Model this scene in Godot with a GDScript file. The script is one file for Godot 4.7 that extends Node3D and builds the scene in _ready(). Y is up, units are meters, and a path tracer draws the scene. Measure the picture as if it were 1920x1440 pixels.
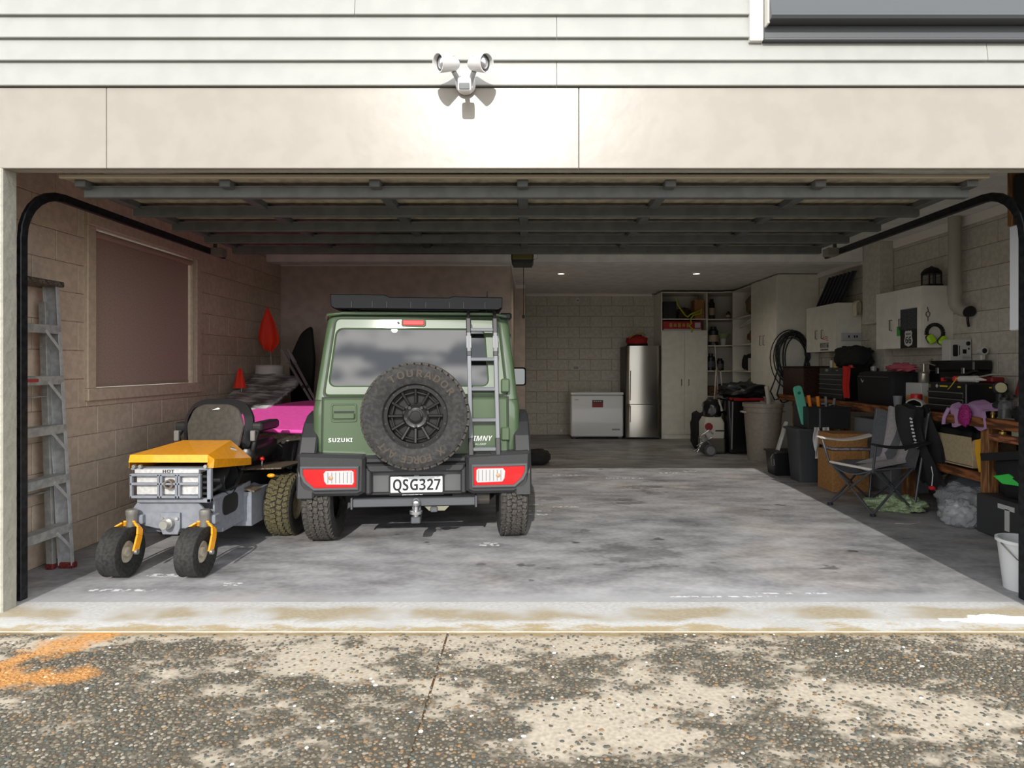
extends Node3D

# World: y up, metres, garage floor at y = 0, camera at x = 0, z = 0. The garage opens towards +z; local +z of a thing is its face towards the driveway.
const LEFT := -3.15      # inner face of the left wall
const RIGHT := 4.2       # inner face of the right wall
const FRONT := -3.27     # outer face of the front wall
const INNER := -3.366    # inner face of the front wall
const MID := -7.95       # partition wall on the left
const BACK := -11.58     # back wall

var mats := {}
var taken := {}
var tex := {}
var rng := RandomNumberGenerator.new()

func _ready() -> void:
	rng.seed = 7
	# --- camera: level, lens shifted a little so that walls stay upright
	var cam := Camera3D.new()
	cam.name = "camera"
	cam.projection = Camera3D.PROJECTION_FRUSTUM
	cam.near = 0.1
	cam.far = 200.0
	cam.size = 0.1 * 1440.0 / 1170.0
	cam.frustum_offset = Vector2(-30.0, -36.0) / 1170.0 * 0.1
	cam.position = Vector3(0, 1.3, 0)
	add_child(cam)
	cam.current = true
	# --- sky and exposure
	var env := Environment.new()
	env.background_mode = Environment.BG_SKY
	var sky := Sky.new()
	sky.sky_material = cloudy_sky()
	env.sky = sky
	env.tonemap_mode = Environment.TONE_MAPPER_LINEAR
	env.tonemap_exposure = 1.45
	env.sdfgi_enabled = true
	env.ssao_enabled = true
	env.ssil_enabled = true
	var we := WorldEnvironment.new()
	we.name = "environment"
	we.environment = env
	add_child(we)
	# --- sun: behind the camera, 27 degrees high
	var sun := DirectionalLight3D.new()
	sun.name = "sun"
	sun.light_color = Color(1.0, 0.98, 0.95)
	sun.light_energy = 0.79
	sun.light_angular_distance = 0.53
	sun.shadow_enabled = true
	add_child(sun)
	sun.look_at_from_position(Vector3(-0.35, 5.1, 10), Vector3(0, 0, 0))
	# --- structure, largest first
	build_ground()
	build_walls()
	build_facade()
	build_garage_door()
	# --- objects
	build_car()
	build_mower()
	build_ladder()
	build_left_pile()
	build_back()
	build_cupboards()
	build_right_wall()
	build_bench()
	build_bins()
	build_chair()
	build_near_right()

# ---------------------------------------------------------------- sky
func cloudy_sky() -> PanoramaSkyMaterial:
	var w := 800
	var h := 400
	var im := Image.create(w, h, false, Image.FORMAT_RGBF)
	var n := FastNoiseLite.new()
	n.seed = 11
	n.noise_type = FastNoiseLite.TYPE_SIMPLEX
	n.frequency = 1.7
	n.fractal_octaves = 6
	n.fractal_gain = 0.52
	n.domain_warp_enabled = true
	n.domain_warp_amplitude = 0.35
	n.domain_warp_frequency = 0.9
	var sd := Vector3(-0.35, 5.1, 10).normalized()
	for j in h:
		var th := PI * (j + 0.5) / h
		for i in w:
			var ph := TAU * ((i + 0.5) / w - 0.5)
			var d := Vector3(sin(ph) * sin(th), cos(th), -cos(ph) * sin(th))
			var c: Vector3
			if d.y < 0.0:
				c = Vector3(0.42, 0.41, 0.38)
			else:
				var k := 1.0 / (d.y + 0.12)
				var v := n.get_noise_2d(d.x * k * 1.3 + 5.0, d.z * k * 3.2)
				var cl := smoothstep(-0.12, 0.38, v)
				var s := maxf(d.dot(sd), 0.0)
				var glow := 2.4 * pow(s, 24.0) + 0.7 * pow(s, 4.0)
				var base := Vector3(0.68, 0.74, 0.83).lerp(Vector3(1.4, 1.42, 1.44), pow(1.0 - d.y, 3.0)) * (1.0 + 0.25 * glow)
				c = base.lerp(Vector3(2.5, 2.46, 2.4) * (1.0 + 0.7 * glow), cl)
			im.set_pixel(i, j, Color(c.x, c.y, c.z))
	var m := PanoramaSkyMaterial.new()
	m.panorama = ImageTexture.create_from_image(im)
	return m

# ---------------------------------------------------------------- materials
func noise_tex(key: String, freq: float, lo: float, hi: float, oct := 4, normal := false, type := FastNoiseLite.TYPE_SIMPLEX_SMOOTH) -> Texture2D:
	if tex.has(key):
		return tex[key]
	var n := FastNoiseLite.new()
	n.noise_type = type
	n.seed = key.hash() % 1000
	n.frequency = freq
	n.fractal_octaves = oct
	var im := n.get_seamless_image(256, 256)
	if normal:
		im.convert(Image.FORMAT_RGBA8)
		im.bump_map_to_normal_map(hi)
	else:
		im.convert(Image.FORMAT_RGB8)
		im.adjust_bcs(1.0, 1.0, 1.0)
		for y in 256:
			for x in 256:
				var v := lerpf(lo, hi, smoothstep(0.25, 0.75, im.get_pixel(x, y).r))
				im.set_pixel(x, y, Color(v, v, v))
	tex[key] = ImageTexture.create_from_image(im)
	return tex[key]

# colours are sRGB 0..255
func mt(key: String, r := 128, g := 128, b := 128, rough := 0.6, metal := 0.0, o := {}) -> StandardMaterial3D:
	if mats.has(key):
		return mats[key]
	var m := StandardMaterial3D.new()
	m.resource_name = key
	m.albedo_color = Color8(r, g, b)
	m.roughness = rough
	m.metallic = metal
	if o.has("spec"):
		m.metallic_specular = o.spec
	if o.has("coat"):
		m.clearcoat_enabled = true
		m.clearcoat = o.coat
		m.clearcoat_roughness = o.get("coat_rough", 0.05)
	if o.has("mot") or o.has("bump"):
		m.uv1_triplanar = true
		m.uv1_world_triplanar = o.get("world", false)
		var sc = o.get("s", 2.0)
		m.uv1_scale = sc if sc is Vector3 else Vector3(sc, sc, sc)
	if o.has("mot"):
		var lo: float = 1.0 - o.mot
		m.albedo_texture = noise_tex("mot%.2f" % o.mot, 0.02, lo, 1.0, 5)
	if o.has("bump"):
		m.normal_enabled = true
		m.normal_texture = noise_tex("bump", 0.05, 0, 6.0, 4, true)
		m.normal_scale = o.bump
	if o.has("alpha"):
		m.transparency = BaseMaterial3D.TRANSPARENCY_ALPHA
		m.albedo_color.a = o.alpha
	if o.has("emit"):
		m.emission_enabled = true
		m.emission = m.albedo_color
		m.emission_energy_multiplier = o.emit
	if o.has("rim"):
		m.rim_enabled = true
		m.rim = o.rim
	mats[key] = m
	return m

# ---------------------------------------------------------------- nodes
func numbered(called: String) -> String:
	var k: int = taken.get(called, 0)
	taken[called] = k + 1
	return called if k == 0 else "%s_%03d" % [called, k]

func meta(o: Node, label: String, category: String, group := "") -> Node:
	o.set_meta("label", label)
	o.set_meta("category", category)
	if group != "":
		o.set_meta("group", group)
	return o

func thing(called: String, label: String, category: String, at := Vector3.ZERO, turn := 0.0, group := "") -> Node3D:
	var o := Node3D.new()
	o.name = numbered(called)
	add_child(o)
	o.position = at
	o.rotation.y = turn
	meta(o, label, category, group)
	return o

func obj(called: String, s, m: Material, parent: Node = self) -> MeshInstance3D:
	var o := MeshInstance3D.new()
	o.name = numbered(called) if parent == self else called
	if s is SurfaceTool:
		s.generate_normals()
		o.mesh = s.commit()
	else:
		o.mesh = s
	o.material_override = m
	o.cast_shadow = GeometryInstance3D.SHADOW_CASTING_SETTING_ON
	parent.add_child(o, true)
	return o

# a top-level thing that is one mesh
func one(called: String, s, m: Material, label: String, category: String, at := Vector3.ZERO, turn := 0.0, group := "") -> MeshInstance3D:
	var o := obj(called, s, m)
	o.position = at
	o.rotation.y = turn
	meta(o, label, category, group)
	return o

func struct_root(called: String, label: String, category: String) -> Node3D:
	var o := thing(called, label, category)
	o.set_meta("kind", "structure")
	return o

func sub(called: String, parent: Node, at := Vector3.ZERO, b := Basis()) -> Node3D:
	var o := Node3D.new()
	o.name = called
	parent.add_child(o, true)
	o.transform = Transform3D(b, at)
	return o

# ---------------------------------------------------------------- shapes
func S() -> SurfaceTool:
	var s := SurfaceTool.new()
	s.begin(Mesh.PRIMITIVE_TRIANGLES)
	s.set_smooth_group(-1)
	return s

func V(x: float, y: float, z: float) -> Vector3:
	return Vector3(x, y, z)

func RX(a: float) -> Basis:
	return Basis(Vector3.RIGHT, deg_to_rad(a))
func RY(a: float) -> Basis:
	return Basis(Vector3.UP, deg_to_rad(a))
func RZ(a: float) -> Basis:
	return Basis(Vector3.BACK, deg_to_rad(a))
func TR(x: float, y: float, z: float, b := Basis()) -> Transform3D:
	return Transform3D(b, Vector3(x, y, z))

# convex polygon facing away from c
func fo(s: SurfaceTool, p: Array, c: Vector3) -> void:
	var n: Vector3 = (p[1] - p[0]).cross(p[2] - p[0])
	var mid := Vector3.ZERO
	for v in p:
		mid += v
	mid /= p.size()
	var out := n.dot(mid - c) > 0
	for i in range(1, p.size() - 1):
		s.add_vertex(p[0])
		s.add_vertex(p[i + 1] if out else p[i])
		s.add_vertex(p[i] if out else p[i + 1])

# quad, counter-clockwise seen from outside
func q(s: SurfaceTool, a: Vector3, b: Vector3, c: Vector3, d: Vector3) -> void:
	for v in [a, c, b, a, d, c]:
		s.add_vertex(v)

func box(s: SurfaceTool, c: Vector3, size: Vector3, bev := 0.004, bs := Basis()) -> SurfaceTool:
	s.set_smooth_group(-1)
	var h := size / 2.0
	var b := minf(bev, minf(h.x, minf(h.y, h.z)) * 0.9)
	if b <= 0.0:
		for ax in 3:
			for sg in [-1.0, 1.0]:
				var p := []
				for k in [[-1, -1], [1, -1], [1, 1], [-1, 1]]:
					var v := Vector3.ZERO
					v[ax] = sg * h[ax]
					v[(ax + 1) % 3] = k[0] * h[(ax + 1) % 3]
					v[(ax + 2) % 3] = k[1] * h[(ax + 2) % 3]
					p.append(c + bs * v)
				fo(s, p, c)
		return s
	var pt := func(sg: Vector3, ax: int) -> Vector3:
		var v := sg * (h - Vector3.ONE * b)
		v[ax] = sg[ax] * h[ax]
		return c + bs * v
	for ax in 3:
		var a1 := (ax + 1) % 3
		var a2 := (ax + 2) % 3
		for sg in [-1.0, 1.0]:
			var p := []
			for k in [[-1, -1], [1, -1], [1, 1], [-1, 1]]:
				var e := Vector3.ZERO
				e[ax] = sg
				e[a1] = k[0]
				e[a2] = k[1]
				p.append(pt.call(e, ax))
			fo(s, p, c)
		for k in [[-1, -1], [1, -1], [1, 1], [-1, 1]]:
			var e0 := Vector3.ZERO
			e0[a1] = k[0]
			e0[a2] = k[1]
			e0[ax] = -1
			var e1 := e0
			e1[ax] = 1
			fo(s, [pt.call(e0, a1), pt.call(e1, a1), pt.call(e1, a2), pt.call(e0, a2)], c)
	for i in 8:
		var e := Vector3(1 if i & 1 else -1, 1 if i & 2 else -1, 1 if i & 4 else -1)
		fo(s, [pt.call(e, 0), pt.call(e, 1), pt.call(e, 2)], c)
	return s

func bx(c: Vector3, size: Vector3, bev := 0.004, bs := Basis()) -> SurfaceTool:
	return box(S(), c, size, bev, bs)

# box between two corners
func bb(s: SurfaceTool, x0: float, x1: float, y0: float, y1: float, z0: float, z1: float, bev := 0.004) -> SurfaceTool:
	return box(s, V((x0 + x1) / 2, (y0 + y1) / 2, (z0 + z1) / 2), V(absf(x1 - x0), absf(y1 - y0), absf(z1 - z0)), bev)

# bar of rectangular section from a to b
func bar(s: SurfaceTool, a: Vector3, b: Vector3, w: float, t: float, up := Vector3.UP, bev := 0.002) -> SurfaceTool:
	var z := (b - a).normalized()
	var x := up.cross(z)
	if x.length() < 0.01:
		x = Vector3.RIGHT.cross(z)
	x = x.normalized()
	return box(s, (a + b) / 2, V(w, t, a.distance_to(b)), bev, Basis(x, z.cross(x), z))

func tube(s: SurfaceTool, path: Array, r, n := 8, cap := true, loop := false) -> SurfaceTool:
	var rings := []
	var m := path.size()
	var ref := Vector3.ZERO
	for i in m:
		var d: Vector3
		if loop:
			d = path[(i + 1) % m] - path[(i - 1 + m) % m]
		else:
			d = path[mini(i + 1, m - 1)] - path[maxi(i - 1, 0)]
		d = d.normalized()
		if ref == Vector3.ZERO:
			ref = Vector3.UP if absf(d.y) < 0.9 else Vector3.RIGHT
		ref = (ref - d * ref.dot(d)).normalized()
		var side := d.cross(ref)
		var rr: float = r[i] if r is Array else r
		var ring := []
		for k in n:
			var a := TAU * k / n
			ring.append(path[i] + (ref * cos(a) + side * sin(a)) * rr)
		rings.append(ring)
	if loop:
		rings.append(rings[0])
	loft(s, rings, true, cap and not loop)
	return s

# rings of equal length; closed rings are joined round
func loft(s: SurfaceTool, rings: Array, closed := true, cap := true, group := 1) -> SurfaceTool:
	s.set_smooth_group(group)
	var n: int = rings[0].size()
	var lim := n if closed else n - 1
	for i in rings.size() - 1:
		for k in lim:
			var k2 := (k + 1) % n
			q(s, rings[i][k], rings[i][k2], rings[i + 1][k2], rings[i + 1][k])
	if cap and closed:
		s.set_smooth_group(-1)
		for e in [0, rings.size() - 1]:
			var c := Vector3.ZERO
			for v in rings[e]:
				c += v
			c /= n
			for k in n:
				var a: Vector3 = rings[e][k]
				var b: Vector3 = rings[e][(k + 1) % n]
				s.add_vertex(c)
				s.add_vertex(a if e == 0 else b)
				s.add_vertex(b if e == 0 else a)
	s.set_smooth_group(-1)
	return s

# profile of Vector2(radius, height), outside to the right of its direction
func lathe(s: SurfaceTool, prof: Array, n := 24, t := Transform3D()) -> SurfaceTool:
	var g := 1
	for i in prof.size() - 1:
		if i > 0:
			var d0: Vector2 = (prof[i] - prof[i - 1]).normalized()
			var d1: Vector2 = (prof[i + 1] - prof[i]).normalized()
			if d0.dot(d1) < 0.8:
				g += 1
		s.set_smooth_group(g)
		for k in n:
			var a0 := TAU * k / n
			var a1 := TAU * (k + 1) / n
			var p := []
			for e in [[i, a1], [i, a0], [i + 1, a0], [i + 1, a1]]:
				p.append(t * V(prof[e[0]].x * cos(e[1]), prof[e[0]].y, prof[e[0]].x * sin(e[1])))
			if prof[i].x < 1e-5:
				for v in [p[0], p[3], p[2]]:
					s.add_vertex(v)
			elif prof[i + 1].x < 1e-5:
				for v in [p[0], p[2], p[1]]:
					s.add_vertex(v)
			else:
				q(s, p[0], p[1], p[2], p[3])
	s.set_smooth_group(-1)
	return s

func cyl(s: SurfaceTool, a: Vector3, b: Vector3, r: float, n := 16, r2 := -1.0) -> SurfaceTool:
	return tube(s, [a, b], [r, r if r2 < 0 else r2], n)

func inset(poly: Array, b: float) -> Array:
	var n := poly.size()
	var out := []
	for i in n:
		var p: Vector2 = poly[i]
		var d0: Vector2 = (p - poly[(i - 1 + n) % n]).normalized()
		var d1: Vector2 = (poly[(i + 1) % n] - p).normalized()
		var nn: Vector2 = (Vector2(-d0.y, d0.x) + Vector2(-d1.y, d1.x)).normalized()
		var k: float = b / maxf(0.35, nn.dot(Vector2(-d0.y, d0.x)))
		out.append(p + nn * k)
	return out

func ccw(poly: Array) -> Array:
	var a := 0.0
	for i in poly.size():
		var p: Vector2 = poly[i]
		var r: Vector2 = poly[(i + 1) % poly.size()]
		a += p.x * r.y - r.x * p.y
	if a < 0:
		var c := poly.duplicate()
		c.reverse()
		return c
	return poly

func cap2d(s: SurfaceTool, poly: Array, z: float, t: Transform3D, front: bool) -> void:
	var idx := Geometry2D.triangulate_polygon(PackedVector2Array(poly))
	for i in range(0, idx.size(), 3):
		var p := []
		for k in 3:
			p.append(poly[idx[i + k]])
		var area: float = (p[1] - p[0]).cross(p[2] - p[0])
		if (area > 0) == front:
			p = [p[0], p[2], p[1]]
		for v in p:
			s.add_vertex(t * V(v.x, v.y, z))

# polygon in local XY, from z = -d/2 to d/2, edges bevelled
func prism(s: SurfaceTool, poly0: Array, d: float, t := Transform3D(), b := 0.003) -> SurfaceTool:
	s.set_smooth_group(-1)
	var poly := ccw(poly0)
	var n := poly.size()
	var inn := inset(poly, b) if b > 0 else poly
	cap2d(s, inn, d / 2, t, true)
	cap2d(s, inn, -d / 2, t, false)
	var lv := [[inn, -d / 2], [poly, -d / 2 + b], [poly, d / 2 - b], [inn, d / 2]] if b > 0 else [[poly, -d / 2], [poly, d / 2]]
	for j in lv.size() - 1:
		for i in n:
			var k := (i + 1) % n
			var A: Vector2 = lv[j][0][i]
			var B: Vector2 = lv[j][0][k]
			var C: Vector2 = lv[j + 1][0][k]
			var D: Vector2 = lv[j + 1][0][i]
			q(s, t * V(A.x, A.y, lv[j][1]), t * V(B.x, B.y, lv[j][1]), t * V(C.x, C.y, lv[j + 1][1]), t * V(D.x, D.y, lv[j + 1][1]))
	return s

# frame between two outlines with as many points (both counter-clockwise), thickness d
func ring_plate(s: SurfaceTool, o: Array, i2: Array, d: float, t := Transform3D(), b := 0.004) -> SurfaceTool:
	s.set_smooth_group(-1)
	var n := o.size()
	var oi := inset(o, b)
	var ii := inset(i2, -b)
	var lv := [[o, -d / 2], [o, d / 2 - b], [oi, d / 2], [ii, d / 2], [i2, d / 2 - b], [i2, -d / 2]]
	for j in 5:
		for i in n:
			var k := (i + 1) % n
			var A: Vector2 = lv[j][0][i]
			var B: Vector2 = lv[j][0][k]
			var C: Vector2 = lv[j + 1][0][k]
			var D: Vector2 = lv[j + 1][0][i]
			q(s, t * V(A.x, A.y, lv[j][1]), t * V(B.x, B.y, lv[j][1]), t * V(C.x, C.y, lv[j + 1][1]), t * V(D.x, D.y, lv[j + 1][1]))
	return s

func rrect(x0: float, x1: float, y0: float, y1: float, r: float, n := 4) -> Array:
	return rquad([Vector2(x0, y0), Vector2(x1, y0), Vector2(x1, y1), Vector2(x0, y1)], r, n)

# polygon with rounded corners (counter-clockwise)
func rquad(p: Array, r: float, n := 4) -> Array:
	var out := []
	var m := p.size()
	for i in m:
		var c: Vector2 = p[i]
		var a: Vector2 = c + (p[(i - 1 + m) % m] - c).normalized() * r
		var b: Vector2 = c + (p[(i + 1) % m] - c).normalized() * r
		for k in n + 1:
			var u := float(k) / n
			out.append(a.lerp(c, u).lerp(c.lerp(b, u), u))
	return out

# cloth: fn(u, v) -> Vector3 with thickness
func sheet(s: SurfaceTool, fn: Callable, nu: int, nv: int, th := 0.004) -> SurfaceTool:
	var P := []
	for i in nu + 1:
		var row := []
		for j in nv + 1:
			row.append(fn.call(float(i) / nu, float(j) / nv))
		P.append(row)
	var N := []
	for i in nu + 1:
		var row := []
		for j in nv + 1:
			var du: Vector3 = P[mini(i + 1, nu)][j] - P[maxi(i - 1, 0)][j]
			var dv: Vector3 = P[i][mini(j + 1, nv)] - P[i][maxi(j - 1, 0)]
			row.append(du.cross(dv).normalized() * th / 2)
		N.append(row)
	s.set_smooth_group(1)
	for i in nu:
		for j in nv:
			q(s, P[i][j] + N[i][j], P[i + 1][j] + N[i + 1][j], P[i + 1][j + 1] + N[i + 1][j + 1], P[i][j + 1] + N[i][j + 1])
	s.set_smooth_group(2)
	for i in nu:
		for j in nv:
			q(s, P[i][j] - N[i][j], P[i][j + 1] - N[i][j + 1], P[i + 1][j + 1] - N[i + 1][j + 1], P[i + 1][j] - N[i + 1][j])
	s.set_smooth_group(-1)
	for i in nu:
		for j in [0, nv]:
			q(s, P[i][j] - N[i][j], P[i + 1][j] - N[i + 1][j], P[i + 1][j] + N[i + 1][j], P[i][j] + N[i][j])
	for j in nv:
		for i in [0, nu]:
			q(s, P[i][j] - N[i][j], P[i][j + 1] - N[i][j + 1], P[i][j + 1] + N[i][j + 1], P[i][j] + N[i][j])
	return s

# soft lump: a sphere pushed about by noise; floor flattens its underside
func blob(s: SurfaceTool, c: Vector3, rad: Vector3, amp := 0.15, sd := 1, n := 18, sq := 1.0, floor_y := -99.0) -> SurfaceTool:
	var f := FastNoiseLite.new()
	f.seed = sd
	f.frequency = 0.9
	f.fractal_octaves = 3
	s.set_smooth_group(1)
	var P := []
	for i in n + 1:
		var row := []
		var th := PI * i / n
		for j in 2 * n:
			var ph := TAU * j / (2 * n)
			var d := V(sin(th) * cos(ph), cos(th), sin(th) * sin(ph))
			var e := d
			if sq != 1.0:
				e = V(signf(d.x) * pow(absf(d.x), sq), signf(d.y) * pow(absf(d.y), sq), signf(d.z) * pow(absf(d.z), sq))
			var v := c + e * rad * (1.0 + amp * 2.0 * f.get_noise_3d(d.x * 2 + 3, d.y * 2, d.z * 2))
			v.y = maxf(v.y, floor_y)
			row.append(v)
		P.append(row)
	for i in n:
		for j in 2 * n:
			var k := (j + 1) % (2 * n)
			if i > 0:
				for v in [P[i][j], P[i][k], P[i + 1][k]]:
					s.add_vertex(v)
			if i < n - 1:
				for v in [P[i][j], P[i + 1][k], P[i + 1][j]]:
					s.add_vertex(v)
	s.set_smooth_group(-1)
	return s

# lettering as a thin solid, centred; height of capitals in metres
func text(called: String, txt: String, cap: float, m: Material, parent: Node, t: Transform3D, depth := 0.002, wide := 1.0, font := "Droid Sans", bold := false) -> MeshInstance3D:
	var tm := TextMesh.new()
	var f := SystemFont.new()
	f.font_names = PackedStringArray([font])
	if bold:
		f.font_weight = 700
	tm.font = f
	tm.text = txt
	tm.font_size = 64
	tm.pixel_size = cap / (0.72 * 64.0)
	tm.depth = depth
	tm.curve_step = 2.0
	var o := obj(called, tm, m, parent)
	o.transform = t.scaled_local(V(wide, 1, 1))
	return o

# helix-like coil in the XY plane of t
func coil(s: SurfaceTool, t: Transform3D, rx: float, ry: float, turns: int, r: float, jit: float, sd := 3, drop := 0.0) -> SurfaceTool:
	var g := RandomNumberGenerator.new()
	g.seed = sd
	var path := []
	var per := 26
	var ox := 0.0
	var oy := 0.0
	var k := 1.0
	for i in turns * per:
		if i % per == 0:
			ox = g.randf_range(-jit, jit)
			oy = g.randf_range(-jit, jit)
			k = g.randf_range(0.62, 1.0)
		var a := TAU * i / per
		var dd := drop * maxf(0.0, -sin(a)) * k
		path.append(t * V(rx * k * cos(a) + ox * 0.5 * (1 - cos(a)), ry * k * sin(a) + oy * 0.3 - dd, (float(i) / (turns * per) - 0.5) * r * turns * 0.5 + 0.006 * sin(a * 3 + i * 0.1)))
	return tube(s, path, r, 6)

# rubber tyre round the local y axis, with tread blocks as one joined mesh
func tyre(parent: Node, R: float, W: float, rim: float, rubber: Material, tread_mat: Material, nb: int, rows: int, lug := 0.75) -> void:
	var s := S()
	var p := [Vector2(rim - 0.01, -W * 0.30), Vector2(rim, -W * 0.40), Vector2(lerpf(rim, R, 0.35), -W * 0.49), Vector2(lerpf(rim, R, 0.65), -W * 0.5), Vector2(R * 0.955, -W * 0.455), Vector2(R - 0.012, -W * 0.38), Vector2(R - 0.011, 0)]
	for i in range(5, -1, -1):
		p.append(Vector2(p[i].x, -p[i].y))
	lathe(s, p, 44)
	obj("tyre_wall", s, rubber, parent)
	if nb == 0:
		return
	var t := S()
	for r in rows:
		var y := (r + 0.5) / rows * W * 0.86 - W * 0.43
		for k in nb:
			var a := TAU * (k + (0.5 if r % 2 else 0.0)) / nb
			var edge := r == 0 or r == rows - 1
			var rr := R - (0.014 if edge else 0.009)
			var b := Basis(V(cos(a), 0, sin(a)), Vector3.UP, V(-sin(a), 0, cos(a)))
			b = b * Basis(Vector3.RIGHT, 0.28 if r % 2 else -0.28)
			if edge:
				b = b * Basis(Vector3.BACK, 0.3 if r == 0 else -0.3)
			box(t, V(cos(a) * rr, y, sin(a) * rr), V(0.02, W * 0.86 / rows * 0.86, TAU * R / nb * lug), 0.0, b)
	var o := obj("tread", t, tread_mat, parent)
	o.set_meta("kind", "stuff")

# ---------------------------------------------------------------- ground
func grd(x: float, z: float, X: float, Z: float, rx: float, rz: float) -> float:
	var a := (x - X) / rx
	var b := (z - Z) / rz
	return exp(-(a * a + b * b))

var cover_noise: FastNoiseLite
# how much the pebbles and the dirt between them cover the drive, 0 (bare cement) to 1
func cover(x: float, z: float) -> float:
	var v := 0.72 + 0.9 * cover_noise.get_noise_2d(x * 1.4, z * 2.6) + 0.75 * cover_noise.get_noise_2d(x * 5.5 + 20, z * 9.0)
	v -= 0.75 * grd(x, z, -0.85, -2.72, 0.36, 0.22) + 0.55 * grd(x, z, -0.7, -2.33, 0.28, 0.10)
	v -= 0.7 * grd(x, z, 0.22, -2.83, 0.5, 0.13) + 0.75 * grd(x, z, 0.42, -2.42, 0.34, 0.16) + 0.5 * grd(x, z, 0.3, -2.15, 0.35, 0.10)
	v -= 0.6 * grd(x, z, 1.45, -2.28, 0.5, 0.15) + 0.45 * grd(x, z, 1.15, -2.48, 0.3, 0.1) + 0.45 * grd(x, z, 0.0, -3.0, 2.4, 0.06)
	v -= 0.35 * grd(x, z, -2.4, -2.92, 0.6, 0.1)
	v += 0.4 * grd(x, z, -1.5, -2.2, 0.9, 0.3) + 0.55 * grd(x, z, -0.66, -2.5, 0.12, 0.05) + 0.4 * grd(x, z, 0.12, -2.5, 0.2, 0.08) + 0.3 * grd(x, z, 1.7, -2.75, 0.7, 0.15)
	return clampf(v, 0.0, 1.0)

func rust(x: float, z: float) -> float:
	var best := 0.0
	for e in [[-2.04, -3.04, -2.2, -2.86, 0.1], [-2.2, -2.86, -2.4, -2.5, 0.06], [-1.9, -2.62, -2.2, -2.58, 0.07], [-2.2, -2.6, -2.36, -2.45, 0.1]]:
		var a := Vector2(e[0], e[1])
		var b := Vector2(e[2], e[3])
		var p := Geometry2D.get_closest_point_to_segment(Vector2(x, z), a, b)
		best = maxf(best, 1.0 - p.distance_to(Vector2(x, z)) / (e[4] * 1.5))
	return clampf(best * 1.6 + cover_noise.get_noise_2d(x * 9, z * 9) * 0.9 - 0.15, 0.0, 1.0) if best > 0 else 0.0

func slab(called: String, parent: Node, m: Material, x0: float, x1: float, z0: float, z1: float, y: float, ux: Vector2, uz: Vector2, th := 0.12) -> MeshInstance3D:
	# z0 is the far side. Flat top with texture coordinates measured in the room, plus sides.
	var s := S()
	var pts := [V(x0, y, z1), V(x1, y, z1), V(x1, y, z0), V(x0, y, z0)]
	for k in [0, 2, 1, 0, 3, 2]:
		var p: Vector3 = pts[k]
		s.set_uv(Vector2((p.x - ux.x) / (ux.y - ux.x), (p.z - uz.x) / (uz.y - uz.x)))
		s.add_vertex(p)
	for k in 4:
		var a: Vector3 = pts[k]
		var b: Vector3 = pts[(k + 1) % 4]
		s.set_uv(Vector2((a.x - ux.x) / (ux.y - ux.x), (a.z - uz.x) / (uz.y - uz.x)))
		q(s, a - V(0, th, 0), b - V(0, th, 0), b, a)
	return obj(called, s, m, parent)

func image_mat(key: String, im: Image, rough: float, bump: float, bs: float) -> StandardMaterial3D:
	var m := StandardMaterial3D.new()
	m.resource_name = key
	m.albedo_texture = ImageTexture.create_from_image(im)
	m.roughness = rough
	m.texture_repeat = false
	if bump > 0:
		m.detail_enabled = false
	return m

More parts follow.
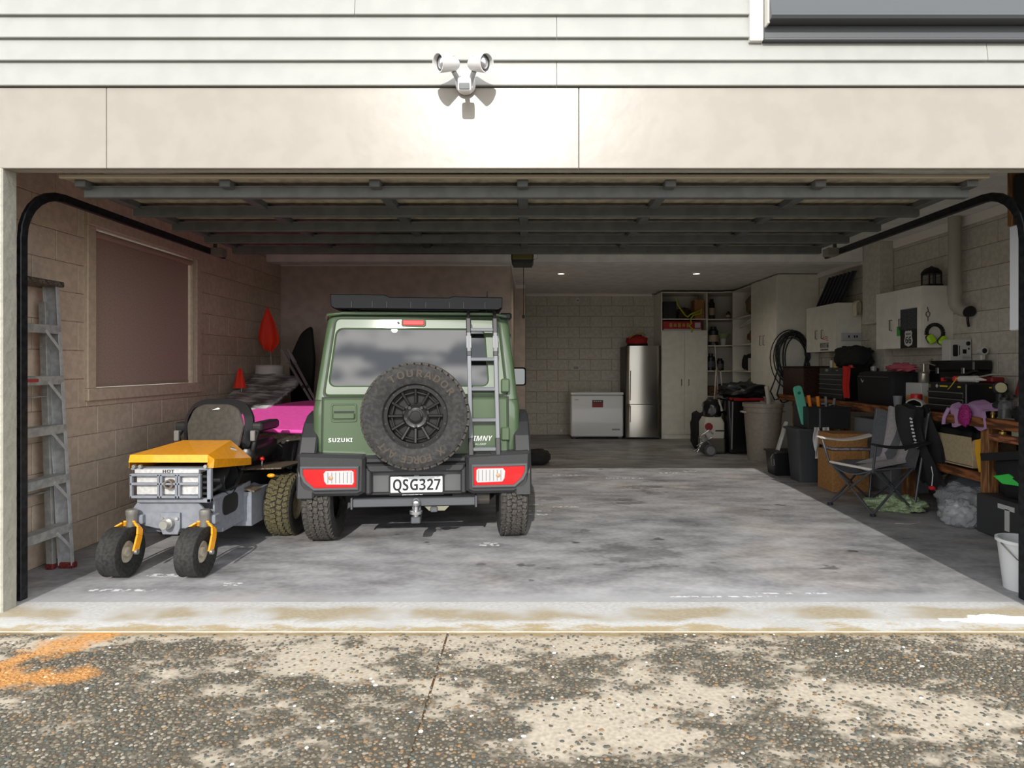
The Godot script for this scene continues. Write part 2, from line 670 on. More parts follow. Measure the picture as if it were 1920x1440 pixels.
func build_ground() -> void:
	cover_noise = FastNoiseLite.new()
	cover_noise.seed = 21
	cover_noise.noise_type = FastNoiseLite.TYPE_SIMPLEX_SMOOTH
	cover_noise.frequency = 0.9
	cover_noise.fractal_octaves = 4
	var fine := FastNoiseLite.new()
	fine.seed = 5
	fine.frequency = 1.0
	fine.fractal_octaves = 3
	# driveway
	var drive := struct_root("driveway", "weathered exposed aggregate concrete driveway in front of the garage", "driveway")
	var w := 1200
	var h := 330
	var im := Image.create(w, h, false, Image.FORMAT_RGB8)
	for j in h:
		var z := -3.05 + 1.65 * (j + 0.5) / h
		for i in w:
			var x := -3.0 + 6.0 * (i + 0.5) / w
			var c := cover(x, z)
			var f := fine.get_noise_2d(x * 42, z * 42)
			var g := fine.get_noise_2d(x * 7 + 40, z * 11)
			var k := clampf(c + f * 0.35 + g * 0.25, 0.0, 1.0)
			var lo := Vector3(0.44, 0.385, 0.305)
			var hi := Vector3(0.085, 0.073, 0.052)
			var col := lo.lerp(hi, smoothstep(0.15, 0.85, k)) * (1.0 + f * 0.35)
			col = col.lerp(Vector3(0.26, 0.185, 0.085), 0.85 * grd(0, z + g * 0.03, 0, -3.03, 1, 0.03))
			var rs := rust(x, z)
			if rs > 0.0:
				col = col.lerp(Vector3(0.60, 0.27, 0.055) * (0.9 + f * 0.5), rs * 0.8)
			im.set_pixel(i, j, Color(col.x, col.y, col.z).linear_to_srgb())
	var dm := image_mat("drive concrete", im, 0.9, 0, 0)
	var far_mat := mt("drive far", 128, 120, 106, 0.95, 0.0, {"mot": 0.45, "s": 0.8, "world": true})
	var ux := Vector2(-3.0, 3.0)
	var uz := Vector2(-3.05, -1.4)
	slab("slab", drive, dm, -3.0, -0.395, -3.045, -1.4, -0.006, ux, uz)
	slab("slab", drive, dm, -0.385, 3.0, -3.045, -1.4, -0.006, ux, uz)
	slab("slab", drive, far_mat, -9.0, -3.0, -3.045, -1.4, -0.006, ux, uz)
	slab("slab", drive, far_mat, 3.0, 9.0, -3.045, -1.4, -0.006, ux, uz)
	slab("slab", drive, far_mat, -9.0, 9.0, -1.4, 14.0, -0.006, ux, uz)
	var joint := S()
	bb(joint, -0.41, -0.37, -0.13, -0.010, -3.045, -1.4, 0.0)
	obj("joint_filler", joint, mt("joint filler", 92, 62, 34, 0.95), drive)
	# pebbles standing out of the cement
	var st := S()
	var top := 5
	st.set_smooth_group(1)
	for i in 3:
		for k in 6:
			var P := []
			for e in [[i, k], [i, k + 1], [i + 1, k + 1], [i + 1, k]]:
				var th: float = PI * 0.5 * e[0] / 3.0 * 1.25
				var ph: float = TAU * e[1] / 6.0
				P.append(V(sin(th) * cos(ph), cos(th), sin(th) * sin(ph)))
			if i > 0:
				for v in [P[0], P[1], P[2]]:
					st.add_vertex(v)
			for v in [P[0], P[2], P[3]]:
				st.add_vertex(v)
	st.generate_normals()
	var pm := MultiMesh.new()
	pm.transform_format = MultiMesh.TRANSFORM_3D
	pm.use_colors = true
	pm.mesh = st.commit()
	var tf := []
	var cols := []
	var g := RandomNumberGenerator.new()
	g.seed = 99
	var step := 0.0145
	var zz := -3.03
	while zz < -1.75:
		zz += step
		var xx := -2.9
		while xx < 2.9:
			var x := xx + g.randf_range(-0.5, 0.5) * step
			var z := zz + g.randf_range(-0.5, 0.5) * step
			xx += step
			var c := cover(x, z)
			if g.randf() > 0.14 + 0.95 * c:
				continue
			var r := g.randf_range(0.0042, 0.0092)
			var b := Basis(Vector3.UP, g.randf() * TAU).scaled(V(r * g.randf_range(0.8, 1.35), r * g.randf_range(0.35, 0.7), r))
			tf.append(Transform3D(b, V(x, -0.0065, z)))
			var t := g.randf()
			var col := Vector3(0.055, 0.052, 0.042).lerp(Vector3(0.19, 0.16, 0.115), g.randf())
			if t < 0.007:
				col = Vector3(0.75, 0.72, 0.66)
			elif t < 0.09:
				col = Vector3(0.22, 0.14, 0.07)
			elif t < 0.25:
				col = Vector3(0.075, 0.085, 0.075)
			elif t < 0.4:
				col = Vector3(0.26, 0.23, 0.18)
			var rs := rust(x, z)
			if rs > 0.15:
				col = col.lerp(Vector3(0.55, 0.25, 0.06), rs * 0.7)
			cols.append(Color(col.x, col.y, col.z))
	pm.instance_count = tf.size()
	for i in tf.size():
		pm.set_instance_transform(i, tf[i])
		pm.set_instance_color(i, cols[i])
	var mi := MultiMeshInstance3D.new()
	mi.name = "pebbles"
	mi.multimesh = pm
	var pmat := StandardMaterial3D.new()
	pmat.vertex_color_use_as_albedo = true
	pmat.roughness = 0.75
	mi.material_override = pmat
	mi.set_meta("kind", "stuff")
	drive.add_child(mi)
	# threshold strip between drive and garage floor
	var tw := 900
	var thh := 70
	var ti := Image.create(tw, thh, false, Image.FORMAT_RGB8)
	for j in thh:
		var v := (j + 0.5) / thh          # 0 at the far side, 1 at the drive
		for i in tw:
			var x := -3.0 + 6.0 * (i + 0.5) / tw
			var n := fine.get_noise_2d(x * 3, v * 3)
			var f := fine.get_noise_2d(x * 30, v * 26)
			var big := cover_noise.get_noise_2d(x * 1.6 + 30, 3.0 + v * 0.8)
			var col := Vector3(0.47, 0.465, 0.45)
			var tan_band := smoothstep(0.12, 0.3, v + n * 0.1) * (1.0 - smoothstep(0.55, 0.72, v + n * 0.12)) * smoothstep(-0.35, 0.25, big + f * 0.3)
			col = col.lerp(Vector3(0.33, 0.27, 0.165), tan_band * 0.85)
			col = col.lerp(Vector3(0.54, 0.54, 0.52), smoothstep(0.55, 0.8, v + n * 0.1) * smoothstep(-0.3, 0.2, big + 0.25 - f * 0.4))
			col = col.lerp(Vector3(0.38, 0.29, 0.15), smoothstep(0.80, 0.97, v + n * 0.3 + f * 0.2) * 0.9)
			if x > 2.1 and absf(v - 0.62) < 0.16 - absf(x - 2.42) * 0.35 + n * 0.1:
				col = Vector3(0.8, 0.82, 0.84)
			col *= 1.0 + f * 0.25
			ti.set_pixel(i, j, Color(col.x, col.y, col.z).linear_to_srgb())
	var thr := struct_root("threshold", "pale worn concrete threshold strip across the garage opening", "threshold")
	slab("strip", thr, image_mat("threshold concrete", ti, 0.9, 0, 0), -3.0, 3.0, -3.42, -3.045, 0.0, ux, Vector2(-3.42, -3.045), 0.15)
	# garage floor
	var N := 1000
	var fi := Image.create(N, N, false, Image.FORMAT_RGB8)
	var spots := []
	for i in 34:
		spots.append([g.randf_range(-1.4, 2.5), g.randf_range(-8.0, -3.6), g.randf_range(0.012, 0.05), g.randf_range(0.3, 0.85)])
	spots += [[0.35, -4.57, 0.05, 0.9], [-0.05, -4.05, 0.035, 0.8], [1.95, -3.98, 0.075, 0.7], [0.98, -5.9, 0.16, 0.55], [1.25, -6.6, 0.2, 0.5], [0.2, -6.1, 0.14, 0.4], [0.75, -4.3, 0.3, 0.3]]
	var marks := [[0.06, -5.8, 0.11, 0.012], [0.06, -5.55, 0.1, 0.01], [0.07, -5.42, 0.1, 0.016], [0.35, -5.72, 0.12, 0.012], [-0.28, -4.52, 0.07, 0.03], [0.45, -7.35, 0.16, 0.02], [1.1, -7.15, 0.22, 0.016], [1.7, -7.5, 0.12, 0.03], [2.0, -7.62, 0.1, 0.02], [-2.25, -3.85, 0.1, 0.02], [-1.75, -3.7, 0.06, 0.015], [-2.35, -3.6, 0.2, 0.012], [1.1, -3.5, 0.3, 0.006], [1.5, -3.55, 0.2, 0.006]]
	for j in N:
		var z := -11.7 + 8.3 * (j + 0.5) / N
		var rs := spots.filter(func(sp): return absf(z - sp[1]) < sp[2] * 3)
		var rm := marks.filter(func(mk): return absf(z - mk[1]) < mk[3] * 1.5)
		for i in N:
			var x := -3.3 + 7.6 * (i + 0.5) / N
			var a := cover_noise.get_noise_2d(x * 0.9 + 60, z * 1.5)
			var b := fine.get_noise_2d(x * 2.2, z * 5.0)
			var c := fine.get_noise_2d(x * 16, z * 24)
			var v := 0.315 + 0.15 * a + 0.13 * b + 0.07 * c
			v = lerpf(v, 0.46, 0.6 * smoothstep(-3.62, -3.45, z))
			for sp in rs:
				var dx: float = x - sp[0]
				var dz: float = z - sp[1]
				if absf(dx) < sp[2] * 3 and absf(dz) < sp[2] * 3:
					v *= 1.0 - sp[3] * smoothstep(1.0, 0.55, sqrt(dx * dx + dz * dz) / sp[2] + b * 0.9 + c * 0.4) * 0.75
			for mk in rm:
				if absf(x - mk[0]) < mk[2] and absf(z - mk[1]) < mk[3] * 1.5 and c + 0.5 * fine.get_noise_2d(x * 40, z * 40) > 0.08:
					v = lerpf(v, 0.85, 0.85)
			v = clampf(v, 0.08, 0.9)
			var wm := smoothstep(0.1, 0.5, cover_noise.get_noise_2d(x * 0.7 + 9, z * 0.8)) * 0.055
			fi.set_pixel(i, j, Color(v * (0.93 + wm), v * 0.93, v * (0.95 - wm)).linear_to_srgb())
	var fl := struct_root("floor", "stained grey concrete garage floor with oil spots", "floor")
	slab("floor_slab", fl, image_mat("floor concrete", fi, 0.55, 0, 0), -3.3, 4.3, -11.7, -3.42, 0.0, Vector2(-3.3, 4.3), Vector2(-11.7, -3.4), 0.15)

# ---------------------------------------------------------------- walls
# blocks of a painted wall as parts; u runs along the wall, holes are Rect2 in (u, y)
func block_wall(parent: Node, o: Vector3, u: Vector3, length: float, height: float, nrm: Vector3, holes: Array, keys: Array) -> void:
	var cache := {}
	var basis := Basis(u, Vector3.UP, nrm)
	var rows := int(ceil(height / 0.2))
	for r in rows:
		var y0 := r * 0.2
		var y1 := minf(y0 + 0.2, height)
		var x := -0.2 if r % 2 else 0.0
		while x < length:
			var pieces := [Rect2(maxf(x, 0.0), y0, minf(x + 0.4, length) - maxf(x, 0.0), y1 - y0)]
			for hole in holes:
				var nxt := []
				for p in pieces:
					if not p.intersects(hole):
						nxt.append(p)
						continue
					if p.position.x < hole.position.x:
						nxt.append(Rect2(p.position.x, p.position.y, hole.position.x - p.position.x, p.size.y))
					if p.end.x > hole.end.x:
						nxt.append(Rect2(hole.end.x, p.position.y, p.end.x - hole.end.x, p.size.y))
					if p.position.y < hole.position.y:
						var l := maxf(p.position.x, hole.position.x)
						var e := minf(p.end.x, hole.end.x)
						nxt.append(Rect2(l, p.position.y, e - l, hole.position.y - p.position.y))
					if p.end.y > hole.end.y:
						var l2 := maxf(p.position.x, hole.position.x)
						var e2 := minf(p.end.x, hole.end.x)
						nxt.append(Rect2(l2, hole.end.y, e2 - l2, p.end.y - hole.end.y))
				pieces = nxt
			for p in pieces:
				if p.size.x < 0.03 or p.size.y < 0.03:
					continue
				var key := "%.3f_%.3f" % [p.size.x, p.size.y]
				if not cache.has(key):
					var s := bx(Vector3.ZERO, V(p.size.x - 0.005, p.size.y - 0.005, 0.02), 0.003)
					s.generate_normals()
					cache[key] = s.commit()
				var b := MeshInstance3D.new()
				b.name = "block"
				b.mesh = cache[key]
				b.material_override = mats[keys[rng.randi() % keys.size()]]
				var cc: Vector2 = p.get_center()
				b.transform = Transform3D(basis, o + u * cc.x + V(0, cc.y, 0) - nrm * 0.01)
				parent.add_child(b, true)
			x += 0.4

func build_walls() -> void:
	var opts := {"mot": 0.07, "bump": 0.10, "s": 2.6, "world": true}
	mt("block a", 206, 188, 168, 0.55, 0, opts)
	mt("block b", 202, 184, 164, 0.55, 0, opts)
	mt("block c", 209, 191, 171, 0.55, 0, opts)
	mt("grey block a", 208, 202, 188, 0.6, 0, opts)
	mt("grey block b", 204, 198, 184, 0.6, 0, opts)
	var mortar := mt("mortar", 160, 146, 130, 0.9, 0, {"mot": 0.2, "s": 3.0, "world": true})
	var plaster := mt("plaster", 204, 188, 176, 0.7, 0, {"mot": 0.06, "bump": 0.1, "s": 1.0, "world": true})
	var white := mt("ceiling white", 238, 236, 230, 0.7, 0, {"mot": 0.05, "s": 0.8, "world": true})
	var trimw := mt("trim white", 236, 231, 222, 0.45)
	# left wall with the window opening
	var L := struct_root("wall_left", "painted concrete block wall on the left of the garage", "wall")
	var wz0 := -5.96
	var wz1 := -4.45
	var s := S()
	bb(s, LEFT - 0.2, LEFT - 0.004, -0.1, 2.8, -12.0, wz0, 0)
	bb(s, LEFT - 0.2, LEFT - 0.004, -0.1, 2.8, wz1, INNER, 0)
	bb(s, LEFT - 0.2, LEFT - 0.004, -0.1, 1.06, wz0, wz1, 0)
	bb(s, LEFT - 0.2, LEFT - 0.004, 2.38, 2.8, wz0, wz1, 0)
	obj("mortar", s, mortar, L)
	block_wall(L, V(LEFT, 0, INNER), V(0, 0, -1), 4.584, 2.75, Vector3.RIGHT, [Rect2(INNER - wz1, 1.06, wz1 - wz0, 1.32)], ["block a", "block b", "block c"])
	# window with frame and roller blind
	var W := struct_root("window_1", "window in the left wall with beige frame and drawn brown roller blind", "window")
	var fm := mt("window frame paint", 200, 184, 162, 0.5, 0, {"mot": 0.06, "s": 3.0})
	var fr := sub("window_frame", W)
	for e in [[wz0, wz1, 2.30, 2.40], [wz0, wz1, 1.04, 1.13]]:
		obj("rail", bb(S(), LEFT - 0.01, LEFT + 0.03, e[2], e[3], e[0] - 0.02, e[1] + 0.02, 0.006), fm, fr)
	for e in [[wz0 - 0.02, wz0 + 0.07], [wz1 - 0.07, wz1 + 0.02]]:
		obj("stile", bb(S(), LEFT - 0.01, LEFT + 0.026, 1.13, 2.30, e[0], e[1], 0.006), fm, fr)
	for e in [[wz0 + 0.05, wz0 + 0.07], [wz1 - 0.07, wz1 - 0.05]]:
		obj("jamb", bb(S(), LEFT - 0.14, LEFT - 0.01, 1.11, 2.32, e[0], e[1], 0.002), fm, fr)
	for e in [[1.10, 1.13], [2.30, 2.33]]:
		obj("sill", bb(S(), LEFT - 0.14, LEFT - 0.01, e[0], e[1], wz0 + 0.05, wz1 - 0.05, 0.002), fm, fr)
	obj("pane", bb(S(), LEFT - 0.135, LEFT - 0.129, 1.1, 2.33, wz0 + 0.05, wz1 - 0.05, 0), mt("clear glass", 200, 210, 208, 0.02, 0, {"alpha": 0.15}), W)
	var bl := sub("roller_blind", W)
	obj("blind_cloth", bb(S(), LEFT - 0.052, LEFT - 0.049, 1.145, 2.27, wz0 + 0.085, wz1 - 0.085, 0.0005), mt("blind cloth", 172, 150, 138, 0.85, 0, {"mot": 0.06, "bump": 0.15, "s": 9.0}), bl)
	obj("roller_tube", cyl(S(), V(LEFT - 0.035, 2.262, wz0 + 0.075), V(LEFT - 0.035, 2.262, wz1 - 0.075), 0.026, 18), mt("blind tube", 168, 146, 132, 0.5), bl)
	obj("bottom_rail", bb(S(), LEFT - 0.058, LEFT - 0.043, 1.135, 1.16, wz0 + 0.085, wz1 - 0.085, 0.004), mt("blind tube"), bl)
	# partition on the left and nib wall, both plastered; back wall of blocks
	var P := struct_root("wall_partition", "smooth plastered partition wall behind the green vehicle", "wall")
	obj("partition_body", bb(S(), LEFT - 0.2, -0.224, -0.1, 2.8, -10.3, MID, 0.004), plaster, P)
	obj("nib_body", bb(S(), -1.0, -0.045, -0.1, 2.8, BACK - 0.1, -10.3, 0.004), plaster, P)
	var B := struct_root("wall_back", "painted concrete block wall at the back behind the freezer", "wall")
	obj("mortar", bb(S(), -1.0, RIGHT + 0.2, -0.1, 2.8, BACK - 0.2, BACK - 0.004, 0), mortar, B)
	block_wall(B, V(-0.045, 0, BACK), Vector3.RIGHT, 4.24, 2.62, Vector3.BACK, [], ["grey block a", "grey block b"])
	var R := struct_root("wall_right", "painted concrete block wall on the right above the workbench", "wall")
	obj("mortar", bb(S(), RIGHT + 0.004, RIGHT + 0.2, -0.1, 2.8, BACK - 0.2, INNER, 0), mortar, R)
	block_wall(R, V(RIGHT, 0, BACK), V(0, 0, 1), BACK * -1 + INNER, 2.7, Vector3.LEFT, [], ["grey block a", "grey block b"])
	obj("pilaster", bb(S(), RIGHT - 0.17, RIGHT - 0.001, 1.78, 2.72, -7.52, -7.16, 0.006), mats["grey block a"], R)
	obj("pilaster_base", bb(S(), RIGHT - 0.1, RIGHT - 0.001, 0.0, 1.78, -7.5, -7.18, 0.004), mats["grey block b"], R)
	# ceilings and the beam between them
	var C := struct_root("ceiling", "white plasterboard garage ceiling with a dropped beam", "ceiling")
	obj("front_ceiling", bb(S(), LEFT - 0.2, RIGHT + 0.2, 2.72, 2.86, -7.6, FRONT - 0.05, 0), white, C)
	obj("rear_ceiling", bb(S(), LEFT - 0.2, RIGHT + 0.2, 2.62, 2.86, BACK - 0.2, -7.6, 0), white, C)
	obj("beam", bb(S(), LEFT + 0.001, RIGHT - 0.172, 2.54, 2.722, -7.72, -7.5, 0.006), white, C)
	var t1 := struct_root("trim_1", "white cornice strips where the walls meet the ceiling", "cornice")
	for e in [[LEFT + 0.002, -0.224, 2.555, 2.62, MID, MID + 0.03], [-0.224, -0.045, 2.555, 2.62, -10.3, -10.27], [-0.045, 2.3, 2.57, 2.62, BACK, BACK + 0.03]]:
		obj("cornice", bb(S(), e[0], e[1], e[2], e[3], e[4], e[5], 0.008), trimw, t1)
	obj("cornice", bb(S(), -0.224, -0.195, 2.555, 2.62, -10.3, MID + 0.03, 0.008), trimw, t1)
	obj("cornice", bb(S(), RIGHT - 0.03, RIGHT, 2.63, 2.722, -7.14, INNER, 0.008), trimw, t1)
	obj("cornice", bb(S(), RIGHT - 0.03, RIGHT, 2.555, 2.62, -9.0, -7.74, 0.008), trimw, t1)
	# two recessed lamps in the rear ceiling
	for e in [[0.477, -9.0, "round recessed ceiling lamp nearer the green vehicle"], [2.43, -9.0, "round recessed ceiling lamp nearer the cupboards"]]:
		var D := thing("downlight", e[2], "ceiling lamp", V(e[0], 2.62, e[1]), 0, "recessed ceiling lamps")
		obj("lamp_ring", lathe(S(), [Vector2(0.062, -0.001), Vector2(0.062, -0.006), Vector2(0.05, -0.010), Vector2(0.05, -0.001)].duplicate(), 24), mt("trim white"), D)
		obj("diffuser", lathe(S(), [Vector2(0.0, -0.004), Vector2(0.05, -0.004)], 24), mt("lamp glow", 255, 250, 238, 0.5, 0, {"emit": 2.5}), D)
		var sp := SpotLight3D.new()
		sp.name = "lamp_light"
		sp.light_energy = 0.45
		sp.light_color = Color(1, 0.95, 0.86)
		sp.light_size = 0.05
		sp.spot_angle = 80
		sp.spot_range = 9
		sp.spot_attenuation = 2
		sp.shadow_enabled = true
		sp.position = V(0, -0.015, 0)
		sp.rotation_degrees.x = -90
		D.add_child(sp)

# ---------------------------------------------------------------- front of the house
func build_facade() -> void:
	var paint := mt("fascia paint", 153, 147, 138, 0.30, 0, {"mot": 0.03, "bump": 0.012, "s": 0.9, "world": true, "spec": 0.5})
	var board := mt("weatherboard paint", 160, 161, 157, 0.30, 0, {"mot": 0.03, "bump": 0.012, "s": 0.9, "world": true, "spec": 0.5})
	var rev := mt("reveal paint", 172, 170, 158, 0.55, 0, {"mot": 0.05, "bump": 0.25, "s": 2.0, "world": true})
	var F := struct_root("wall_front", "cream painted front wall with weatherboards above the garage opening", "wall")
	# piers beside the opening
	obj("pier", bb(S(), -7.0, -2.755, -0.15, 2.34, INNER, FRONT, 0.006), rev, F)
	obj("pier", bb(S(), 2.68, 7.0, -0.15, 2.34, INNER, FRONT, 0.006), rev, F)
	# fascia sheets over the opening
	obj("lintel_core", bb(S(), -7.0, 7.0, 2.335, 5.6, INNER, FRONT - 0.03, 0), rev, F)
	var xs := [-7.0, -2.21, 0.266, 3.4, 7.0]
	for i in 4:
		obj("fascia_sheet", bb(S(), xs[i] + 0.0012, xs[i + 1] - 0.0012, 2.33, 2.752, FRONT - 0.035, FRONT, 0.003), paint, F)
	# weatherboards, each bevelled: thin at the top, thick at its lower edge
	var y := 2.752
	var k := 0
	while y < 5.5:
		var hgt := 0.1195 if k else 0.131
		var cuts := [-7.0, 7.0]
		if k == 0 or k == 2:
			cuts = [-7.0, 0.15, 7.0]
		elif k == 3:
			cuts = [-7.0, -0.905, 7.0]
		elif k % 2:
			cuts = [-7.0, 2.4, 7.0]
		for c in cuts.size() - 1:
			var prof := [Vector2(-0.03, y + 0.006), Vector2(0.014, y + 0.006), Vector2(0.016, y + 0.010), Vector2(-0.004, y + hgt + 0.02), Vector2(-0.03, y + hgt + 0.02)]
			var s := S()
			prism(s, prof, cuts[c + 1] - cuts[c] - 0.002, Transform3D(Basis(V(0, 0, 1), V(0, 1, 0), V(-1, 0, 0)), V((cuts[c] + cuts[c + 1]) / 2, 0, FRONT)), 0.0008)
			obj("weatherboard", s, board, F)
		y += hgt
		k += 1
	# window over the opening, only its lower edge in view
	var W := struct_root("window_2", "upstairs window with grey metal sill hood and white side trim", "window")
	obj("side_trim", bb(S(), 1.154, 1.224, 2.985, 4.5, FRONT - 0.02, FRONT + 0.03, 0.004), mt("window trim white", 232, 230, 224, 0.4), W)
	var gm := mt("grey window metal", 80, 83, 86, 0.42, 0.2)
	var prof := [Vector2(0.0, 3.062), Vector2(0.085, 3.062), Vector2(0.095, 3.075), Vector2(0.085, 3.105), Vector2(0.05, 3.215), Vector2(0.0, 3.24)]
	var hood := S()
	prism(hood, prof, 2.6, Transform3D(Basis(V(0, 0, 1), V(0, 1, 0), V(-1, 0, 0)), V(1.236 + 1.3, 0, FRONT + 0.012)), 0.002)
	obj("sill_hood", hood, gm, W)
	obj("sill_board", bb(S(), 1.226, 3.84, 2.996, 3.064, FRONT - 0.01, FRONT + 0.028, 0.004), mt("grey sill board", 80, 83, 86, 0.5, 0.1), W)
	obj("sill_edge", bb(S(), 1.226, 3.84, 2.984, 2.998, FRONT - 0.01, FRONT + 0.036, 0.003), gm, W)
	obj("end_cap", bb(S(), 1.228, 1.24, 3.05, 3.235, FRONT, FRONT + 0.075, 0.003), mt("end cap pale", 196, 194, 186, 0.5), W)
	for e in [[1.24, 2.52], [2.56, 3.84]]:
		obj("pane", bb(S(), e[0], e[1], 3.2, 4.5, FRONT - 0.005, FRONT + 0.022, 0.001), mt("dark glass", 26, 30, 32, 0.03, 0, {"spec": 0.7}), W)
	for x in [2.54, 3.85]:
		obj("window_stile", bb(S(), x - 0.03, x + 0.03, 3.2, 4.5, FRONT - 0.01, FRONT + 0.035, 0.004), gm, W)
	obj("top_rail", bb(S(), 1.226, 3.88, 4.47, 4.54, FRONT - 0.01, FRONT + 0.035, 0.004), gm, W)
	# twin flood lamp with movement sensor
	var Lm := thing("flood_lamp", "white twin-head security flood lamp with motion sensor on the weatherboards", "outdoor lamp", V(-0.325, 2.76, FRONT + 0.012))
	var wp := mt("lamp plastic", 214, 213, 212, 0.4)
	var wg := mt("lamp plastic grey", 176, 177, 180, 0.45)
	obj("mount", lathe(S(), [Vector2(0.0, 0.0), Vector2(0.052, 0.0), Vector2(0.052, 0.02), Vector2(0.044, 0.032), Vector2(0.0, 0.032)].map(func(v): return v), 24, TR(0, 0, 0, RX(90))), wp, Lm)
	for sgn in [-1, 1]:
		var hd := sub("lamp_head", Lm, V(sgn * 0.078, 0.048, 0.135), RY(sgn * 50) * RX(14))
		obj("shell", lathe(S(), [Vector2(0.0, -0.062), Vector2(0.022, -0.06), Vector2(0.032, -0.045), Vector2(0.046, 0.045), Vector2(0.048, 0.058), Vector2(0.043, 0.058), Vector2(0.040, 0.035), Vector2(0.0, 0.035)], 28, TR(0, 0, 0, RX(90))), wp, hd)
		obj("lens", lathe(S(), [Vector2(0.039, 0.038), Vector2(0.0, 0.042)], 24, TR(0, 0, 0, RX(90))), mt("lamp lens", 70, 70, 72, 0.08, 0.3), hd)
		obj("reflector", lathe(S(), [Vector2(0.026, 0.041), Vector2(0.012, 0.047), Vector2(0.0, 0.048)], 20, TR(0, 0, 0, RX(90))), mt("lamp reflector", 200, 200, 205, 0.15, 0.9), hd)
		obj("fin", bx(V(0, 0.04, -0.012), V(0.02, 0.012, 0.08), 0.004), wp, hd)
		obj("swivel_arm", tube(S(), [V(sgn * 0.02, -0.004, 0.02), V(sgn * 0.034, 0.004, 0.055), V(sgn * 0.052, 0.028, 0.095)], 0.013, 10), wg, Lm)
	obj("sensor_arm", tube(S(), [V(0, -0.02, 0.02), V(0.004, -0.022, 0.07), V(0.008, -0.045, 0.115)], 0.013, 10), wg, Lm)
	var sn := sub("sensor", Lm, V(0.008, -0.058, 0.128), RX(12))
	obj("sensor_case", prism(S(), rrect(-0.033, 0.033, -0.033, 0.033, 0.014), 0.055, TR(0, 0, 0), 0.006), wp, sn)
	obj("sensor_eye", prism(S(), rrect(-0.026, 0.026, -0.025, 0.006, 0.006), 0.012, TR(0, 0, 0.026), 0.003), mt("sensor eye", 120, 124, 126, 0.3), sn)

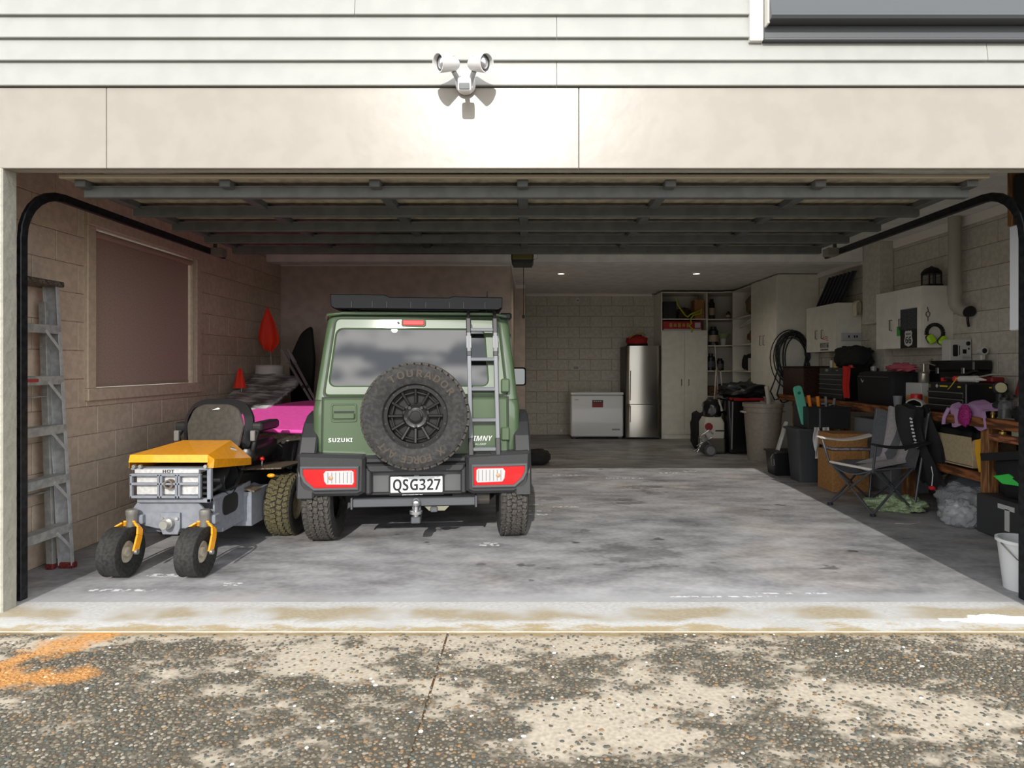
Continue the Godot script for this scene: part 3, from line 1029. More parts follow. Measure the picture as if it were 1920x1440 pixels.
# ---------------------------------------------------------------- tilt door, open under the ceiling
func build_garage_door() -> void:
	var D := struct_root("door_1", "dark steel-framed garage door held open under the ceiling", "garage door")
	var steel := mt("door steel", 92, 94, 93, 0.5, 0.1, {"mot": 0.10, "s": 1.2})
	var skin := mt("door skin", 178, 168, 146, 0.6, 0, {"mot": 0.15, "s": 2.0})
	obj("door_skin", bb(S(), -2.56, 2.52, 2.325, 2.345, -5.42, -3.42, 0.003), skin, D)
	obj("bottom_edge", bb(S(), -2.56, 2.52, 2.318, 2.34, -3.425, -3.40, 0.004), mt("door edge strip", 170, 158, 138, 0.6), D)
	var zs := [-3.53, -3.97, -4.40, -4.83, -5.29]
	for i in 5:
		obj("frame_rail", bb(S(), -2.5, 2.48, 2.24, 2.30, zs[i] - 0.022, zs[i] + 0.022, 0.004), steel, D)
		obj("rail_lip", bb(S(), -2.5, 2.48, 2.296, 2.304, zs[i] - 0.045, zs[i] + 0.03, 0.002), steel, D)
	for x in [-2.48, -1.68, -0.85, -0.03, 0.79, 1.62, 2.46]:
		obj("frame_stile", bb(S(), x - 0.03, x + 0.03, 2.285, 2.327, -5.36, -3.45, 0.004), steel, D)
	# tracks
	var black := mt("track black", 34, 36, 40, 0.5, 0.3, {"mot": 0.4, "s": 4.0})
	for sgn in [-1, 1]:
		var x := -2.80 if sgn < 0 else 2.745
		var T := thing("door_track", "black curved door track beside the " + ("stepladder" if sgn < 0 else "white switch box"), "door track", V(x, 0, 0), 0, "curved tracks of the garage door")
		var path := [V(0, 0.0, -3.455), V(0, 2.0, -3.455)]
		for k in 7:
			var a := PI / 2 * (k + 1) / 7.0
			path.append(V(0, 2.0 + 0.3 * sin(a), -3.455 - 0.3 * (1 - cos(a))))
		var ch := S()
		for i in path.size() - 1:
			bar(ch, path[i], path[i + 1] + (path[i + 1] - path[i]).normalized() * 0.01, 0.05, 0.026, Vector3.RIGHT, 0.004)
		obj("upright_track", ch, black, T)
		var hr := S()
		bar(hr, V(0, 2.30, -3.75), V(0, 2.30, -5.75), 0.03, 0.05, Vector3.UP, 0.003)
		obj("horizontal_track", hr, black, T)
		obj("track_hanger", bb(S(), -0.012, 0.012, 2.32, 2.72, -5.6, -5.57, 0.002), steel, T)
		obj("roller_bracket", bb(S(), sgn * -0.09 - 0.05, sgn * -0.09 + 0.05, 2.25, 2.32, -5.52, -5.42, 0.006), mt("bracket zinc", 150, 146, 138, 0.4, 0.7), T)
	# opener with pull cord
	var M := thing("door_opener", "olive garage door opener box with hanging pull cord", "door opener", V(-0.05, 2.27, -5.55))
	obj("opener_case", prism(S(), [Vector2(-0.1, 0.05), Vector2(-0.1, -0.03), Vector2(-0.085, -0.06), Vector2(0.085, -0.06), Vector2(0.1, -0.03), Vector2(0.1, 0.05)], 0.3, TR(0, 0, -0.15), 0.006), mt("opener black", 30, 30, 28, 0.5), M)
	obj("opener_cover", bb(S(), -0.09, 0.09, -0.032, 0.045, -0.002, 0.012, 0.006), mt("opener olive", 96, 88, 40, 0.5), M)
	obj("drive_rail", bb(S(), -0.015, 0.015, 0.03, 0.07, 0.0, 2.05, 0.003), mt("opener black"), M)
	obj("opener_hanger", bb(S(), -0.06, 0.06, 0.05, 0.45, -0.2, -0.17, 0.003), mt("opener black"), M)
	obj("pull_cord", tube(S(), [V(0.01, -0.05, -0.02), V(0.011, -0.3, -0.02), V(0.01, -0.53, -0.02)], 0.003, 6), mt("cord dark", 66, 48, 44, 0.8), M)
	obj("cord_knob", blob(S(), V(0.01, -0.54, -0.02), V(0.012, 0.018, 0.012), 0.0, 1, 8), mt("opener black"), M)
	obj("cable_loop", tube(S(), [V(0.1, 0.03, 0.0), V(0.135, 0.02, 0.0), V(0.14, -0.02, 0.0), V(0.11, -0.035, 0.0), V(0.095, -0.02, 0.0)], 0.003, 6), mt("cable grey", 170, 168, 160, 0.5), M)

# ---------------------------------------------------------------- green off-road vehicle
func ring3(poly: Array, y: float) -> Array:
	return poly.map(func(p): return V(p.x, y, p.y))

func wheel(parent: Node, called: String, at: Vector3, b: Basis, R: float, W: float, rim: float) -> Node3D:
	var w := sub(called, parent, at, b)
	tyre(w, R, W, rim, mt("tyre rubber", 52, 51, 50, 0.75, 0, {"mot": 0.35, "s": 5.0}), mt("tyre tread", 78, 74, 69, 0.85, 0, {"mot": 0.3, "s": 8.0}), 46, 5, 0.8)
	return w

func alloy(w: Node, face: float) -> void:
	var blk := mt("alloy black", 24, 24, 25, 0.35, 0.3, {"coat": 0.4})
	var dk := mt("alloy dark", 15, 15, 15, 0.5, 0.2)
	obj("rim_barrel", lathe(S(), [Vector2(0.0, -0.02), Vector2(0.185, -0.02), Vector2(0.19, face - 0.02), Vector2(0.188, face), Vector2(0.222, face), Vector2(0.226, face - 0.008), Vector2(0.226, face - 0.06)].slice(2), 48), blk, w)
	obj("rim_dish", lathe(S(), [Vector2(0.19, face - 0.012), Vector2(0.186, 0.0), Vector2(0.0, 0.0)], 36), dk, w)
	for k in 12:
		var a := TAU * (k + 0.5) / 12
		obj("ring_bolt", cyl(S(), V(0.206 * cos(a), face - 0.001, 0.206 * sin(a)), V(0.206 * cos(a), face + 0.004, 0.206 * sin(a)), 0.007, 8), mt("bolt grey", 70, 70, 70, 0.35, 0.7), w)
	for k in 12:
		var a := TAU * k / 12
		var sp := S()
		bar(sp, V(0.085 * cos(a), face - 0.03, 0.085 * sin(a)), V(0.188 * cos(a), face - 0.022, 0.188 * sin(a)), 0.02, 0.03, Vector3.UP, 0.004)
		var cross := V(0.158 * cos(a + TAU / 24), face - 0.03, 0.158 * sin(a + TAU / 24))
		box(sp, cross, V(0.014, 0.02, 0.072), 0.003, Basis(Vector3.UP, -(a + TAU / 24)))
		obj("spoke", sp, blk, w)
	obj("hub", lathe(S(), [Vector2(0.095, 0.0), Vector2(0.093, face - 0.03), Vector2(0.08, face - 0.022), Vector2(0.058, face - 0.03), Vector2(0.048, face - 0.028), Vector2(0.046, face), Vector2(0.038, face + 0.004), Vector2(0.034, face + 0.001), Vector2(0.0, face + 0.002)], 36), blk, w)
	for k in 5:
		var a := TAU * k / 5 + PI / 2
		obj("wheel_nut", cyl(S(), V(0.068 * cos(a), face - 0.03, 0.068 * sin(a)), V(0.068 * cos(a), face - 0.008, 0.068 * sin(a)), 0.011, 6), mt("bolt grey"), w)

func build_car() -> void:
	var C := thing("off_road_vehicle", "boxy green four-wheel-drive car parked nose-in with black spare wheel", "car", V(-0.784, 0, -4.357), 0.095)
	var green := mt("car green", 72, 92, 65, 0.42, 0.0, {"coat": 0.9, "coat_rough": 0.04})
	var plastic := mt("bumper plastic", 44, 45, 47, 0.5, 0, {"mot": 0.08, "bump": 0.08, "s": 12.0})
	var dark := mt("car black plastic", 26, 27, 28, 0.55)
	var glass := mt("privacy glass", 20, 21, 22, 0.0, 0.0, {"spec": 0.7, "coat": 0.35, "coat_rough": 0.0})
	var chrome := mt("chrome", 214, 214, 216, 0.3, 0.25)
	var alu := mt("ladder aluminium", 110, 113, 118, 0.45, 0.1)
	# lower body and bonnet
	var o := rquad([Vector2(-0.745, -0.135), Vector2(0.745, -0.135), Vector2(0.72, -3.33), Vector2(-0.72, -3.33)], 0.09, 5)
	var o2 := rquad([Vector2(-0.735, -0.14), Vector2(0.735, -0.14), Vector2(0.71, -3.33), Vector2(-0.71, -3.33)], 0.09, 5)
	var o3 := rquad([Vector2(-0.715, -0.155), Vector2(0.715, -0.155), Vector2(0.69, -3.30), Vector2(-0.69, -3.30)], 0.09, 5)
	obj("lower_body", loft(S(), [ring3(o2, 0.5), ring3(o, 0.58), ring3(o, 0.98), ring3(o2, 1.045), ring3(o3, 1.066)]), green, C)
	# cabin
	var cab := []
	for e in [[1.05, 0.73, -0.142, -2.4], [1.3, 0.704, -0.195, -2.25], [1.56, 0.676, -0.25, -2.1], [1.63, 0.665, -0.265, -2.06], [1.665, 0.64, -0.285, -2.03], [1.682, 0.58, -0.33, -1.98]]:
		cab.append(ring3(rquad([Vector2(-e[1], e[2]), Vector2(e[1], e[2]), Vector2(e[1] * 0.97, e[3]), Vector2(-e[1] * 0.97, e[3])], 0.06, 5), e[0]))
	obj("cabin", loft(S(), cab), green, C)
	obj("underbody", bb(S(), -0.56, 0.56, 0.28, 0.52, -3.2, -0.28, 0.03), mt("underbody", 20, 20, 20, 0.8), C)
	obj("axle", cyl(S(), V(-0.6, 0.34, -0.4), V(0.6, 0.34, -0.4), 0.045, 12), mt("underbody"), C)
	obj("muffler", cyl(S(), V(0.25, 0.33, -0.22), V(0.52, 0.33, -0.22), 0.06, 14), mt("muffler steel", 96, 92, 86, 0.5, 0.7), C)
	obj("roof_gutter", tube(S(), [V(-0.66, 1.62, -0.6), V(-0.672, 1.64, -0.3), V(-0.655, 1.664, -0.265), V(-0.55, 1.678, -0.258), V(0.54, 1.678, -0.258), V(0.645, 1.664, -0.265), V(0.662, 1.64, -0.3), V(0.65, 1.62, -0.6)], 0.013, 8), green, C)
	# side glass
	for sg in [-1, 1]:
		var z: Vector3 = V(sg * cos(0.105), sin(0.105), 0)
		var y: Vector3 = V(-sg * sin(0.105), cos(0.105), 0)
		for e in [[-0.35, -0.95], [-1.05, -1.95]]:
			var bs := Basis(y.cross(z), y, z)
			var cx: float = (e[0] + e[1]) / 2
			var hw: float = absf(e[0] - e[1]) / 2
			obj("side_window", prism(S(), rrect(-hw, hw, -0.19, 0.2, 0.04), 0.012, Transform3D(bs, V(sg * 0.702, 1.34, cx)), 0.002), glass, C)
	obj("windscreen", prism(S(), rrect(-0.6, 0.6, -0.27, 0.27, 0.05), 0.012, Transform3D(RX(-30) * RY(180), V(0, 1.33, -2.24)), 0.002), glass, C)
	# tail gate, lower part
	var G := sub("tail_gate", C)
	obj("door_gap", prism(S(), [Vector2(-0.676, 0.59), Vector2(0.664, 0.59), Vector2(0.659, 1.07), Vector2(-0.669, 1.07)], 0.02, TR(0, 0, -0.141), 0.0), dark, G)
	obj("lower_panel", prism(S(), rquad([Vector2(-0.668, 0.597), Vector2(0.655, 0.597), Vector2(0.65, 1.062), Vector2(-0.66, 1.062)], 0.02, 3), 0.04, TR(0, 0, -0.133), 0.012), green, G)
	var T := Transform3D(RX(-12), V(0, 1.062, -0.142))
	obj("door_gap", ring_plate(S(), rquad([Vector2(-0.669, 0.0), Vector2(0.659, 0.0), Vector2(0.60, 0.6), Vector2(-0.609, 0.6)], 0.05, 5), rquad([Vector2(-0.6, 0.1), Vector2(0.49, 0.1), Vector2(0.46, 0.48), Vector2(-0.56, 0.48)], 0.045, 5), 0.012, T, 0.001), dark, G)
	obj("window_surround", ring_plate(S(), rquad([Vector2(-0.661, 0.008), Vector2(0.651, 0.008), Vector2(0.593, 0.592), Vector2(-0.601, 0.592)], 0.05, 5), rquad([Vector2(-0.612, 0.092), Vector2(0.503, 0.092), Vector2(0.474, 0.498), Vector2(-0.575, 0.498)], 0.045, 5), 0.034, T.translated_local(V(0, 0, 0.006)), 0.016), green, G)
	obj("rear_window", prism(S(), rquad([Vector2(-0.62, 0.084), Vector2(0.511, 0.084), Vector2(0.481, 0.506), Vector2(-0.583, 0.506)], 0.045, 5), 0.008, T.translated_local(V(0, 0, 0.008)), 0.001), glass, G)
	var hd := sub("door_handle", G, V(-0.51, 0.962, -0.112))
	obj("handle_surround", ring_plate(S(), rrect(-0.09, 0.09, -0.068, 0.066, 0.02), rrect(-0.078, 0.078, -0.055, 0.053, 0.015), 0.012, TR(0, 0, 0), 0.003), green, hd)
	obj("handle_recess", prism(S(), rrect(-0.078, 0.078, -0.055, 0.053, 0.015), 0.006, TR(0, 0, -0.003), 0.0), green, hd)
	obj("handle_grip", prism(S(), rrect(-0.075, 0.075, -0.045, -0.002, 0.012), 0.022, TR(0, 0, 0.006), 0.006), green, hd)
	obj("handle_slot", bb(S(), -0.07, 0.07, -0.001, 0.01, -0.002, 0.004, 0.0), dark, hd)
	text("lettering", "SUZUKI", 0.028, chrome, G, TR(-0.535, 0.766, -0.111), 0.006, 1.25, "Droid Sans", true)
	text("lettering", "JIMNY", 0.036, chrome, G, TR(0.46, 0.768, -0.111, Basis(V(1, 0, 0), V(0.25, 1, 0), V(0, 0, 1))), 0.006, 1.0, "Droid Sans", true)
	text("lettering", "ALLGRIP", 0.014, chrome, G, TR(0.455, 0.727, -0.111), 0.004, 1.1)
	for y in [0.80, 1.15]:
		obj("hinge", bb(S(), 0.6, 0.665, y - 0.05, y + 0.05, -0.13, -0.095, 0.01), green, G)
	var bl := sub("brake_light", G, T * V(-0.035, 0.552, 0.024), RX(-12))
	obj("light_housing", prism(S(), rrect(-0.09, 0.09, -0.029, 0.029, 0.02), 0.012, TR(0, 0, 0), 0.004), mt("housing green", 72, 92, 65, 0.6), bl)
	obj("red_lens", prism(S(), rrect(-0.078, 0.078, -0.02, 0.02, 0.012), 0.014, TR(0, 0, 0.004), 0.004), mt("brake red", 205, 22, 28, 0.5), bl)
	obj("washer_nozzle", cyl(S(), T * V(-0.145, 0.553, 0.02), T * V(-0.145, 0.553, 0.034), 0.009, 10), dark, G)
	# bumper
	var B := sub("bumper", C)
	for sg in [-1, 1]:
		var p := [Vector2(-0.81, 0.675), Vector2(-0.8, 0.47), Vector2(-0.775, 0.428), Vector2(-0.69, 0.388), Vector2(-0.40, 0.388), Vector2(-0.352, 0.41), Vector2(-0.348, 0.655), Vector2(-0.37, 0.668), Vector2(-0.79, 0.687)]
		var li := [Vector2(-0.762, 0.583), Vector2(-0.762, 0.545), Vector2(-0.74, 0.50), Vector2(-0.685, 0.452), Vector2(-0.406, 0.452), Vector2(-0.404, 0.578)]
		var lo := [Vector2(-0.783, 0.602), Vector2(-0.783, 0.54), Vector2(-0.758, 0.487), Vector2(-0.695, 0.434), Vector2(-0.392, 0.434), Vector2(-0.388, 0.597)]
		var wl := [Vector2(-0.61, 0.57), Vector2(-0.625, 0.55), Vector2(-0.62, 0.50), Vector2(-0.605, 0.476), Vector2(-0.43, 0.472), Vector2(-0.42, 0.49), Vector2(-0.422, 0.56), Vector2(-0.435, 0.57)]
		var fl := func(a: Array) -> Array: return a if sg < 0 else a.map(func(v): return Vector2(-v.x, v.y))
		obj("corner_block", prism(S(), fl.call(p), 0.42, TR(0, 0, -0.22), 0.022), plastic, B)
		obj("light_bezel", ring_plate(S(), ccw(fl.call(lo)), ccw(fl.call(li)), 0.03, TR(0, 0, 0.002), 0.008), mt("bezel grey", 84, 86, 88, 0.45), B)
		var lt := sub("tail_light", C)
		obj("red_lens", prism(S(), fl.call(li), 0.03, TR(0, 0, -0.004), 0.004), mt("red lens", 205, 22, 28, 0.15, 0, {"coat": 1.0}), lt)
		obj("clear_lens", prism(S(), fl.call(wl), 0.012, TR(0, 0, 0.01), 0.003), mt("clear lens", 190, 190, 192, 0.12, 0.1, {"coat": 1.0}), lt)
		for k in 7:
			var xx: float = sg * (0.438 + k * 0.026)
			obj("lens_rib", bb(S(), xx - 0.002, xx + 0.002, 0.485, 0.56, 0.014, 0.0185, 0.001), mt("lens rib", 160, 156, 152, 0.2, 0.5), lt)
		obj("bulb", blob(S(), V(sg * 0.575, 0.522, 0.016), V(0.016, 0.016, 0.006), 0, 1, 8), mt("bulb amber", 176, 140, 110, 0.3), lt)
	obj("centre_beam", prism(S(), [Vector2(-0.36, 0.66), Vector2(-0.36, 0.60), Vector2(0.36, 0.60), Vector2(0.36, 0.66)], 0.3, TR(0, 0, -0.19), 0.02), plastic, B)
	obj("centre_lip", prism(S(), [Vector2(-0.345, 0.605), Vector2(-0.335, 0.56), Vector2(-0.31, 0.545), Vector2(0.31, 0.545), Vector2(0.335, 0.56), Vector2(0.345, 0.605)], 0.36, TR(0, 0, -0.2), 0.012), plastic, B)
	for sg in [-1, 1]:
		obj("plate_side", bb(S(), sg * 0.31, sg * 0.352, 0.39, 0.58, -0.3, -0.03, 0.012), plastic, B)
	obj("plate_recess", bb(S(), -0.33, 0.33, 0.395, 0.57, -0.12, -0.09, 0.004), mt("recess grey", 84, 86, 87, 0.55), B)
	obj("lower_edge", bb(S(), -0.35, 0.35, 0.378, 0.40, -0.25, -0.07, 0.006), dark, B)
	var N := sub("number_plate", C, V(0.0, 0.448, -0.08))
	obj("plate_frame", prism(S(), rrect(-0.195, 0.195, -0.075, 0.068, 0.01), 0.012, TR(0, 0, 0), 0.003), dark, N)
	obj("plate_sheet", prism(S(), rrect(-0.182, 0.182, -0.056, 0.06, 0.008), 0.006, TR(0, 0, 0.006), 0.001), mt("plate white", 224, 226, 228, 0.35), N)
	text("lettering", "QSG327", 0.078, mt("plate black", 18, 18, 20, 0.5), N, TR(0, 0.0, 0.0095), 0.002, 0.86, "Droid Sans", true)
	text("lettering", "SOUTHERN AUTOS", 0.0125, mt("plate white"), N, TR(-0.03, -0.066, 0.0065), 0.001, 0.95, "Droid Sans", true)
	text("lettering", "SUZUKI", 0.007, mt("plate white"), N, TR(0, 0.0635, 0.0065), 0.001)
	# tow bar
	var TB := sub("tow_bar", C)
	obj("cross_tube", bb(S(), -0.44, 0.415, 0.302, 0.36, -0.1, -0.04, 0.006), mt("tow steel", 92, 94, 98, 0.4, 0.5), TB)
	for x in [-0.445, 0.42]:
		obj("end_plate", bb(S(), x - 0.007, x + 0.007, 0.29, 0.37, -0.11, -0.03, 0.003), mt("tow steel"), TB)
	obj("tongue", bb(S(), -0.03, 0.035, 0.2, 0.245, -0.1, 0.04, 0.006), mt("tow steel"), TB)
	obj("drop_plate", bb(S(), -0.028, 0.033, 0.2, 0.31, -0.06, -0.035, 0.004), mt("tow steel"), TB)
	obj("tow_ball", lathe(S(), [Vector2(0.0, -0.06), Vector2(0.022, -0.06), Vector2(0.022, -0.03), Vector2(0.045, -0.028), Vector2(0.045, -0.008), Vector2(0.018, -0.004), Vector2(0.016, 0.02), Vector2(0.026, 0.03), Vector2(0.03, 0.046), Vector2(0.026, 0.062), Vector2(0.012, 0.074), Vector2(0.0, 0.076)], 24, TR(0.002, 0.29, 0.0)), mt("ball steel", 190, 190, 192, 0.25, 0.9), TB)
	obj("socket", bb(S(), 0.10, 0.15, 0.262, 0.30, -0.06, -0.02, 0.006), mt("tow steel"), TB)
	obj("socket_plate", prism(S(), [Vector2(0.06, 0.30), Vector2(0.23, 0.30), Vector2(0.2, 0.27), Vector2(0.09, 0.27)], 0.004, TR(0, 0, -0.04), 0.0), mt("socket plate", 128, 126, 108, 0.5, 0.3), TB)
	# wheels and arches
	for sg in [-1, 1]:
		for z in [-0.40, -2.65]:
			var w := wheel(C, "wheel", V(sg * 0.695, 0.36, z), RZ(-90 * sg), 0.36, 0.215, 0.215)
			alloy(w, 0.06)
			var arc := []
			for k in 13:
				var a := PI * k / 12
				arc.append(Vector2(0.415 * cos(a), 0.575 * sin(a)))
			for k in 13:
				var a := PI * (12 - k) / 12
				arc.append(Vector2(0.375 * cos(a), 0.45 * sin(a)))
			obj("wheel_arch", prism(S(), arc, 0.12, Transform3D(Basis(V(0, 0, -1), V(0, 1, 0), V(1, 0, 0)), V(sg * 0.755, 0.38, z - 0.02)), 0.012), plastic, C)
		# mirrors
		var mr := sub("mirror", C, V(sg * 0.87, 1.18, -2.0))
		obj("mirror_shell", prism(S(), rrect(-0.085, 0.085, -0.095, 0.095, 0.03), 0.11, TR(0, 0, 0), 0.015), dark, mr)
		obj("mirror_glass", prism(S(), rrect(-0.07, 0.07, -0.08, 0.08, 0.025), 0.004, TR(0, 0, 0.056), 0.001), mt("mirror silver", 190, 195, 200, 0.02, 1.0), mr)
		obj("mirror_stalk", bar(S(), V(-sg * 0.2, -0.06, 0), V(-sg * 0.06, -0.05, 0), 0.05, 0.04), dark, mr)
	# spare wheel
	var SW := wheel(C, "spare_wheel", V(0.007, 0.951, 0.055), RX(90), 0.366, 0.205, 0.222)
	alloy(SW, 0.055)
	obj("wheel_carrier", cyl(S(), V(0, -0.16, 0), V(0, 0.0, 0), 0.08, 16), dark, SW)
	var lm := mt("tyre lettering", 70, 62, 54, 0.8)
	var words := "TOURADOR"
	for i in words.length():
		var a := deg_to_rad(121.0 - i * 12.2)
		text("lettering", words[i], 0.05, lm, SW, Transform3D(RX(-90) * RZ(rad_to_deg(a) - 90), V(0.292 * cos(a), 0.1, -0.292 * sin(a))), 0.007, 1.15, "Droid Sans", true)
	words = "X FORCE A/T"
	for i in words.length():
		if words[i] == " ":
			continue
		var a := deg_to_rad(-54.0 - i * 8.4)
		text("lettering", words[i], 0.05, lm, SW, Transform3D(RX(-90) * RZ(rad_to_deg(a) - 90), V(0.292 * cos(a), 0.1, -0.292 * sin(a))), 0.007, 1.1, "Droid Sans", true)
	# ladder on the tail gate
	var LD := sub("rear_ladder", C)
	var rl := func(x: float, y: float) -> Vector3: return V(x + (1.63 - y) * 0.02, y, -0.155 + (1.63 - y) * 0.125)
	for x in [0.366, 0.558]:
		obj("side_rail", bar(S(), rl.call(x, 1.6), rl.call(x, 0.72), 0.034, 0.03, Vector3.RIGHT, 0.004), alu, LD)
		obj("rail_top", bar(S(), rl.call(x, 1.64), rl.call(x, 1.53), 0.04, 0.036, Vector3.RIGHT, 0.006), mt("ladder dark", 46, 47, 49, 0.5), LD)
		obj("rail_foot", bar(S(), rl.call(x, 0.78), rl.call(x, 0.655), 0.04, 0.038, Vector3.RIGHT, 0.006), mt("ladder dark"), LD)
		obj("rail_clamp", bar(S(), rl.call(x, 1.40), rl.call(x, 1.36), 0.04, 0.036, Vector3.RIGHT, 0.006), mt("ladder dark"), LD)
		obj("grip_panel", bar(S(), rl.call(x, 1.51) + V(0, 0, 0.004), rl.call(x, 1.42) + V(0, 0, 0.004), 0.026, 0.036, Vector3.RIGHT, 0.003), mt("ladder pale", 150, 152, 154, 0.5, 0.0), LD)
		obj("roof_hook", tube(S(), [rl.call(x, 1.63), V(x, 1.69, -0.2), V(x, 1.695, -0.27)], 0.012, 8), dark, LD)
	for y in [1.555, 1.34, 1.125, 0.905, 0.70]:
		obj("rung", bar(S(), rl.call(0.366, y), rl.call(0.558, y), 0.032, 0.026, Vector3.UP, 0.005), alu, LD)
	obj("foot_bracket", bb(S(), 0.41, 0.53, 0.645, 0.675, -0.1, -0.02, 0.006), dark, LD)
	# roof rack
	var RK := sub("roof_rack", C)
	var bk := mt("rack black", 40, 41, 43, 0.45, 0.3)
	obj("rear_beam", prism(S(), [Vector2(-0.645, 1.82), Vector2(-0.64, 1.73), Vector2(-0.61, 1.712), Vector2(0.59, 1.712), Vector2(0.62, 1.73), Vector2(0.622, 1.808), Vector2(0.25, 1.812), Vector2(0.22, 1.802), Vector2(-0.22, 1.804), Vector2(-0.25, 1.82)], 0.05, TR(0, 0, -0.31), 0.006), bk, RK)
	for x in [-0.49, -0.34, -0.235, -0.06, 0.05, 0.225, 0.33, 0.49]:
		obj("beam_rib", bb(S(), x - 0.004, x + 0.004, 1.72, 1.77, -0.288, -0.28, 0.002), mt("rack rib", 92, 92, 94, 0.4, 0.4), RK)
	for x in [-0.62, 0.6]:
		obj("side_beam", bb(S(), x - 0.02, x + 0.02, 1.72, 1.80, -1.9, -0.33, 0.006), bk, RK)
	for k in 6:
		obj("slat", bb(S(), -0.6, 0.58, 1.735, 1.76, -0.55 - k * 0.25, -0.46 - k * 0.25, 0.004), bk, RK)
	for x in [-0.5, 0.48]:
		for z in [-0.5, -1.6]:
			obj("foot", bb(S(), x - 0.03, x + 0.03, 1.672, 1.73, z - 0.04, z + 0.04, 0.006), bk, RK)
	obj("aerial", cyl(S(), V(0.5, 1.68, -0.34), V(0.51, 1.86, -0.36), 0.007, 8, 0.003), dark, C)
	obj("awning_bracket", bb(S(), 0.6, 0.69, 1.64, 1.69, -0.5, -0.26, 0.012), dark, C)

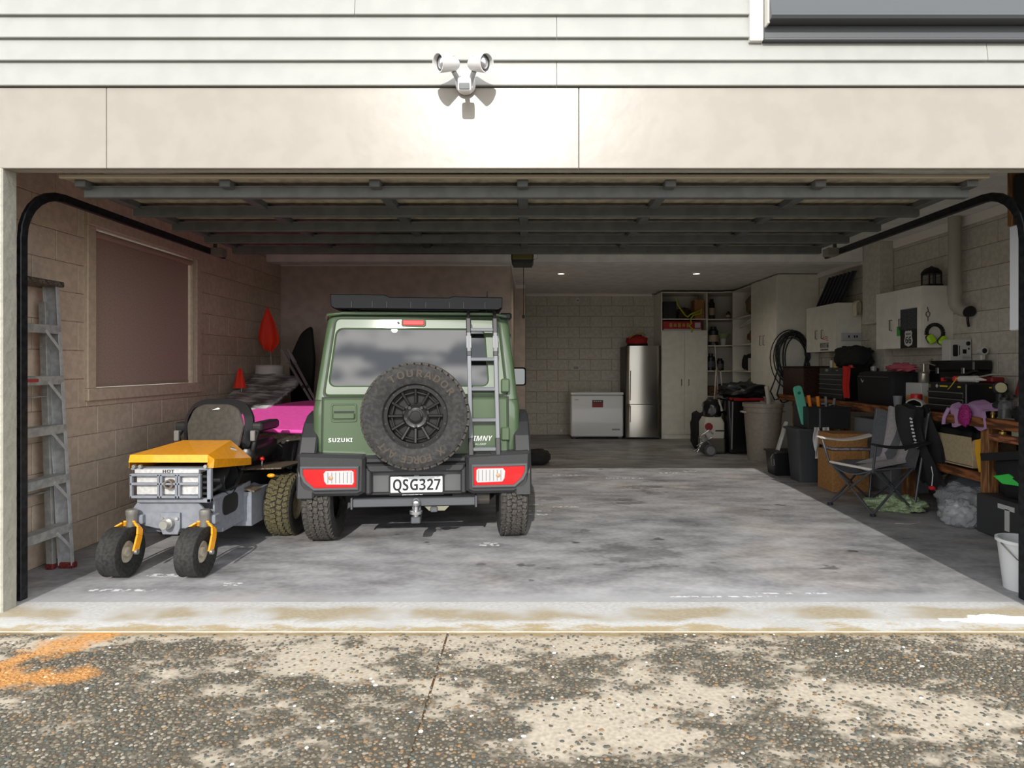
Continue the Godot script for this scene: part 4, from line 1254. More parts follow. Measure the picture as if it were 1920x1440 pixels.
# ---------------------------------------------------------------- ride-on mower, seen from behind
func build_mower() -> void:
	var M := thing("ride_on_mower", "yellow and grey ride-on mower with black seat beside the green car", "mower", V(-2.265, 0, -3.9))
	var yel := mt("mower yellow", 240, 160, 22, 0.38, 0, {"coat": 0.5, "mot": 0.05, "s": 4.0})
	var gry := mt("mower grey", 128, 132, 140, 0.5, 0.05, {"mot": 0.06, "s": 3.0})
	var blk := mt("mower black", 26, 26, 27, 0.55)
	var alum := mt("muffler plate", 206, 206, 204, 0.45, 0.3, {"mot": 0.08, "s": 5.0})
	var cap := mt("bolt zinc", 190, 188, 182, 0.35, 0.8)
	# hood
	var H := sub("hood", M)
	var hs := S()
	var c := V(0, 0.68, -0.3)
	var A := [V(-0.255, 0.648, -0.03), V(0.255, 0.648, -0.03)]
	var Bv := [V(-0.245, 0.732, -0.035), V(0.245, 0.732, -0.035)]
	var Cv := [V(-0.17, 0.768, -0.5), V(0.17, 0.768, -0.5)]
	var Dv := [V(-0.27, 0.63, -0.6), V(0.27, 0.63, -0.6)]
	var Av := [V(-0.27, 0.70, -0.07), V(0.27, 0.70, -0.07)]
	fo(hs, [V(-0.25, 0.685, -0.028), V(0.25, 0.685, -0.028), Bv[1], Bv[0]], c)
	fo(hs, [Bv[0], Bv[1], Cv[1], Cv[0]], c)
	for k in 2:
		fo(hs, [Bv[k], Cv[k], Av[k]], c)
		fo(hs, [Av[k], Cv[k], Dv[k]], c)
		fo(hs, [V(Av[k].x, 0.645, -0.06), Av[k], Dv[k], V(Dv[k].x, 0.58, -0.6)], c)
		fo(hs, [V(Bv[k].x, 0.65, -0.03), Bv[k], Av[k], V(Av[k].x, 0.645, -0.06)], c)
	fo(hs, [Cv[0], Cv[1], Dv[1], Dv[0]], c)
	fo(hs, [Dv[0], Dv[1], V(0.27, 0.58, -0.6), V(-0.27, 0.58, -0.6)], c)
	obj("hood_shell", hs, yel, H)
	obj("badge", prism(S(), rquad([Vector2(-0.05, -0.03), Vector2(0.05, -0.03), Vector2(0.05, 0.03), Vector2(-0.05, 0.03)], 0.03, 5), 0.003, Transform3D(Basis(V(0.12, -0.28, -0.95).normalized(), V(-0.55, 0.76, -0.3).normalized(), V(0.8, 0.56, -0.06).normalized()).orthonormalized(), V(0.226, 0.702, -0.43)), 0.0), mt("badge black", 20, 20, 20, 0.4), H)
	obj("badge_face", prism(S(), rquad([Vector2(-0.042, -0.022), Vector2(0.042, -0.022), Vector2(0.042, 0.022), Vector2(-0.042, 0.022)], 0.022, 5), 0.006, Transform3D(Basis(V(0.12, -0.28, -0.95).normalized(), V(-0.55, 0.76, -0.3).normalized(), V(0.8, 0.56, -0.06).normalized()).orthonormalized(), V(0.226, 0.702, -0.43)), 0.0), mt("badge white", 220, 220, 215, 0.4), H)
	for x in [-0.21, -0.17, 0.24]:
		obj("hood_bolt", cyl(S(), V(x, 0.662, -0.03), V(x, 0.662, -0.012), 0.011, 8), cap, M)
	# muffler guard
	var G := sub("muffler_guard", M)
	obj("rear_plate", bb(S(), -0.215, 0.185, 0.475, 0.622, -0.075, -0.05, 0.006), alum, G)
	obj("top_plate", bb(S(), -0.215, 0.19, 0.615, 0.642, -0.16, -0.03, 0.004), alum, G)
	for y in [0.468, 0.55, 0.606]:
		obj("guard_bar", bb(S(), -0.24, 0.2, y - 0.008, y + 0.008, -0.045, -0.02, 0.003), gry, G)
	for x in [-0.232, -0.06, -0.042, 0.052, 0.07, 0.198]:
		obj("guard_upright", bb(S(), x - 0.007, x + 0.007, 0.46, 0.612, -0.045, -0.02, 0.003), gry, G)
	obj("side_frame", bb(S(), 0.236, 0.262, 0.43, 0.645, -0.07, -0.04, 0.004), gry, G)
	obj("side_frame", bb(S(), 0.236, 0.262, 0.43, 0.455, -0.5, -0.04, 0.004), gry, G)
	obj("base_frame", bb(S(), -0.215, 0.255, 0.425, 0.452, -0.1, -0.055, 0.004), gry, G)
	obj("base_frame", bb(S(), -0.24, 0.25, 0.635, 0.65, -0.1, -0.035, 0.003), gry, G)
	for k in 4:
		obj("side_vent", bb(S(), 0.2, 0.236, 0.475 + k * 0.036, 0.492 + k * 0.036, -0.07, -0.05, 0.003), blk, G)
	obj("exhaust_pipe", lathe(S(), [Vector2(0.0, -0.02), Vector2(0.03, -0.02), Vector2(0.03, 0.03), Vector2(0.02, 0.03), Vector2(0.02, 0.0), Vector2(0.0, 0.0)], 20, TR(0.006, 0.548, -0.045, RX(90))), mt("exhaust rust", 120, 108, 100, 0.55, 0.5), G)
	text("lettering", "HOT", 0.018, mt("paint dark", 50, 50, 50, 0.6), G, TR(-0.0, 0.629, -0.0285), 0.002, 1.5, "Droid Sans", true)
	# rear plate and hitch
	obj("tail_plate", prism(S(), [Vector2(-0.21, 0.448), Vector2(-0.295, 0.33), Vector2(-0.28, 0.298), Vector2(-0.1, 0.255), Vector2(0.11, 0.255), Vector2(0.215, 0.3), Vector2(0.215, 0.36), Vector2(0.135, 0.448)], 0.02, TR(0, 0, -0.09), 0.003), gry, M)
	obj("hitch_plate", prism(S(), [Vector2(-0.07, 0.36), Vector2(-0.07, 0.262), Vector2(-0.055, 0.222), Vector2(0.04, 0.222), Vector2(0.055, 0.262), Vector2(0.055, 0.36)], 0.015, TR(0, 0, -0.068), 0.003), gry, M)
	obj("hitch_boss", lathe(S(), [Vector2(0.0, 0.0), Vector2(0.035, 0.0), Vector2(0.035, 0.03), Vector2(0.026, 0.03), Vector2(0.026, 0.07), Vector2(0.0, 0.07)], 18, TR(-0.012, 0.298, -0.06, RX(90))), cap, M)
	for x in [-0.055, 0.04]:
		obj("hitch_bolt", cyl(S(), V(x, 0.325, -0.062), V(x, 0.325, -0.05), 0.01, 8), cap, M)
	obj("support_strut", bar(S(), V(-0.28, 0.62, -0.5), V(-0.28, 0.3, -0.1), 0.02, 0.06), gry, M)
	# casters
	for e in [[-0.225, "left"], [0.235, "right"]]:
		var K := sub("caster", M, V(e[0], 0, 0))
		obj("post", lathe(S(), [Vector2(0.0, 0.285), Vector2(0.031, 0.285), Vector2(0.031, 0.355), Vector2(0.034, 0.36), Vector2(0.034, 0.385), Vector2(0.028, 0.392), Vector2(0.0, 0.394)], 20, TR(0, 0, -0.02)), mt("post steel", 150, 148, 142, 0.4, 0.6), K)
		obj("post_bracket", bb(S(), -0.05, 0.05, 0.29, 0.35, -0.11, -0.045, 0.006), gry, K)
		for sg in [-1, 1]:
			var path := [V(0, 0.305, -0.02), V(sg * 0.04, 0.308, 0.0), V(sg * 0.076, 0.285, 0.02), V(sg * 0.086, 0.245, 0.04), V(sg * 0.086, 0.155, 0.08)]
			var fk := S()
			for i in 4:
				bar(fk, path[i], path[i + 1], 0.05 if i > 1 else 0.04, 0.012, V(sg, 0.3, 0), 0.003)
			obj("fork_arm", fk, yel, K)
			obj("axle_bolt", cyl(S(), V(sg * 0.085, 0.155, 0.08), V(sg * 0.103, 0.155, 0.08), 0.016, 8), cap, K)
		var w := sub("caster_wheel", K, V(0, 0.156, 0.08), RZ(90))
		tyre(w, 0.156, 0.125, 0.075, mt("caster rubber", 44, 44, 42, 0.8, 0, {"mot": 0.4, "s": 8.0}), null, 0, 0)
		obj("caster_hub", lathe(S(), [Vector2(0.0, -0.045), Vector2(0.028, -0.045), Vector2(0.034, -0.025), Vector2(0.072, -0.035), Vector2(0.077, -0.045), Vector2(0.077, 0.045), Vector2(0.072, 0.035), Vector2(0.034, 0.025), Vector2(0.028, 0.045), Vector2(0.0, 0.045)], 28), mt("hub cream", 196, 186, 166, 0.5, 0, {"mot": 0.1, "s": 5.0}), w)
	# engine and frame
	obj("engine_block", bb(S(), -0.22, 0.16, 0.40, 0.64, -0.6, -0.12, 0.02), blk, M)
	obj("fan_shroud", lathe(S(), [Vector2(0.0, 0.0), Vector2(0.05, 0.0), Vector2(0.09, -0.012), Vector2(0.1, 0.0), Vector2(0.1, -0.1)].map(func(v): return Vector2(v.x, -v.y)), 24, TR(0.17, 0.53, -0.3, RZ(-90))), mt("engine dark", 34, 35, 36, 0.4, 0.3), M)
	obj("engine_hose", tube(S(), [V(0.18, 0.46, -0.15), V(0.24, 0.5, -0.2), V(0.245, 0.58, -0.28), V(0.2, 0.62, -0.4)], 0.016, 8), blk, M)
	obj("engine_hose", tube(S(), [V(0.2, 0.43, -0.22), V(0.27, 0.47, -0.34), V(0.26, 0.55, -0.46), V(0.2, 0.58, -0.52)], 0.014, 8), mt("engine dark"), M)
	obj("side_plate", prism(S(), [Vector2(0.1, 0.44), Vector2(0.1, 0.24), Vector2(0.3, 0.21), Vector2(0.62, 0.22), Vector2(0.62, 0.46)], 0.012, Transform3D(Basis(V(0, 0, -1), V(0, 1, 0), V(1, 0, 0)), V(0.25, 0, 0)), 0.002), gry, M)
	obj("side_hole", prism(S(), rquad([Vector2(0.2, 0.3), Vector2(0.42, 0.3), Vector2(0.42, 0.43), Vector2(0.2, 0.43)], 0.06, 5), 0.006, Transform3D(Basis(V(0, 0, -1), V(0, 1, 0), V(1, 0, 0)), V(0.257, 0, 0)), 0.001), blk, M)
	obj("tail_panel", bb(S(), 0.06, 0.25, 0.235, 0.42, -0.22, -0.2, 0.004), gry, M)
	obj("bottom_rail", bb(S(), -0.25, 0.26, 0.2, 0.235, -1.2, -0.2, 0.006), gry, M)
	obj("battery_box", prism(S(), [Vector2(0.16, 0.16), Vector2(0.31, 0.16), Vector2(0.31, 0.40), Vector2(0.24, 0.40), Vector2(0.16, 0.43)], 0.3, TR(0, 0, -0.66), 0.004), mt("mower grey"), M)
	obj("box_flap", prism(S(), [Vector2(0.2, 0.43), Vector2(0.33, 0.395), Vector2(0.33, 0.41), Vector2(0.2, 0.445)], 0.12, TR(0, 0, -0.57), 0.002), mt("worn metal", 140, 126, 108, 0.5, 0.5, {"mot": 0.4, "s": 14.0}), M)
	obj("chassis", bb(S(), -0.24, 0.2, 0.24, 0.5, -1.4, -0.55, 0.01), blk, M)
	# drive wheels
	for sg in [-1, 1]:
		var w := sub("drive_wheel", M, V(sg * 0.415, 0.232, -0.9), RZ(-90 * sg))
		tyre(w, 0.232, 0.205, 0.12, mt("turf rubber", 52, 50, 42, 0.85, 0, {"mot": 0.4, "s": 7.0}), mt("turf tread", 104, 96, 66, 0.95, 0, {"mot": 0.45, "s": 16.0}), 34, 4, 0.72)
		obj("wheel_disc", lathe(S(), [Vector2(0.0, -0.02), Vector2(0.0, -0.02), Vector2(0.12, -0.02), Vector2(0.122, 0.075), Vector2(0.112, 0.07), Vector2(0.10, 0.03), Vector2(0.05, 0.035), Vector2(0.045, 0.06), Vector2(0.0, 0.06)].slice(1), 28), mt("wheel cream", 186, 170, 138, 0.55, 0, {"mot": 0.15, "s": 6.0}), w)
	obj("mudguard", prism(S(), [Vector2(-0.02, 0), Vector2(0.3, 0), Vector2(0.3, 0.012), Vector2(-0.02, 0.012)], 0.52, Transform3D(RZ(2) * RX(-3), V(0.13, 0.5, -1.0)), 0.003), mt("worn metal"), M)
	obj("mudguard_edge", bb(S(), 0.06, 0.12, 0.47, 0.5, -1.25, -0.7, 0.004), yel, M)
	obj("amber_lamp", blob(S(), V(0.35, 0.475, -0.75), V(0.03, 0.016, 0.02), 0.0, 1, 10), yel, M)
	obj("lever_rod", cyl(S(), V(0.195, 0.5, -0.95), V(0.2, 0.56, -0.95), 0.006, 8), cap, M)
	obj("lever_knob", blob(S(), V(0.2, 0.572, -0.95), V(0.017, 0.019, 0.017), 0.0, 1, 10), mt("knob red", 214, 40, 36, 0.3), M)
	# seat
	var T := sub("seat", M, V(-0.075, 0, 0))
	var bo := []
	for e in [[-0.245, 0.66], [0.245, 0.66], [0.262, 0.80], [0.255, 0.90], [0.205, 0.99], [0.11, 1.03], [-0.11, 1.03], [-0.205, 0.99], [-0.255, 0.90], [-0.262, 0.80]]:
		bo.append(Vector2(e[0], e[1]))
	var bt := Transform3D(RX(-8), V(0, 0.02, -0.72))
	obj("backrest", prism(S(), rquad(bo, 0.03, 3), 0.12, bt, 0.045), mt("seat vinyl", 38, 38, 39, 0.35), T)
	obj("back_shell", prism(S(), rquad([Vector2(-0.19, 0.66), Vector2(0.19, 0.66), Vector2(0.215, 0.83), Vector2(0.17, 0.95), Vector2(0.1, 0.985), Vector2(-0.1, 0.985), Vector2(-0.17, 0.95), Vector2(-0.215, 0.83)], 0.03, 3), 0.02, bt.translated_local(V(0, 0, 0.06)), 0.008), mt("seat shell", 74, 70, 64, 0.22, 0, {"mot": 0.1, "s": 4.0}), T)
	obj("brand_tag", prism(S(), [Vector2(-0.03, 0.0), Vector2(0.02, 0.004), Vector2(0.03, 0.01), Vector2(0.015, 0.018)], 0.003, bt.translated_local(V(0.0, 0.94, 0.072)), 0.0), mt("badge white"), T)
	obj("cushion", loft(S(), [ring3(rrect(-0.24, 0.24, -1.3, -0.82, 0.08, 5).map(func(v): return v), 0.56).map(func(v): return v), ring3(rrect(-0.26, 0.26, -1.33, -0.82, 0.08, 5), 0.6), ring3(rrect(-0.26, 0.26, -1.33, -0.82, 0.08, 5), 0.68), ring3(rrect(-0.22, 0.22, -1.29, -0.86, 0.08, 5), 0.71)].map(func(r): var c2 = r.duplicate(); c2.reverse(); return c2)), mt("seat vinyl"), T)
	obj("seat_base", bb(S(), -0.2, 0.2, 0.49, 0.57, -1.25, -0.8, 0.01), blk, T)
	for sg in [-1, 1]:
		obj("armrest", prism(S(), rrect(-0.17, 0.17, -0.035, 0.035, 0.025), 0.08, Transform3D(RY(90), V(sg * 0.29, 0.83, -0.98)), 0.012), mt("seat vinyl"), T)
		obj("arm_post", tube(S(), [V(sg * 0.27, 0.66, -0.8), V(sg * 0.295, 0.76, -0.79), V(sg * 0.29, 0.81, -0.84)], 0.02, 10), blk, T)
		obj("arm_hinge", prism(S(), rrect(-0.018, 0.018, -0.04, 0.04, 0.01), 0.03, TR(sg * 0.285, 0.77, -0.765), 0.005), mt("post steel"), T)

# ---------------------------------------------------------------- stepladder by the left jamb
func build_ladder() -> void:
	var L := thing("stepladder", "scuffed folded aluminium stepladder leaning against the left wall", "ladder", V(-2.95, 0, -3.73))
	var al := mt("scuffed aluminium", 176, 177, 178, 0.5, 0.1, {"mot": 0.1, "s": 3.0})
	var al2 := mt("step aluminium", 158, 158, 155, 0.55, 0.1, {"mot": 0.12, "s": 3.0})
	var fr := func(y: float) -> float: return -y * 0.056
	var rr := func(y: float) -> float: return -0.085 - y * 0.03
	for z in [-0.27, 0.27]:
		var s := S()
		bar(s, V(fr.call(0.02), 0.02, z), V(fr.call(1.80), 1.80, z), 0.004, 0.085, Vector3.RIGHT, 0.001)
		for e in [-0.041, 0.041]:
			bar(s, V(fr.call(0.02) + e, 0.02, z + 0.012), V(fr.call(1.80) + e, 1.80, z + 0.012), 0.028, 0.004, Vector3.RIGHT, 0.001)
		obj("front_rail", s, al, L)
		obj("back_rail", bar(S(), V(rr.call(0.03), 0.03, z * 0.9), V(rr.call(1.70), 1.70, z * 0.9), 0.03, 0.045, Vector3.RIGHT, 0.003), al2, L)
		obj("foot", box(S(), V(0, 0.018, z), V(0.098, 0.036, 0.042), 0.006), mt("foot red", 128, 40, 38, 0.7, 0, {"mot": 0.4, "s": 12.0}), L)
		obj("foot", box(S(), V(-0.086, 0.018, z * 0.9), V(0.05, 0.036, 0.042), 0.006), mt("foot red"), L)
	for i in 5:
		var y: float = [0.284, 0.6, 0.915, 1.225, 1.545][i]
		var s := S()
		box(s, V(fr.call(y), y, 0), V(0.085, 0.012, 0.54), 0.002)
		box(s, V(fr.call(y) + 0.042, y - 0.022, 0), V(0.006, 0.055, 0.54), 0.002)
		obj("step", s, al2, L)
		for z in [-0.27, 0.27]:
			var sg := signf(z)
			obj("step_brace", bar(S(), V(fr.call(y) + 0.045, y - 0.03, z - sg * 0.13), V(fr.call(y - 0.15) + 0.045, y - 0.16, z - sg * 0.01), 0.02, 0.004, Vector3.RIGHT, 0.001), al, L)
	for y in [0.5, 1.1]:
		obj("back_brace", bar(S(), V(rr.call(y), y, -0.24), V(rr.call(y), y, 0.24), 0.03, 0.01), al2, L)
	obj("top_cap", box(S(), V(-0.11, 1.815, 0), V(0.14, 0.035, 0.60), 0.006), mt("cap metal", 118, 110, 98, 0.6, 0.4, {"mot": 0.4, "s": 8.0}), L)
	obj("warning_label", box(S(), V(fr.call(1.225) + 0.0465, 1.205, 0.06), V(0.002, 0.02, 0.24), 0.0), mt("label red", 150, 60, 50, 0.6), L)
	obj("warning_label", box(S(), V(fr.call(1.225) + 0.0466, 1.205, 0.21), V(0.002, 0.02, 0.06), 0.0), mt("label yellow", 200, 180, 60, 0.6), L)

# ---------------------------------------------------------------- things piled in the left corner
func build_left_pile() -> void:
	var dk := mt("dark tub", 40, 41, 42, 0.5)
	var T := thing("storage_tub", "large dark storage tub under the streaked grey board", "tub", V(-2.68, 0, -6.5))
	obj("tub_body", loft(S(), [ring3(rrect(-0.36, 0.36, -0.62, 0.55, 0.05), 0.0), ring3(rrect(-0.4, 0.4, -0.66, 0.58, 0.06), 0.66)].map(func(r): var c = r.duplicate(); c.reverse(); return c)), dk, T)
	obj("tub_lid", loft(S(), [ring3(rrect(-0.42, 0.42, -0.68, 0.6, 0.06), 0.66), ring3(rrect(-0.42, 0.42, -0.68, 0.6, 0.06), 0.70), ring3(rrect(-0.39, 0.39, -0.65, 0.57, 0.06), 0.71)].map(func(r): var c = r.duplicate(); c.reverse(); return c)), mt("dark tub lid", 52, 53, 55, 0.5), T)
	# pink board
	var pp := rquad([Vector2(-0.62, -0.20), Vector2(-0.18, -0.56), Vector2(0.32, -0.60), Vector2(0.34, 0.56), Vector2(-0.2, 0.52), Vector2(-0.56, 0.22)], 0.16, 5)
	one("pink_board", prism(S(), pp, 0.035, Transform3D(RX(-80), Vector3.ZERO), 0.012), mt("pink foam", 244, 92, 184, 0.45, 0, {"mot": 0.05, "s": 3.0}), "bright pink foam board lying behind the mower seat", "board", V(-2.06, 0.835, -5.82))
	# grey streaked board
	var gp := rquad([Vector2(-0.27, -0.1), Vector2(0.26, -0.1), Vector2(0.34, 0.66), Vector2(0.27, 0.88), Vector2(-0.2, 1.02), Vector2(-0.26, 0.9)], 0.05, 4)
	var vdir := V(0, 0.34, -0.94).normalized()
	one("streaked_board", prism(S(), gp, 0.04, Transform3D(Basis(V(1, 0, 0), vdir, V(1, 0, 0).cross(vdir)), Vector3.ZERO), 0.012), mt("streaked foam", 206, 208, 208, 0.5, 0, {"mot": 0.6, "s": Vector3(0.7, 5.0, 1.8)}), "light grey board with dark brush streaks leaning in the corner", "board", V(-2.77, 0.86, -5.98))
	# soft bundles
	var cr := S()
	blob(cr, V(0, 0.2, 0), V(0.3, 0.11, 0.2), 0.28, 4, 22)
	blob(cr, V(0.16, 0.235, 0.08), V(0.15, 0.10, 0.13), 0.3, 9, 18)
	one("cloth_bundle", cr, mt("cream cloth", 205, 196, 176, 0.9, 0, {"mot": 0.2, "bump": 0.5, "s": 8.0}), "crumpled cream cloth bundle under the pink board", "cloth", V(-2.07, 0.44, -5.64))
	var bg := S()
	blob(bg, V(0, 0.28, 0), V(0.34, 0.34, 0.2), 0.2, 14, 22, 0.7, 0.0)
	one("duffel_bag", bg, mt("black canvas", 44, 43, 45, 0.85, 0, {"bump": 0.6, "s": 6.0}), "soft charcoal duffel bag between the mower and the car", "bag", V(-2.05, 0, -5.58))
	one("folded_jacket", sheet(S(), func(u, v): return V((u - 0.5) * 0.3, 0.03 + 0.05 * sin(u * 9 + v * 3) * v - 0.18 * pow(v, 2.0), 0.12 * v + 0.03 * cos(u * 14)), 18, 12, 0.012), mt("black nylon", 34, 34, 37, 0.5, 0, {"bump": 0.4, "s": 7.0}), "black nylon jacket draped over the charcoal duffel bag", "jacket", V(-1.95, 0.60, -5.46))
	# pail with the flag rod
	var P := thing("white_pail", "white plastic pail standing behind the streaked board", "pail", V(-2.9, 0.712, -7.0))
	obj("pail_body", lathe(S(), [Vector2(0.0, 0.0), Vector2(0.115, 0.0), Vector2(0.135, 0.47), Vector2(0.15, 0.475), Vector2(0.152, 0.57), Vector2(0.14, 0.585), Vector2(0.125, 0.585), Vector2(0.12, 0.05), Vector2(0.0, 0.05)], 28), mt("pail white", 196, 193, 186, 0.5), P)
	obj("pail_band", lathe(S(), [Vector2(0.138, 0.44), Vector2(0.146, 0.45), Vector2(0.146, 0.462), Vector2(0.138, 0.47)], 28), mt("pail white"), P)
	var F := thing("safety_flag", "tall orange safety flag on a thin rod in the white pail", "flag", V(-2.88, 0.77, -6.98))
	obj("rod", cyl(S(), V(0, 0, -0.05), V(-0.03, 1.16, -0.05), 0.005, 8), mt("rod white", 170, 170, 165, 0.4), F)
	obj("flag_cloth", sheet(S(), func(u, v): return V(-0.035 + (u - 0.42) * 0.24 * (0.06 + sin(minf(v * 1.25, 1.0) * 1.45)) * (1.0 - 0.55 * smoothstep(0.75, 1.0, v)), 1.17 - v * 0.46 - 0.05 * u * v, 0.035 * sin(u * 8.0) * v), 16, 16, 0.003), mt("flag orange", 226, 52, 22, 0.7, 0, {"bump": 0.3, "s": 6.0}), F)
	var F2 := thing("safety_flag", "short orange flag sticking up beside the streaked board", "flag", V(-2.93, 0.712, -6.35))
	obj("rod", cyl(S(), V(0, 0, -0.03), V(0, 0.54, -0.03), 0.005, 8), mt("rod white"), F2)
	obj("flag_cloth", sheet(S(), func(u, v): return V((u - 0.5) * 0.14 * (0.25 + v * 0.75), 0.55 - v * 0.2, 0.02 * sin(u * 7.0)), 10, 8, 0.003), mt("flag orange"), F2)
	# two paddle shafts
	for k in 2:
		var PD := thing("paddle", "aluminium paddle shaft leaning to the car, " + ("nearer the wall" if k == 0 else "nearer the car"), "paddle", V(-2.764 + k * 0.075, 1.462, -7.0), 0, "aluminium paddles in the corner")
		var dirp := V(0.52 - k * 0.03, -0.497, 0.6)
		obj("grip", cyl(S(), V(0, 0, 0), dirp * 0.28, 0.02, 12), mt("grip grey", 150, 148, 150, 0.55), PD)
		obj("shaft", cyl(S(), dirp * 0.27, dirp * 1.08, 0.014, 12), mt("shaft aluminium", 178, 178, 182, 0.3, 0.8), PD)
		obj("shaft_collar", cyl(S(), dirp * 0.78, dirp * 0.83, 0.018, 12), mt("collar dark", 60, 58, 60, 0.5), PD)
	var fin := rquad([Vector2(-0.12, -0.75), Vector2(0.1, -0.75), Vector2(0.16, 0.1), Vector2(0.12, 0.52), Vector2(-0.02, 0.42), Vector2(-0.16, 0.1)], 0.07, 4)
	one("pointed_board", prism(S(), fin, 0.05, TR(0, 0, 0), 0.02), mt("fin black", 20, 20, 22, 0.35), "tall black pointed board standing in the corner behind the paddles", "board", V(-2.71, 1.262, -7.5))
	var bk := S()
	blob(bk, V(0, 0.46, 0), V(0.36, 0.5, 0.24), 0.16, 31, 20, 0.75, 0.0)
	one("backpack_heap", bk, mt("black fabric", 22, 22, 24, 0.8, 0, {"bump": 0.5, "s": 6.0}), "black heap of bags against the partition behind the paddles", "bag", V(-2.25, 0.0, -7.5))
	one("rope_roll", coil(S(), TR(0, 0, 0), 0.13, 0.13, 5, 0.012, 0.02, 6), mt("rope brown", 112, 84, 48, 0.9), "brown rope roll hanging over the black bags", "rope", V(-2.05, 0.97, -7.22))

# ---------------------------------------------------------------- back wall
func build_back() -> void:
	var F := thing("chest_freezer", "white chest freezer with a red and black sticker", "freezer", V(1.207, 0, -11.2))
	var wh := mt("appliance white", 222, 224, 226, 0.15, 0, {"coat": 0.5})
	obj("freezer_body", bx(V(0, 0.405, 0), V(0.92, 0.73, 0.6), 0.02), wh, F)
	obj("freezer_lid", bx(V(0, 0.795, 0.005), V(0.925, 0.05, 0.615), 0.012), wh, F)
	for x in [-0.4, 0.4]:
		for z in [-0.25, 0.25]:
			obj("foot", bx(V(x, 0.02, z), V(0.06, 0.045, 0.06), 0.004), mt("dark tub"), F)
	var st := sub("sticker", F, V(0.01, 0.62, 0.301))
	obj("sticker_sheet", bx(V(0, 0, 0), V(0.19, 0.125, 0.003), 0.0), mt("sticker red", 142, 22, 26, 0.5), st)
	obj("sticker_head", bx(V(0, 0.04, 0.001), V(0.19, 0.045, 0.003), 0.0), mt("sticker black", 24, 22, 24, 0.5), st)
	for k in 4:
		obj("sticker_line", bx(V(-0.06 + k * 0.038, 0.04, 0.003), V(0.028, 0.012, 0.002), 0.0), mt("sticker white", 190, 186, 186, 0.5), st)
	obj("vent_grille", bx(V(0.33, 0.17, 0.3), V(0.14, 0.03, 0.006), 0.002), mt("appliance grey", 150, 152, 154, 0.5), F)
	obj("maker_badge", bx(V(-0.36, 0.69, 0.3), V(0.07, 0.012, 0.005), 0.001), mt("appliance grey"), F)
	var R := thing("fridge", "tall stainless steel fridge freezer between freezer and cupboard", "fridge", V(2.015, 0, -11.2))
	var ss := mt("stainless steel", 186, 182, 174, 0.24, 1.0)
	obj("fridge_case", bx(V(0, 0.82, -0.03), V(0.62, 1.61, 0.6), 0.01), mt("fridge grey", 84, 84, 84, 0.5, 0.2), R)
	for e in [[0.04, 0.605], [0.615, 1.63]]:
		var rings := []
		for y in [e[0], e[1]]:
			var ring := []
			for k in 9:
				var u := k / 8.0
				ring.append(V(-0.3 + 0.6 * u, y, 0.305 + 0.028 * sin(PI * u)))
			ring.append(V(0.3, y, 0.27))
			ring.append(V(-0.3, y, 0.27))
			rings.append(ring)
		obj("fridge_door", loft(S(), rings), ss, R)
	obj("handle_slot", bar(S(), V(-0.232, 0.68, 0.327), V(-0.226, 1.2, 0.327), 0.014, 0.012, Vector3.RIGHT, 0.003), mt("slot dark", 40, 38, 36, 0.5), R)
	obj("handle_slot", bar(S(), V(-0.232, 0.3, 0.327), V(-0.228, 0.585, 0.327), 0.014, 0.012, Vector3.RIGHT, 0.003), mt("slot dark"), R)
	obj("plinth", bx(V(0, 0.02, 0.2), V(0.58, 0.04, 0.1), 0.004), mt("dark tub"), R)
	var rb := S()
	blob(rb, V(0, 0.09, 0), V(0.18, 0.095, 0.15), 0.12, 8, 18, 0.75, 0.0)
	var RB := thing("cooler_bag", "red and black cooler bag on top of the steel fridge", "bag", V(1.95, 1.628, -11.15))
	obj("bag_body", rb, mt("bag red", 166, 26, 26, 0.7, 0, {"bump": 0.3, "s": 6.0}), RB)
	obj("bag_base", bx(V(0, 0.022, 0.0), V(0.33, 0.045, 0.3), 0.012), mt("black fabric"), RB)
	obj("bag_strap", tube(S(), [V(-0.16, 0.14, 0.08), V(-0.06, 0.22, 0.1), V(0.1, 0.24, 0.06), V(0.16, 0.2, 0.0)], 0.01, 6), mt("strap yellow", 186, 160, 70, 0.7), RB)
	obj("bag_strap", tube(S(), [V(-0.14, 0.14, 0.0), V(-0.02, 0.2, 0.02), V(0.08, 0.2, 0.0)], 0.012, 6), mt("strap brown", 92, 70, 50, 0.7), RB)
	# wall fittings
	var so := thing("wall_outlet", "white double power outlet above the chest freezer", "outlet", V(0.888, 1.245, BACK))
	obj("outlet_plate", bx(V(0, 0, 0.006), V(0.13, 0.085, 0.012), 0.003), mt("outlet white", 220, 220, 214, 0.4), so)
	obj("outlet_face", bx(V(0, -0.002, 0.012), V(0.095, 0.055, 0.006), 0.002), mt("outlet grey", 150, 154, 150, 0.5), so)
	one("floor_outlet", bx(V(0, 0, 0.006), V(0.055, 0.05, 0.012), 0.004), mt("outlet white"), "small white wall socket low down beside the freezer", "outlet", V(0.612, 0.075, BACK))
	var sn := thing("wall_sensor", "small white motion sensor high on the back wall", "sensor", V(0.92, 2.5, BACK))
	obj("sensor_body", prism(S(), rrect(-0.03, 0.03, -0.045, 0.045, 0.012), 0.045, TR(0, 0, 0.022), 0.008), mt("outlet white"), sn)
	obj("sensor_window", bx(V(0, -0.01, 0.045), V(0.04, 0.035, 0.006), 0.003), mt("outlet grey"), sn)
	var ro := S()
	blob(ro, V(0, 0.09, 0), V(0.17, 0.1, 0.17), 0.1, 3, 16, 0.8, 0.0)
	one("rubber_mat_roll", ro, mt("rubber brown", 40, 35, 30, 0.85, 0, {"bump": 0.4, "s": 6.0}), "dark rubber lump on the floor just beyond the car", "rubber roll", V(0.12, 0, -8.2))

